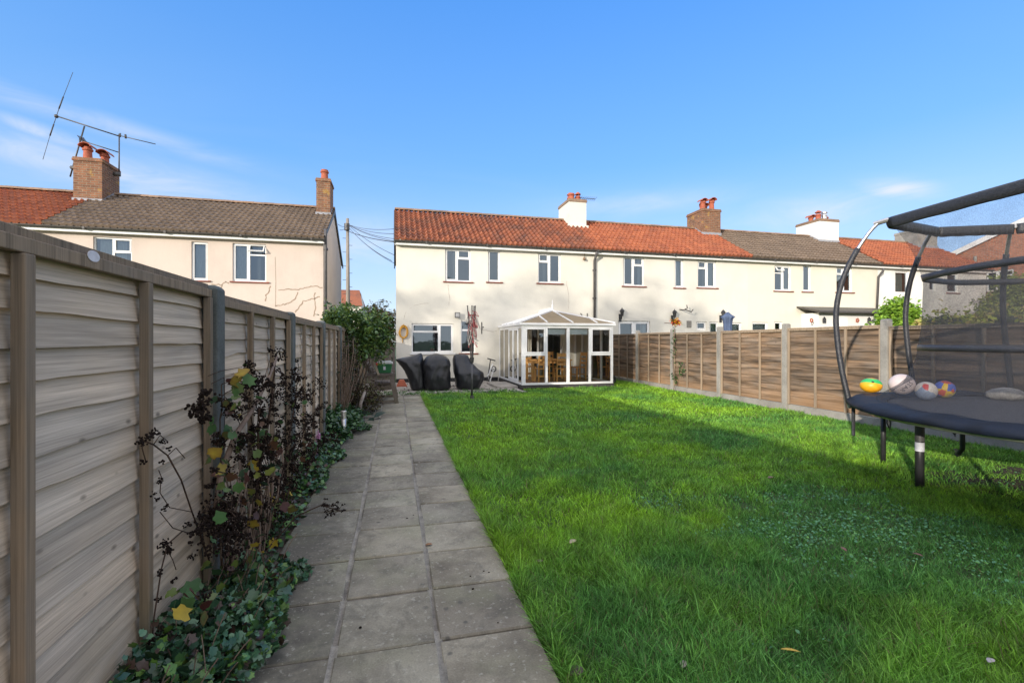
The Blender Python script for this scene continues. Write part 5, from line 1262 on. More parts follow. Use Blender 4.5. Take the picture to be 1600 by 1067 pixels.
cover('covered_furniture', 'black plastic cover with a high left back and bulging right front, rightmost of three', 1.98, 13.1, [(0.02, .0, 0, .25, .26, 3), (0.10, .0, 0, .32, .3, 3), (0.3, 0.03, 0, .37, .32, 3), (0.48, 0.0, 0, .38, .32, 2.6), (0.60, -.08, .05, .31, .28, 2.6), (0.76, -.15, .08, .235, .22, 3), (0.90, -.18, .1, .2, .17, 3.5), (0.975, -.19, .1, .17, .12, 3.5), (1.0, -.19, .1, .10, .05, 3)], 14)
# rotary washing line
px, py = 1.715, 10.75
t = thing('rotary_washing_line', 'folded rotary washing line with red and white lines on a steel post', 'washing line', (px, py, 0))
zj = atY(737.5, 567, py).z
b = MB(); b.tube([(px, py, -0.05), (px, py, 0.10)], 0.045, 10); b.build('ground_socket', M_pipe, t)
b = MB(); b.tube([(px, py, 0.1), (px, py, zj)], 0.024, 12); b.build('post', M_pipe, t, smooth=True)
b = MB(); b.tube([(px, py, zj), (px, py, zj+0.12)], [0.04, 0.055], 12); b.build('hub', M_black, t)
b = MB(); b.tube([(px, py, zj+0.12), (px, py, 1.95)], 0.017, 8); b.box(px-0.09, px+0.09, py-0.02, py+0.02, 1.93, 1.97); b.build('upper_post', M_redp if False else M_rope_r, t)
tips = []
for k, (dx_, dy_) in enumerate(((-.105, -.03), (-.01, -.08), (.075, -.03), (.06, .07))):
    a_ = Vector((px+dx_*0.25, py+dy_*0.3, zj+0.1)); c_ = Vector((px+dx_, py+dy_, 2.16)); tips.append((a_, c_))
    b = MB(); b.tube([a_, c_], 0.013, 8); b.sphere(c_, 0.018, 6, 4); b.build('arm', M_alu, t)
for k in range(44):
    (a0, c0), (a1_, c1_) = tips[k % 4], tips[(k+1) % 4]; f = 0.35+0.6*random.random()
    p_, q_ = a0.lerp(c0, f), a1_.lerp(c1_, f); s_ = random.uniform(0.12, 0.6)*f; sx_ = random.uniform(-.09, .16)
    b = MB(); b.tube([p_.lerp(q_, s)+Vector((sx_*4*s*(1-s), -0.03*4*s*(1-s), -s_*4*s*(1-s))) for s in np.linspace(0, 1, 10)], 0.007, 5); b.build('line', M_rope_r if k % 2 else M_rope_w, t)
# balance bike
bx, by = 3.08, 15.15
t = thing('balance_bike', 'small white and black childs bike leaning by the wall beside the conservatory', 'bike', (bx, by, 0.03))
def bp(u, v): return atY(u, v, by)
b = MB(); b.tube([bp(770, 569), bp(762, 588), bp(765.5, 597), bp(772, 574)], 0.022, 8); b.build('frame', M_white, t, smooth=True)
b = MB(); b.tube([bp(766.5, 562), bp(762.5, 588)], 0.016, 8); b.build('steering_tube', M_black, t)
b = MB(); b.tube([bp(761.5, 560.5), bp(774, 564)], 0.019, 8); b.build('handlebar', M_black, t)
for (u, v, r) in ((771, 577, 0.085), (764, 592, 0.075)):
    c_ = bp(u, v); b = MB(); b.tube([(c_.x+r*math.cos(a), c_.y, c_.z+r*math.sin(a)) for a in np.linspace(0, 2*PI, 21)], 0.018, 8, cap=False); wo_ = b.build('wheel', M_rubber, t, smooth=True)
    b = MB(); b.tube([(c_.x, c_.y-0.02, c_.z), (c_.x, c_.y+0.02, c_.z)], 0.02, 8)
    for a in range(5): b.tube([c_, (c_.x+r*math.cos(a*1.257), c_.y, c_.z+r*math.sin(a*1.257))], 0.007, 5)
    b.build('rim', M_alu, wo_)
# step, hose reel / tyre, cone
b = MB(); b.box(2.78, 3.40, 13.0, 14.5, 0.0, 0.085); tag(b.build('door_step', M_flag, bevel=0.01), 'flat stone step laid beside the conservatory doors', 'step')
p = atZ(968, 601, 0); b = MB(); b.lathe((0, 0, 0), [(0.08, -0.06), (0.145, -0.06), (0.155, -0.03), (0.155, 0.03), (0.145, 0.06), (0.08, 0.06), (0.07, 0.0), (0.08, -0.06)], 24)
o = b.build('tyre', M_rubber, smooth=True); o.location = (6.55, 13.5, 0.16); o.rotation_euler = (PI/2, 0, 0.35); tag(o, 'small grey black tyre lying upright at the corner of the conservatory', 'tyre')
b = MB(); b.loft([[(0.15-.12, 14.2, 0.02), (0.15+.2, 14.2, 0.02), (0.15+.2, 14.5, 0.02), (0.15-.12, 14.5, 0.02)], [(0.12, 14.25, 0.22), (0.25, 14.25, 0.22), (0.25, 14.4, 0.22), (0.12, 14.4, 0.22)]]); tag(b.build('plant_pot', M_orange, bevel=0.01), 'orange plastic pot behind the leftmost black cover', 'pot')
# small potted plant behind kitchen glass
p = atY(675, 545, YF+0.2); b = MB(); b.lathe((p.x, YF+0.2, p.z-0.1), [(0.05, 0), (0.07, 0.09), (0.072, 0.1)], 12); t = thing('potted_plant', 'small potted plant behind the kitchen window', 'plant', (p.x, YF+0.2, p.z-0.1)); b.build('pot', M_pot, t)
leaves('foliage', blob_points((p.x, YF+0.2, p.z+0.05), (0.08, 0.05, 0.06), 80), 0.04, [(0.08, 0.2, 0.05), (0.12, 0.25, 0.06)], M_leaf, t)
# side gate between the houses
sg = thing('side_gate', 'low dark wooden gate and fence closing the gap between the houses', 'gate', (-1.1, 15.4, 0))
b = MB()
for i in range(20): xx = -2.1+i*0.105; b.box(xx, xx+0.095, 15.4, 15.42, 0.03, 1.18)
b.build('boards', M_old, sg)
b = MB(); b.box(-2.12, 0.0, 15.37, 15.399, 1.12, 1.17); b.box(-2.12, 0.0, 15.37, 15.399, 0.25, 0.32); b.box(-1.06, -0.98, 15.36, 15.40, 0, 1.2); b.build('rail', M_old, sg)
# wooden bench with box
bn = thing('wooden_bench', 'weathered grey wooden bench with splayed legs at the end of the path', 'bench', (-0.25, 11, 0))
Y0b, Y1b = 10.42, 11.5
for yy in (Y0b, Y1b-0.06):
    b = MB(); b.beam((-0.09, yy+0.03, 0.62), (0.035, yy+0.03, 0.0), 0.06, 0.085, up=(1, 0, 0)); b.build('leg', M_old, bn)
    b = MB(); b.beam((-0.44, yy+0.03, 0.62), (-0.55, yy+0.03, 0.0), 0.06, 0.085, up=(1, 0, 0)); b.build('leg', M_old, bn)
    b = MB(); b.beam((-0.50, yy+0.08, 0.66), (-0.70, yy+0.08, 1.0), 0.05, 0.07, up=(1, 0, 0)); b.build('back_post', M_old, bn)
    b = MB(); vs = []; nn = 12
    for i in range(nn+1):
        x_ = -0.47+0.42*i/nn; zz_ = 0.44-0.05*math.sin(PI*i/nn); vs += [(x_, yy+0.012, zz_), (x_, yy+0.012, 0.33-0.03*math.sin(PI*i/nn)), (x_, yy+0.048, 0.33-0.03*math.sin(PI*i/nn)), (x_, yy+0.048, zz_)]
    fs = []
    for i in range(nn):
        for a, c in ((0, 1), (1, 2), (2, 3), (3, 0)): fs.append((4*i+a, 4*i+4+a, 4*i+4+c, 4*i+c))
    b.add(vs, fs); b.build('apron', M_old, bn)
    b = MB(); b.box(-0.56, 0.06, yy+0.01, yy+0.05, 0.04, 0.09); b.build('foot_rail', M_old, bn)
    b = MB(); b.box(-0.58, 0.0, yy-0.02, yy+0.10, 0.622, 0.665); b.build('armrest', M_old, bn, bevel=0.006)
b = MB()
for i in range(4): b.box(-0.53+i*0.125, -0.53+i*0.125+0.11, Y0b+0.11, Y1b-0.09, 0.425+0.0*i, 0.455)
b.build('seat', M_old, bn)
b = MB()
for i in range(3): z_ = 0.70+i*0.10; x_ = -0.475-(z_-0.62)*0.6; b.box(x_-0.03, x_, Y0b+0.02, Y1b, z_, z_+0.08)
b.build('backrest', M_old, bn)
M_pale = simple('pale_new_wood', (0.42, 0.34, 0.25), (0.32, 0.26, 0.19), 8, 0.8, stretch=(1, 1, 1))
b = MB(); b.beam((-0.34, Y0b-0.045, 0.64), (-0.44, Y0b-0.045, 0.92), 0.05, 0.04, up=(1, 0, 0)); tag(b.build('timber_offcut', M_pale), 'pale offcut of timber leaning on the bench beside the green box', 'timber')
b = MB()
for i in range(3): b.box(-0.45+i*0.14, -0.45+i*0.14+0.125, Y0b+0.101, Y0b+0.5, 0.637, 0.665)
tag(b.build('loose_boards', M_old), 'loose grey boards laid across the bench arm under the green box', 'boards')
t = thing('green_box', 'green plastic box with a pale lid standing on the bench', 'box', (-0.22, 10.62, 0.667))
def frust(m, x, y, z, a, b2, h, a2, b3): m.loft([[(x-a, y-b2, z), (x+a, y-b2, z), (x+a, y+b2, z), (x-a, y+b2, z)], [(x-a2, y-b3, z+h), (x+a2, y-b3, z+h), (x+a2, y+b3, z+h), (x-a2, y+b3, z+h)]])
b = MB(); frust(b, -0.22, 10.66, 0.667, 0.125, 0.16, 0.20, 0.155, 0.19); b.build('tub', M_greenbox, t, bevel=0.01)
b = MB(); frust(b, -0.22, 10.66, 0.868, 0.17, 0.2, 0.03, 0.165, 0.195); frust(b, -0.22, 10.66, 0.899, 0.14, 0.17, 0.025, 0.12, 0.15); b.build('lid', M_curt, t, bevel=0.006)
b = MB(); b.box(-0.25, -0.20, 10.478, 10.484, 0.74, 0.82); b.build('sticker', M_tape, t)
b = MB(); b.sphere((-0.385, 10.46, 0.865), 0.035, 12, 8, sc=(1.3, 1, .9)); tag(b.build('red_ball', M_redp, smooth=True), 'small bright red ball perched beside the green box', 'ball')
# bollard light and stone
p = atZ(537, 688, 0); bl_ = thing('bollard_light', 'short round steel bollard light at the edge of the path', 'light', (p.x, p.y, 0))
b = MB(); b.tube([(p.x, p.y, 0), (p.x, p.y, 0.30)], 0.034, 16); b.build('post', M_pipe if False else M_zinc, bl_, smooth=True)
b = MB()
for k in range(4): b.lathe((p.x, p.y, 0.302+k*0.018), [(0.037, 0), (0.037, 0.009), (0.030, 0.010), (0.030, 0.017)], 16)
b.lathe((p.x, p.y, 0.375), [(0.04, 0), (0.04, 0.02), (0.03, 0.028)], 16); b.build('head', M_zinc, bl_)
b = MB(); b.sphere((p.x+0.045, p.y-0.06, 0.045), 0.065, 12, 8, sc=(1.1, 0.9, 0.9)); tag(b.build('stone', M_stone, smooth=True), 'rounded pale stone at the foot of the bollard light', 'stone')
# sticker on fence top
p = atX(146, 397, XL+0.0585); b = MB(); b.prism([(p.y+0.030*math.cos(a), p.z-0.008+0.017*math.sin(a)) for a in np.linspace(0, 2*PI, 25)[:-1]], 'x', XL+0.0586, XL+0.0600); tag(b.build('fence_sticker', M_tape), 'small oval white sticker on the top rail of the left fence', 'sticker')
#@@PART4
# ================================================================== TRAMPOLINE
tcx, tcy, TR, TZ = 5.33, 2.44, 1.6, 0.79
tr = thing('trampoline', 'large round trampoline with black safety net and navy padded rim on the lawn', 'trampoline', (tcx, tcy, 0))
def pol(a, r, z): a = math.radians(a); return Vector((tcx+r*math.cos(a), tcy+r*math.sin(a), z))
b = MB(); n = 72; vs = [(tcx, tcy, TZ-0.035)]; rr = [0.4, 0.9, 1.2, 1.34]
for q, r in enumerate(rr):
    for i in range(n): z = TZ-0.035+0.02*(r/1.34)**3; vs.append(tuple(pol(i*5, r, z)))
fs = [(0, 1+i, 1+(i+1) % n) for i in range(n)]
for q in range(3):
    for i in range(n): fs.append((1+q*n+i, 1+(q+1)*n+i, 1+(q+1)*n+(i+1) % n, 1+q*n+(i+1) % n))
b.add(vs, fs); b.build('jump_mat', M_matt, tr, smooth=True)
b = MB(); rings = []
for r, z in ((1.30, -0.005), (1.34, 0.018), (1.45, 0.022), (1.55, 0.014), (1.595, 0.0), (1.612, -0.016), (1.612, -0.036), (1.600, -0.044), (1.585, -0.040), (1.55, -0.028), (1.32, -0.030)):
    ring = []
    for i in range(144):
        a = i*2.5; w = math.sin(math.radians(a*17))*0.004+math.sin(math.radians(a*29+40))*0.003+0.014*(float(vnoise(a*0.11, 3, 4))-0.5)
        skirt = (-0.022*float(vnoise(a*0.09, 7, 8)) if z <= -0.03 and r > 1.58 else 0)
        ring.append(tuple(pol(a, r+(w*1.6 if z < 0 else w*0.5), TZ+z+w*(1 if z > -0.02 else 0.5)+skirt)))
    rings.append(ring)
b.loft(rings+[rings[0]], cap=False); b.build('padded_rim', M_pad, tr, smooth=True)
b = MB(); b.tube([pol(a, 1.50, TZ-0.065) for a in range(0, 361, 5)], 0.02, 8, cap=False); b.build('frame_ring', M_zinc, tr, smooth=True)
def leg(pts, r=0.024, mt=None):
    b = MB(); b.tube(pts, r, 10); return b.build('leg', mt or M_black, tr, smooth=True)
l1 = atZ(1380, 729, 0); leg([(l1.x, l1.y, TZ-0.09), (l1.x, l1.y, 0.0)])
l3 = atZ(1507, 716, 0.0); rl = atY(1503, 660, l3.y-0.1)
leg([(rl.x, rl.y, TZ-0.09), (rl.x+0.01, rl.y, 0.14), (rl.x+0.03, l3.y-0.04, 0.06), (l3.x+0.05, l3.y+0.1, 0.02), (l3.x+0.25, l3.y+0.25, 0.02)])
lf = atZ(1437, 767, 0); lo_ = leg([(lf.x, lf.y, 0.665), (lf.x, lf.y, -0.02)], 0.034)
b = MB(); b.tube([(lf.x, lf.y, 0.36), (lf.x, lf.y, 0.44)], 0.0355, 12, cap=False); b.build('tape_band', M_tape, lo_, smooth=True)
b = MB(); b.tube([(lf.x, lf.y, 0.45), (lf.x, lf.y, 0.66)], 0.0352, 12, cap=False); b.build('upper_sleeve', M_pipe, lo_, smooth=True)
b = MB(); b.lathe((lf.x, lf.y, 0.664), [(0.033, 0), (0.032, 0.012), (0.022, 0.02)], 12); b.build('cap', M_zinc, lo_, smooth=True)
for a in (20, -30, 200, 250, 300): p = pol(a, 1.52, 0); leg([(p.x, p.y, TZ-0.08), (p.x, p.y, 0)])
b = MB(); q = atZ(1337, 664, 0.03); q = pol(126, 1.58, 0)
b.tube([pol(126, 1.57, TZ-0.05), pol(126, 1.57, 0.42)], 0.016, 8); b.build('strut', M_sleeve, tr)
for (u, v) in ((1388, 650), (1490, 662)):
    b = MB(); p = atY(u, v, tcy+1.25)
    for k in range(2): b.tube([p+Vector((0, 0, 0.04)), p+Vector((0.02*k, 0.01, -0.03)), p+Vector((-0.02+0.05*k, 0, -0.07)), p+Vector((0.01+0.01*k, 0, -0.12-0.02*k))], 0.006, 5)
    b.build('tie_strap', M_black, tr)
TOPZ = 2.53
tops = [121, 80, 50, 8, -35, -80, -135]
def pole(a, ab, bare=0.16):
    prof = [(1.60, TZ-0.10), (1.61, TZ), (1.66, 1.05), (1.70, 1.35), (1.715, 1.65), (1.67, 1.95), (1.58, 2.2), (1.46, 2.42), (1.38, 2.52)]
    k = len(prof); pts = [pol(ab+(a-ab)*max(0, (i-2))/(k-3), r, z) for i, (r, z) in enumerate(prof)]
    fine = []
    for i in range(k-1):
        for s in (0, .33, .66):
            p0 = pts[max(i-1, 0)]; p1 = pts[i]; p2 = pts[i+1]; p3 = pts[min(i+2, k-1)]
            fine.append(0.5*((2*p1)+(-p0+p2)*s+(2*p0-5*p1+4*p2-p3)*s*s+(-p0+3*p1-3*p2+p3)*s**3))
    fine.append(pts[-1])
    b = MB(); b.tube(fine+[pol(a, 1.31, TOPZ)], 0.017, 10); o = b.build('net_pole', M_zinc, tr, smooth=True)
    cut = int(len(fine)*0.80)
    b = MB(); b.tube(fine[2:cut], [0.031+0.0014*(i % 2)-0.006 for i in range(cut-2)], 12); b.build('foam_sleeve', M_sleeve, o, smooth=True)
    b = MB(); b.tube([pol(a, 1.42, TOPZ-0.02), pol(a, 1.30, TOPZ+0.005)], 0.024, 8); b.build('elbow', M_zinc, o)
for a, ab in ((121, 127), (80, 79), (50, 47), (8, 6), (-35, -35), (-80, -80), (-135, -135)): pole(a, ab)
# top ring in straight sleeved sections
for i in range(len(tops)):
    a0, a1_ = tops[i], tops[(i+1) % len(tops)]; p, q = pol(a0, 1.31, TOPZ), pol(a1_, 1.31, TOPZ)
    b = MB(); n = 40; d_ = (q-p).normalized(); rings = []
    for k in range(n+1):
        s_ = 0.015+0.97*k/n; c = p.lerp(q, s_); c.z += 0.0
        inn = Vector((tcx-c.x, tcy-c.y, 0)).normalized(); r_ = 0.026; w_ = 0.004*math.sin(k*2.1)+0.003*math.sin(k*3.7+1)
        dp = 0.078+0.002*math.sin(k*0.7)
        prof = [(-0.024, 0.0), (-0.018, 0.019), (0, 0.026), (0.018, 0.019), (0.024, 0), (0.020+w_, -0.04), (0.012+w_, -dp), (0.0, -dp-0.003), (-0.012+w_, -dp+0.01), (-0.022+w_, -0.04)]
        rings.append([tuple(c+inn*x_+Vector((0, 0, z_))) for x_, z_ in prof])
    b.loft(rings); b.build('ring_sleeve', M_sleeve, tr, smooth=True)
# safety net: draped from the ring, pinched in at mid height, flaring to the rim
def net_pt(a, h):  # h 0 bottom ..1 top
    z = TZ+0.02+(TOPZ-0.08-TZ-0.02)*h
    base_r = float(np.interp(h, [0, 0.10, 0.25, 0.5, 0.68, 0.85, 1.0], [1.40, 1.19, 1.10, 1.05, 1.06, 1.14, 1.27]))
    j = 0.012*(float(vnoise(a*0.15, h*6, 3))-0.5)*2
    # polygon pull at the top between pole heads
    tt = sorted([t % 360 for t in tops]); aa = a % 360
    lo = max([t for t in tt if t <= aa], default=tt[-1]-360); hi = min([t for t in tt if t > aa], default=tt[0]+360)
    mid, half = (lo+hi)/2, (hi-lo)/2
    chord = math.cos(math.radians(half))/math.cos(math.radians(aa-mid))
    r = base_r*(chord*h**2.5+(1-h**2.5)*1.0)+j
    return pol(a, r, z)
angs = np.arange(0, 360.1, 2.5); hs = np.linspace(0, 1, 26)
b = MB(); vs = [tuple(net_pt(a, h)) for a in angs[:-1] for h in hs]; m_ = len(hs); na = len(angs)-1; fs = []
for i in range(na):
    for j in range(m_-1): fs.append((i*m_+j, ((i+1) % na)*m_+j, ((i+1) % na)*m_+j+1, i*m_+j+1))
b.add(vs, fs); b.build('safety_net', M_net, tr, smooth=True)
def band(h0, h1, rad=0.012, ang=angs):
    b = MB(); vs = []
    for a in ang:
        p0, p1 = net_pt(a, h0), net_pt(a, h1); o_ = Vector((p0.x-tcx, p0.y-tcy, 0)).normalized()*0.006
        vs += [tuple(p0+o_), tuple(p1+o_), tuple(p1-o_), tuple(p0-o_)]
    fs = []
    for i in range(len(ang)-1):
        for q, w in ((0, 1), (1, 2), (2, 3), (3, 0)): fs.append((4*i+q, 4*i+w, 4*i+4+w, 4*i+4+q))
    b.add(vs, fs); return b.build('net_band', M_sleeve, tr, smooth=True)
band(0.672, 0.706); band(0.28, 0.31)
b = MB(); b.tube([net_pt(42, h) for h in np.linspace(0.02, 0.97, 20)], 0.009, 6); b.build('zip_cord', M_black, tr)
# balls -----------------------------------------------------------------
def ballmat(name, build):
    m, nt, p, out = base_mat(name); tcn = nt.nodes.new('ShaderNodeTexCoord'); c = build(nt, tcn.outputs['Object']); 
    dirt = ramp(nt, noise(nt, tcn.outputs['Object'], 25, 4), [(0.35, 0.7), (0.6, 1.05)]).outputs[0]
    c = mixc(nt, 0.5, c, dirt, 'MULTIPLY'); lk(nt, c, p.inputs['Base Color']); p.inputs['Roughness'].default_value = 0.45; return m
def b_yellow(nt, co):
    s = nt.nodes.new('ShaderNodeSeparateXYZ'); mp = nt.nodes.new('ShaderNodeMapping'); mp.inputs['Rotation'].default_value = (0.1, -0.25, 0); lk(nt, co, mp.inputs[0]); lk(nt, mp.outputs[0], s.inputs[0])
    band_ = ramp(nt, math_n(nt, 'MULTIPLY_ADD', s.outputs[2], 5.0, 0.5), [(0.55, 0), (0.56, 1), (0.80, 1), (0.81, 0)], 'CONSTANT').outputs[0]
    c = mixc(nt, band_, (0.80, 0.38, 0.015), (0.03, 0.42, 0.10))
    blk = ramp(nt, math_n(nt, 'MULTIPLY', band_, math_n(nt, 'SUBTRACT', noise(nt, co, 14, 2), math_n(nt, 'MULTIPLY', s.outputs[0], 1.5))), [(0.62, 0), (0.64, 1)]).outputs[0]
    return mixc(nt, blk, c, (0.03, 0.03, 0.02))
def b_patch(colors, sc):
    def f(nt, co):
        vo = nt.nodes.new('ShaderNodeTexVoronoi'); vo.inputs['Scale'].default_value = sc; lk(nt, co, vo.inputs['Vector'])
        return ramp(nt, node_sep_r(nt, vo.outputs['Color']), [(i/len(colors), k) for i, k in enumerate(colors)], 'CONSTANT').outputs[0]
    return f
def ball(name, u, v, r, mat, label, sc=(1, 1, 1), rot=(0, 0, 0), rad=None, depth=None):
    zc = TZ+0.02+r*sc[2]*0.97
    p = atZ(u, v, zc) if depth is None else atY(u, v, depth)
    p.z = zc if depth is None else TZ-0.02+r*sc[2]
    b = MB(); b.sphere((0, 0, 0), r, 24, 16, sc=sc); o = b.build(name, mat, smooth=True); o.location = p; o.rotation_euler = rot
    return tag(o, label, 'ball'), p
ball('ball', 1361, 608, 0.098, ballmat('yellow_ball_skin', b_yellow), 'yellow ball with a green band lying on the trampoline rim', sc=(1, 1, .78), depth=3.88)[0].location.z = TZ+0.10
M_wball = simple('white_ball_skin', (0.62, 0.52, 0.50), (0.50, 0.42, 0.40), 8, 0.5, 0.1)
o, p = ball('ball', 1409, 602, 0.112, M_wball, 'off white slightly squashed ball printed with dark letters on the trampoline edge', sc=(1.0, 1, .93), depth=3.72)
o.location.z = p.z = TZ+0.122
cu = bpy.data.curves.new('lettering', 'FONT'); cu.body = 'STAR'; cu.size = 0.062; cu.align_x = 'CENTER'; cu.align_y = 'CENTER'; cu.resolution_u = 3
co_ = bpy.data.objects.new('tmp', cu); C.objects.link(co_); bpy.context.view_layer.update()
me = bpy.data.meshes.new_from_object(co_.evaluated_get(bpy.context.evaluated_depsgraph_get())); bpy.data.objects.remove(co_)
cdir = (Vector((0, 0, H))-p).normalized(); ex = Vector((-cdir.y, cdir.x, 0)).normalized(); ez = cdir.cross(ex)
ang = math.radians(52)
for vtx in me.vertices:
    x_, y_ = vtx.co.x+0.0, vtx.co.y; xr_, yr_ = -(x_*math.cos(ang)-y_*math.sin(ang)), -(x_*math.sin(ang)+y_*math.cos(ang)); xr_ += 0.040; yr_ -= 0.022
    d_ = (cdir+ex*math.tan(xr_/0.112)+ez*math.tan(yr_/0.112)).normalized()*0.1145; vtx.co = (d_.x, d_.y, d_.z*0.93)
me.materials.append(M_black); lo2 = bpy.data.objects.new('lettering', me); C.objects.link(lo2); lo2.parent = o
ball('ball', 1447, 601, 0.090, ballmat('red_white_ball_skin', b_patch([(0.55, 0.06, 0.05), (0.62, 0.56, 0.5), (0.25, 0.3, 0.4), (0.6, 0.08, 0.06)], 7)), 'red and white patterned ball behind the net', depth=3.55)
ball('ball', 1476, 600, 0.088, ballmat('multicolour_ball_skin', b_patch([(0.7, 0.45, 0.02), (0.08, 0.12, 0.45), (0.6, 0.1, 0.05), (0.65, 0.5, 0.05)], 18)), 'yellow blue and red speckled ball behind the net', depth=3.65)
p = atY(1572, 604, 3.4); b = MB(); rings = []
for z, r in ((0, .12), (0.03, .17), (0.07, .16), (0.10, .11), (0.115, .04)): rings.append([(p.x+r*(1+.15*math.sin(a*3+z*30))*math.cos(a), p.y+r*.8*(1+.15*math.sin(a*5+z*20))*math.sin(a), TZ+z-.02) for a in np.linspace(0, 2*PI, 25)[:-1]])
b.loft(rings); tag(b.build('crumpled_cloth', M_stone, smooth=True), 'pale crumpled cloth lying on the trampoline mat inside the net', 'cloth')

# ================================================================== PLANTS BY THE LEFT FENCE
def curve_pts(p0, p1, bow, n=14, wob=0.0):
    p0, p1, bow = Vector(p0), Vector(p1), Vector(bow); out = []
    for i in range(n+1):
        t = i/n; q = p0.lerp(p1, t)+bow*4*t*(1-t)
        if wob: q += Vector([random.uniform(-wob, wob) for _ in range(3)])
        out.append(q)
    return out
def cluster(m, c, r, n, br=(0.005, 0.0085), flat=1.0):
    for _ in range(n):
        d = Vector([random.gauss(0, 1) for _ in range(3)]); d.normalize(); d *= r*random.random()**0.5; d.z *= flat
        m.sphere(Vector(c)+d, random.uniform(*br), 6, 4)
br = thing('bramble', 'dead straggly plant with clusters of dried black berries and yellowing leaves against the left fence', 'plant', (-0.85, 3.2, 0))
sb, bb = MB(), MB(); leafP = []
xf = XL+0.07
main = [((-0.86, 3.05, 0), atX(432, 560, -0.80), (0.03, -0.05, 0.1), 0.013), ((-0.84, 3.2, 0), atX(405, 640, -0.76), (0.0, 0, 0.1), 0.012), ((-0.85, 3.6, 0), atX(465, 590, -0.80), (0, 0.15, 0.05), 0.008),
        ((-0.86, 2.7, 0), atX(345, 600, -0.84), (0, 0, 0.05), 0.006), ((-0.84, 3.9, 0), atX(480, 650, -0.78), (0, 0.1, 0.08), 0.007), ((-0.85, 3.3, 0), atX(500, 640, -0.78), (0, 0, 0.2), 0.006),
        ((-0.86, 2.85, 0.1), atX(318, 800, -0.82), (0, 0, 0.1), 0.005), ((-0.84, 3.4, 0), atX(380, 575, -0.82), (0, 0, 0.1), 0.006), ((-0.8, 4.3, 0), atX(515, 680, -0.76), (0, 0, 0.1), 0.006)]
for (a, c, bow, r) in main:
    pts = curve_pts(a, c, bow, 16, 0.006); sb.tube(pts, [r*(1-0.6*i/16) for i in range(17)], 7)
    for k in range(26):
        i = random.randint(4, 16); q = pts[i]; L = random.uniform(0.06, 0.24)
        e = q+Vector((random.uniform(-0.04, 0.14), random.uniform(-1, 1)*L, random.uniform(-0.5, 0.45)*L)); e.x = max(e.x, xf)
        tw = curve_pts(q, e, (0, 0, random.uniform(-.02, .05)), 6); sb.tube(tw, 0.0022, 5)
        for s in range(random.randint(2, 5)):
            j = random.randint(2, 6); cluster(bb, tw[j]+Vector((0, 0, -0.012)), random.uniform(0.012, 0.030), random.randint(5, 12), (0.0035, 0.0065))
        if random.random() < 0.5: leafP.append(e)
cluster(bb, atX(437, 553, -0.8), 0.06, 60, (0.004, 0.007)); 
for (u, v, r, n) in ((400, 600, .06, 60), (455, 620, .09, 90), (470, 660, .09, 80), (440, 690, .08, 80), (410, 700, .07, 60), (390, 740, .07, 50), (430, 760, .1, 90), (470, 720, .08, 70), (380, 690, .05, 40), (350, 790, .08, 90), (365, 840, .08, 80), (330, 830, .07, 60), (480, 620, .07, 70), (500, 600, .07, 45), (460, 585, .05, 50), (310, 640, .035, 45), (322, 618, .025, 30), (322, 655, .02, 20), (440, 800, .1, 70), (410, 850, .08, 60)):
    cluster(bb, atX(u, v, -0.80+random.uniform(-.05, .08)), r*1.25, int(n*1.9), (0.0035, 0.0075))
# left hand spray in front of the first panel
Xs = -0.875
def P_(u, v, X=Xs): return atX(u, v, X)
sprays = [[(335, 900), (318, 850), (300, 800), (283, 750), (262, 712), (240, 695), (222, 688)], [(262, 712), (275, 700), (289, 716)], [(240, 695), (250, 680), (262, 690)], [(300, 800), (265, 793), (250, 770), (252, 745), (248, 735)], [(300, 835), (270, 825), (250, 800)],
          [(285, 830), (262, 850), (252, 890), (246, 930), (240, 970), (238, 1000)], [(262, 860), (270, 875), (275, 890)], [(228, 722), (222, 700), (225, 690)], [(330, 600), (350, 590), (352, 640), (348, 720), (346, 800)], [(325, 588), (345, 580), (378, 574)]]
for s in sprays:
    pts = [P_(*q) for q in s]; sb.tube(pts, 0.0018 if len(s) < 6 else 0.0028, 6)
    if s is sprays[0]: sb.tube(pts[:5], 0.0036, 6)
for (u, v, r, n) in ((222, 690, .022, 26), (243, 676, .018, 20), (232, 682, .02, 22), (256, 690, .016, 14), (265, 700, .012, 10), (225, 722, .012, 10), (252, 722, .012, 10), (250, 752, .014, 14), (246, 780, .010, 8), (240, 772, .012, 8), (256, 795, .012, 9), (262, 790, .008, 6), (257, 850, .024, 40), (263, 862, .02, 30), (249, 895, .014, 14), (268, 908, .010, 9), (276, 903, .008, 7), (247, 935, .014, 15), (240, 1000, .02, 30), (250, 985, .018, 24), (262, 990, .015, 18), (300, 870, .02, 20), (292, 820, .016, 14)):
    cluster(bb, P_(u, v), r, n, (0.0025, 0.0048))
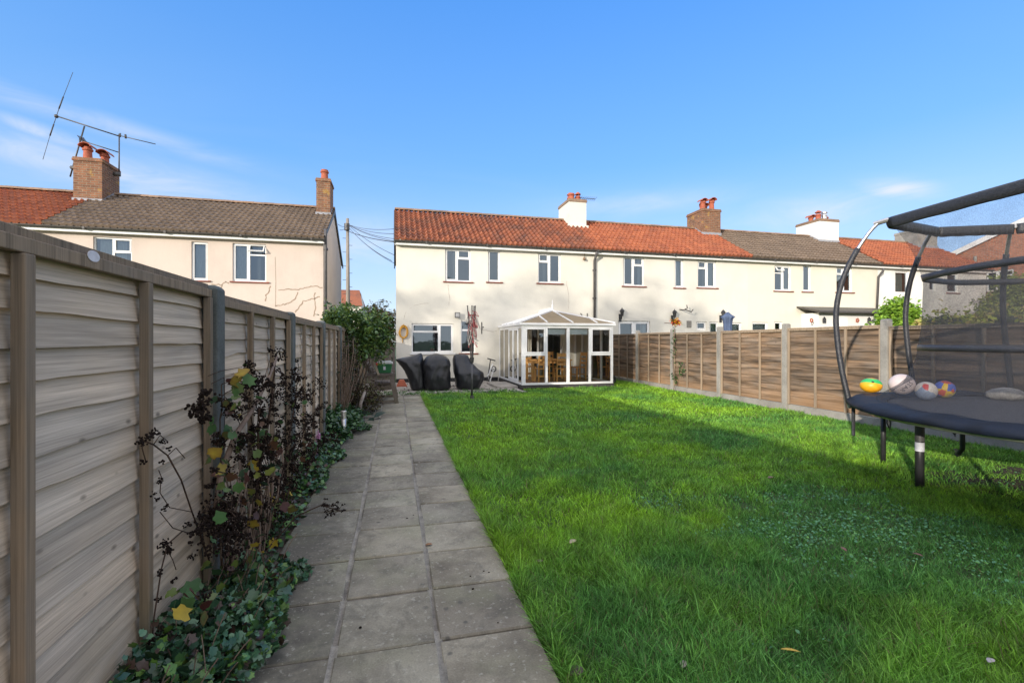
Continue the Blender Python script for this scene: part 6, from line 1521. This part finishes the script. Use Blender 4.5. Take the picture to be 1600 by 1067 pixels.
# spray leaning over the path
sp = [(-0.78, 3.2, 0.05), (-0.62, 3.3, 0.22), (-0.48, 3.35, 0.26), (-0.36, 3.38, 0.20)]
sb.tube([Vector(q) for q in sp], 0.004, 6)
for k in range(26): t = random.random(); q = Vector(sp[2]).lerp(Vector(sp[3]), t)+Vector((random.uniform(-.06, .07), random.uniform(-.06, .06), random.uniform(-.06, .03))); sb.tube([Vector(sp[2]).lerp(Vector(sp[3]), t), q], 0.0015, 4); cluster(bb, q, 0.012, 6, (0.003, 0.0055))
tk = MB(); tk.tube([atX(332, 850, -.86), atX(345, 740, -.84), atX(368, 680, -.82), atX(395, 640, -.80), atX(420, 590, -.79), atX(433, 558, -.79)], [0.017, 0.015, 0.014, 0.012, 0.010, 0.007], 9)
tk.build('main_stem', M_stem2, br, smooth=True)
for k in range(46):
    u0_, v0_ = random.uniform(345, 500), random.uniform(590, 880); p_ = atX(u0_, v0_, random.uniform(-.86, -.72)); q_2 = p_+Vector((random.uniform(-.03, .06), random.uniform(-.3, .3), random.uniform(-.22, .22))); q_2.x = max(q_2.x, xf); q_2.z = max(q_2.z, .05)
    sb.tube(curve_pts(p_, q_2, (0.02, 0, random.uniform(-.04, .05)), 7), random.uniform(.0014, .003), 5)
    if random.random() < .75: cluster(bb, q_2, random.uniform(.015, .03), 14, (.0035, .0065))
sb.build('stem', M_stem, br, smooth=True); bb.build('berry_cluster', M_berry, br)
yl = [(0.26, 0.20, 0.03), (0.34, 0.25, 0.03), (0.14, 0.16, 0.03), (0.05, 0.11, 0.03), (0.06, 0.13, 0.035), (0.07, 0.025, 0.02), (0.08, 0.12, 0.03), (0.12, 0.06, 0.03), (0.04, 0.09, 0.03)]
q_ = [(360, 590), (372, 600), (385, 585), (395, 590), (355, 635), (372, 640), (352, 680), (410, 668), (420, 672), (428, 690), (438, 700), (445, 712), (475, 690), (480, 700), (470, 720), (395, 730), (405, 745), (355, 720), (330, 712), (345, 735), (378, 780), (400, 780), (420, 770), (440, 790), (455, 790), (395, 800), (390, 825), (405, 838), (440, 820), (470, 800), (380, 760), (425, 740), (460, 745), (360, 740), (300, 935), (285, 940), (310, 960), (400, 870), (430, 850), (415, 880), (450, 770), (490, 700), (365, 612), (392, 690)]
Pl = np.array([tuple(atX(u, v, random.uniform(-0.86, -0.66))) for u, v in q_ for _ in range(3)])+rs.normal(size=(len(q_)*3, 3))*0.02
Pg = np.array([tuple(atX(random.uniform(330, 500), random.uniform(620, 900), random.uniform(-.87, -.70))) for _ in range(150)]); Pg = Pg[Pg[:, 2] > 0.04]
lobed('green_foliage', Pg, 0.04, [(0.035, 0.085, 0.03), (0.05, 0.12, 0.035), (0.03, 0.06, 0.03), (0.06, 0.03, 0.022), (0.08, 0.12, 0.03)], M_leaf, br, up=0.2, szvar=0.5)
lobed('foliage', Pl, 0.046, yl, M_leaf, br, up=0.25, szvar=0.45, edge=(0.12, 0.05, 0.02))
# second dead mass of stems low at the fence, thick trunk
b = MB()
for k in range(34):
    y = random.uniform(2.7, 3.5); b.tube(curve_pts((random.uniform(-.88, -.8), y, 0), (random.uniform(-.88, -.72), y+random.uniform(-.2, .2), random.uniform(.3, .75)), (random.uniform(-.02, .05), 0, 0), 6, 0.008), random.uniform(0.0025, 0.007), 5)
tag(b.build('dead_stems', M_stem2, smooth=True), 'tangle of bare brown woody stems at the foot of the left fence', 'dead plant')
# ground cover along the bed
blue = [(0.035, 0.095, 0.05), (0.055, 0.14, 0.075), (0.02, 0.06, 0.028), (0.09, 0.19, 0.10), (0.045, 0.12, 0.035), (0.10, 0.20, 0.035), (0.025, 0.05, 0.02), (0.06, 0.035, 0.025)]
def strip(y0, y1, x0, x1, h0, h1, k, seed):
    y = y0+(y1-y0)*rs.rand(k); t = rs.rand(k); x = x0+(x1-x0)*t*(0.55+0.9*vnoise(y*2.3, y*0, seed))
    hm = (h0+(h1-h0)*vnoise(y*3.1, y*0+4, seed))*(1-0.65*t)
    return np.stack([x, y, 0.02+hm*(0.45+0.55*rs.rand(k))], 1)
t = thing('ground_cover_plant', 'dense low blue green leafy plant spilling onto the path at the bottom left', 'plant', (-0.75, 2.0, 0))
P = np.concatenate([strip(1.45, 2.9, -0.90, -0.56, 0.08, 0.28, 3000, 1), strip(1.9, 3.0, -0.90, -0.54, 0.06, 0.18, 1500, 2)])
lobed('foliage', P, 0.030, blue, M_gloss, t, up=0.5, szvar=0.6, depth=0.15)
P = strip(1.45, 2.7, -0.90, -0.62, 0.2, 0.42, 100, 5); lobed('large_foliage', P, 0.058, [(0.035, 0.085, 0.04), (0.06, 0.13, 0.055), (0.11, 0.16, 0.03), (0.03, 0.07, 0.035)], M_gloss, t, up=0.35, lobes=3, depth=0.12, wide=0.75, edge=(0.09, 0.12, 0.03))
b = MB()
for k in range(60): p0 = Vector((random.uniform(-.9, -.65), random.uniform(1.5, 3.0), 0)); b.tube(curve_pts(p0, p0+Vector((random.uniform(-.03, .15), random.uniform(-.1, .1), random.uniform(.1, .3))), (0, 0, .03), 5), 0.002, 4)
b.build('stem', M_stem2, t)
t = thing('ground_cover_plant', 'low green leafy ground cover between the bramble and the bollard light', 'plant', (-0.75, 5, 0))
P = np.concatenate([strip(4.4, 6.6, -0.90, -0.56, 0.08, 0.24, 2300, 7), strip(3.0, 4.4, -0.9, -0.72, 0.04, 0.10, 350, 8)]); leaves('foliage', P, 0.042, blue+[(0.05, 0.13, 0.03), (0.07, 0.17, 0.035)], M_gloss, t, aspect=0.75, up=0.7)
t = thing('ground_cover_plant', 'rounded clump of dark green leaves behind the bollard light', 'plant', (-0.8, 7.5, 0))
P = np.concatenate([strip(7.0, 8.6, -0.92, -0.45, 0.18, 0.42, 2400, 9), strip(6.5, 7.2, -0.92, -0.66, 0.25, 0.6, 700, 10)]); leaves('foliage', P, 0.05, [(0.03, 0.085, 0.025), (0.045, 0.12, 0.03), (0.02, 0.06, 0.02)], M_gloss, t, aspect=0.7, up=0.6)
t = thing('hosta_plant', 'broad dark grey green leaves lying at the edge of the path under the shrub', 'plant', (-0.35, 8.4, 0))
leaves('foliage', np.array([(-0.42, 8.3, .06), (-0.36, 8.35, .05), (-0.30, 8.4, .06), (-0.45, 8.5, .08), (-0.38, 8.6, .07), (-0.5, 8.35, .1), (-0.5, 8.2, .06)]), 0.17, [(0.05, 0.085, 0.07), (0.04, 0.07, 0.055)], M_gloss, t, aspect=0.6, up=1.0, dirs=rs.normal(size=(7, 3))*[1, 1, 0.1])
# pink flower spike
p = atX(497, 682, -0.80); t = thing('pink_flower', 'single pale pink flower spike in front of the left fence', 'flower', (p.x, p.y, 0))
b = MB(); b.tube([(p.x-0.02, p.y, 0), (p.x-0.005, p.y, p.z-0.1), (p.x, p.y, p.z+0.07)], 0.004, 5); b.build('stem', simple('pink_stem', (0.40, 0.22, 0.34), (0.3, 0.16, 0.25), 9, 0.7), t)
P = blob_points((p.x, p.y, p.z), (0.022, 0.022, 0.075), 90, 0.1); leaves('petals', P, 0.02, [(0.62, 0.30, 0.50), (0.5, 0.22, 0.42), (0.68, 0.4, 0.55)], M_leaf, t, aspect=0.6)
# laurel shrub over the fence
ls = thing('laurel_shrub', 'glossy green laurel shrub with a rounded top leaning over the end of the left fence', 'shrub', (-0.8, 9.9, 0))
cols = [(0.065, 0.13, 0.03), (0.11, 0.18, 0.035), (0.04, 0.085, 0.022), (0.16, 0.23, 0.04), (0.08, 0.15, 0.04)]
P = np.concatenate([clumps((-1.05, 9.7, 1.78), (0.42, 0.6, 0.30), 45, 22, 0.055, 12, 0.25), clumps((-0.80, 10.0, 1.62), (0.70, 0.85, 0.42), 150, 24, 0.055, 2, 0.25), clumps((-0.45, 10.2, 1.36), (0.42, 0.6, 0.34), 75, 22, 0.055, 4, 0.35), clumps((-0.85, 9.7, 1.3), (0.5, 0.7, 0.35), 50, 20, 0.06, 6, 0.3)])
P = P[~((P[:, 0] < XL+0.06) & (P[:, 2] < 1.6))]
leaves('crown', P, 0.085, cols, M_gloss, ls, aspect=0.42, up=0.45)
b = MB()
for k in range(13):
    p0 = Vector((-0.82+random.uniform(-.06, .06), 9.85+random.uniform(-.1, .1), 0)); p1 = Vector((-0.7+random.uniform(-.4, .4), 10+random.uniform(-.5, .5), random.uniform(1.0, 1.6)))
    b.tube(curve_pts(p0, p1, (random.uniform(-.08, .08), 0, 0.05), 8, 0.012), [0.022*(1-0.75*i/8) for i in range(9)], 6)
b.build('trunk', M_bark, ls, smooth=True)
# twiggy climbing stems and dark ivy beneath on the fence
t = thing('climbing_shrub', 'thin tangled climbing stems with small dark leaves on the fence under the laurel', 'shrub', (-0.85, 8.9, 0))
b = MB()
for k in range(60):
    y = random.uniform(7.9, 10.0); b.tube(curve_pts((-0.88, y, 0), (-0.88+random.uniform(0, .25), y+random.uniform(-.5, .5), random.uniform(.7, 1.4)), (0.03, random.uniform(-.1, .1), 0), 7, 0.015), random.uniform(0.003, 0.008), 5)
b.build('stem', M_stem2, t)
leaves('foliage', clumps((-0.8, 8.9, 0.95), (0.12, 0.9, 0.55), 90, 9, 0.05, 3), 0.045, [(0.02, 0.03, 0.012), (0.035, 0.05, 0.018), (0.05, 0.035, 0.02)], M_leaf, t, aspect=0.7)
b = MB(); b.tube([(-0.62, 8.75, 0), (-0.60, 8.8, 0.25), (-0.53, 8.85, 0.45)], [0.035, 0.03, 0.025], 8); b.build('trunk', simple('pale_bark', (0.33, 0.29, 0.25), (0.14, 0.11, 0.09), 14, 0.85, 0.3), t, smooth=True)
t = thing('brown_shrub', 'low bushy shrub with reddish brown and olive leaves beside the bench', 'shrub', (-0.45, 9.3, 0))
leaves('crown', np.concatenate([clumps((-0.55, 9.35, 0.28), (0.36, 0.42, 0.28), 110, 16, 0.04, 8, 0.35), clumps((-0.7, 9.7, 0.40), (0.15, 0.3, 0.26), 34, 12, 0.05, 8, 0.35)]), 0.05, [(0.06, 0.035, 0.022), (0.09, 0.055, 0.03), (0.08, 0.09, 0.03), (0.04, 0.03, 0.02), (0.14, 0.13, 0.05)], M_leaf, t, aspect=0.35)
# hanging flowers on right fence
p = atX(1054, 505, XR-0.08); t = thing('climbing_plant', 'climbing plant with a red and yellow flower head on a right hand fence post', 'plant', (p.x, p.y, 0))
leaves('flower_head', np.concatenate([blob_points((p.x, p.y-0.05, p.z+0.02), (0.12, 0.16, 0.10), 160, 0.3)]), 0.06, [(0.75, 0.35, 0.02), (0.70, 0.10, 0.03), (0.45, 0.06, 0.04), (0.75, 0.5, 0.03), (0.08, 0.16, 0.03)], M_leaf, t, aspect=0.6)
pts = [Vector((p.x-0.02, p.y-0.05, p.z-0.05)), Vector((p.x-0.05, p.y-0.02, 1.2)), Vector((p.x-0.04, p.y+0.03, 0.75)), Vector((p.x-0.07, p.y-0.05, 0.45)), Vector((p.x-0.05, p.y-0.12, 0.25)), Vector((p.x-0.04, p.y, 0))]
b = MB(); b.tube(pts, 0.008, 5); b.tube([pts[0]+Vector((0, 0, 0.03)), pts[0]+Vector((-0.1, 0.35, 0.06))], 0.01, 5); b.tube([pts[3], pts[3]+Vector((-.04, -.35, .1)), pts[3]+Vector((-.04, -.45, .3))], 0.004, 5); b.build('stem', M_stem2, t)
P = np.array([tuple(pts[0].lerp(pts[1], random.random())) for _ in range(40)]+[tuple(pts[1].lerp(pts[2], random.random())) for _ in range(30)]+[tuple(pts[3].lerp(pts[4], random.random())) for _ in range(60)]+[tuple(pts[3]+Vector((-.04, -.4+random.uniform(-.08, .08), random.uniform(0, .35)))) for _ in range(60)])+rs.normal(size=(190, 3))*[0.03, 0.045, 0.03]
leaves('foliage', P, 0.055, [(0.03, 0.09, 0.02), (0.05, 0.13, 0.03)], M_leaf, t, aspect=0.5)

# ================================================================== HEDGES AND TREES BEYOND
hd = thing('hedge', 'long clipped hedge of mixed olive green leaves behind the right hand fence', 'hedge', (20, 11, 0))
P = np.concatenate([clumps((16+2.0*i, 10.6-0.3*i+0.3*math.sin(i*2), 1.2+0.10*i), (1.5, 1.1, 1.15+0.06*i), 170, 30, 0.10, i, 0.12) for i in range(7)])
leaves('foliage', P, 0.13, [(0.30, 0.34, 0.06), (0.38, 0.38, 0.08), (0.22, 0.26, 0.05), (0.42, 0.33, 0.12)], M_leaf, hd, aspect=0.5)
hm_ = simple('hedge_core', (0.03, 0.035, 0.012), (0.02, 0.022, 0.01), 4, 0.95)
b = MB()
for i in range(7): b.sphere((16+2.0*i, 10.6-0.3*i, 0.9), 1.0, 10, 6, sc=(1.1, .8, 1.25+0.06*i))
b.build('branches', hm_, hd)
p = atY(1590, 455, 13); t = thing('conical_bush', 'taller pointed golden green bush rising behind the hedge at the right edge', 'bush', (p.x, 13, 0))
leaves('foliage', np.concatenate([clumps((p.x, 13, 2.0), (1.5, 1.2, 1.6), 300, 26, 0.12, 3, 0.15), clumps((p.x, 13, 3.1), (0.9, .8, 0.9), 120, 26, 0.12, 4, 0.15)]), 0.12, [(0.22, 0.27, 0.05), (0.30, 0.33, 0.06), (0.17, 0.20, 0.04)], M_leaf, t, aspect=0.5)
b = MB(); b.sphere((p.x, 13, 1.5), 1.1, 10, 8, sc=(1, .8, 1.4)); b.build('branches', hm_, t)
p = atY(1402, 495, 11.6); t = thing('round_bush', 'bright lime green rounded ivy bush just above the right hand fence', 'bush', (p.x, 11.6, 0))
leaves('foliage', clumps((p.x, 11.6, 1.62), (0.62, 0.62, 1.10), 380, 24, 0.07, 9, 0.06), 0.10, [(0.20, 0.36, 0.04), (0.28, 0.44, 0.05), (0.14, 0.26, 0.03)], M_leaf, t, aspect=0.75)
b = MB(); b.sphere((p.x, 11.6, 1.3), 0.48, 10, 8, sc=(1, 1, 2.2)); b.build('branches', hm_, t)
t = thing('autumn_tree', 'brownish autumn tree in the gap behind the laurel shrub', 'tree', (0.0, 40, 0))
p = atY(592, 505, 40); leaves('crown', clumps((p.x, 40, 2.4), (2.0, 1.6, 2.0), 260, 26, 0.16, 5, 0.3), 0.20, [(0.16, 0.10, 0.035), (0.12, 0.11, 0.04), (0.20, 0.13, 0.04), (0.07, 0.08, 0.03)], M_leaf, t)
b = MB(); b.tube([(p.x, 40, 0), (p.x, 40, 2.5)], [0.2, 0.1], 8); b.build('trunk', M_bark, t)
# garden trees behind the viewer to the south west: they shade the lawn and show in the window glass
def shade_tree(x, y, h, r, nc, per, seed, label, lsz=0.22):
    t = thing('garden_tree', label, 'tree', (x, y, 0)); zc = h-r*0.75
    b = MB(); b.tube([(x, y, 0), (x+.1, y, h*.4), (x-.1, y+.1, h*.8)], [0.28, 0.2, 0.08], 9)
    for k in range(12): a = k*2.4; z = h*(0.35+0.04*k); b.tube(curve_pts((x, y, z), (x+math.cos(a)*r*.8, y+math.sin(a)*r*.8, z+r*.5), (0, 0, .2), 6, .05), [.09*(1-.13*i) for i in range(7)], 6)
    b.build('trunk', M_bark, t, smooth=True)
    leaves('crown', clumps((x, y, zc), (r, r, r*0.85), nc, per, 0.3, seed, 0.35), lsz, [(0.05, 0.08, 0.02), (0.07, 0.10, 0.025)], M_leaf, t)
S_ = Vector((-math.sin(AZ), -math.cos(AZ), 0)); 
def along(px_, py_, d): return px_+S_.x*d, py_+S_.y*d
for i, (wx, dist, hgt, r, nc, per) in enumerate(((2.0, 50, 14.2, 2.6, 72, 24), (6.2, 56, 15.3, 2.5, 62, 24), (10.4, 52, 13.8, 2.2, 60, 22))):
    x_, y_ = along(wx, YF, dist); shade_tree(x_, y_, hgt, r, nc, per, 20+i, 'loose crowned garden tree far behind the viewer, number of trees in a row' if False else ['nearest', 'middle', 'farthest'][i]+' loose crowned tree in the row far beyond the left gardens')
shade_tree(1.5, -16, 10, 3.0, 160, 24, 40, 'tree at the bottom of the garden behind the viewer')
# unseen hedge added left of the fence, its height shaped to shade the lawn
sh = thing('added_shade_hedge', 'unseen evergreen hedge added beyond the left fence to shade the lawn', 'hedge', (-8, -12, 0))
b = MB(); ys2 = np.linspace(-34, 1.8, 120); vs = []
for y in ys2: hh_ = 3.02+0.28*float(vnoise(y*0.9, 2, 3))+0.35*math.sin(y*0.6)+0.22*float(vnoise(y*3, 2, 5))-0.9*max(0, (y-0.3)/1.5); vs += [(-8.6, y, 0), (-8.5, y, hh_), (-7.6, y, hh_), (-7.5, y, 0)]
b.add(vs, [(4*i+a, 4*i+4+a, 4*i+4+c, 4*i+c) for i in range(119) for a, c in ((0, 1), (1, 2), (2, 3))]); b.build('branches', hm_, sh)
P = []
for y in np.arange(-34, 2, 0.35): hh_ = 3.05+0.28*float(vnoise(y*0.9, 2, 3))+0.35*math.sin(y*0.6)-0.9*max(0, (y-0.3)/1.5); P.append(np.array([-8, y, hh_])+rs.normal(size=(60, 3))*[0.35, 0.25, 0.16])
leaves('foliage', np.concatenate(P), 0.13, [(0.03, 0.06, 0.02), (0.04, 0.08, 0.025)], M_leaf, sh)

# ================================================================== SMALL FALLEN THINGS
def fallen(u, v, size, col, label, rz, up_=0.03, asp=0.55, name='fallen_leaf', z=0.0):
    p = atZ(u, v, z+up_); g_ = float(ground_z(p.x, p.y)) if p.x > 0.64 else 0.022; zz_ = g_+up_*(1 if p.x > 0.64 else 0.2)
    L = size; b = MB(); nseg = 8; vs = []
    for i in range(nseg+1):
        t = i/nseg; w = L*asp*0.5*math.sin(PI*(0.04+0.92*t))**0.8; k_ = 0.12*L*math.sin(PI*t)
        for s_ in (-1, 0, 1): x_, y_ = L*(t-0.5), s_*w; vs.append((p.x+x_*math.cos(rz)-y_*math.sin(rz), p.y+x_*math.sin(rz)+y_*math.cos(rz), zz_+k_*(0.6 if s_ else 0.2)+0.004))
    b.add(vs, [(3*i+a, 3*i+a+1, 3*i+a+4, 3*i+a+3) for i in range(nseg) for a in (0, 1)])
    m_ = simple('fallen_leaf_'+str(len(MATS)), col, tuple(c*0.7 for c in col), 60, 0.7)
    tag(b.build(name, m_, smooth=True, solid=0.001), label, 'leaf')
fallen(895, 845, 0.072, (0.50, 0.42, 0.24), 'pale tan fallen leaf lying on the lawn near the path', 0.7, 0.055, 0.55)
fallen(842, 877, 0.055, (0.20, 0.09, 0.12), 'purplish brown fallen leaf in the grass by the path edge', 0.1, 0.03)
fallen(670, 855, 0.045, (0.30, 0.15, 0.06), 'curled brown leaf on the paving slab joint', 0.2, 0.01, 0.7)
fallen(1235, 1012, 0.075, (0.55, 0.36, 0.05), 'narrow yellow leaf in the grass at the bottom of the picture', -0.5, 0.05, 0.22)
fallen(1548, 1030, 0.045, (0.45, 0.40, 0.38), 'small grey white leaf in the grass at the bottom right corner', 0.2, 0.05)
fallen(1318, 856, 0.06, (0.22, 0.11, 0.08), 'brown fallen leaf in the clover patch', 1.2, 0.04, 0.4)
fallen(1205, 745, 0.09, (0.20, 0.12, 0.07), 'dark brown leaf in the lawn left of the trampoline', 0.2, 0.04)
fallen(1068, 1040, 0.05, (0.30, 0.24, 0.20), 'small dried leaf at the bottom edge of the lawn', 0.8, 0.04)
fallen(900, 1050, 0.07, (0.08, 0.05, 0.035), 'dark curled leaf in the grass beside the path at the bottom', 0.4, 0.04, 0.8)
fallen(765, 825, 0.05, (0.16, 0.10, 0.07), 'brown leaf caught at the path edge', 1.0, 0.02)
fallen(1434, 868, 0.05, (0.18, 0.10, 0.07), 'small reddish leaf in the grass below the tape banded leg', 1.9, 0.04)
for i, (u, v, r) in enumerate(((739, 920, .006), (756, 892, .004), (764, 894, .004), (735, 900, .004), (778, 973, .004), (563, 980, .006), (646, 805, .005), (636, 810, .007))):
    p = atZ(u, v, 0.026); b = MB(); b.sphere((p.x, p.y, 0.026), r, 8, 5, sc=(1.3, 1, .7))
    tag(b.build('berry', M_berry, smooth=True), 'tiny black fallen berry on the paving slabs', 'berry', 'fallen berries on the path')
bpy.context.view_layer.update()
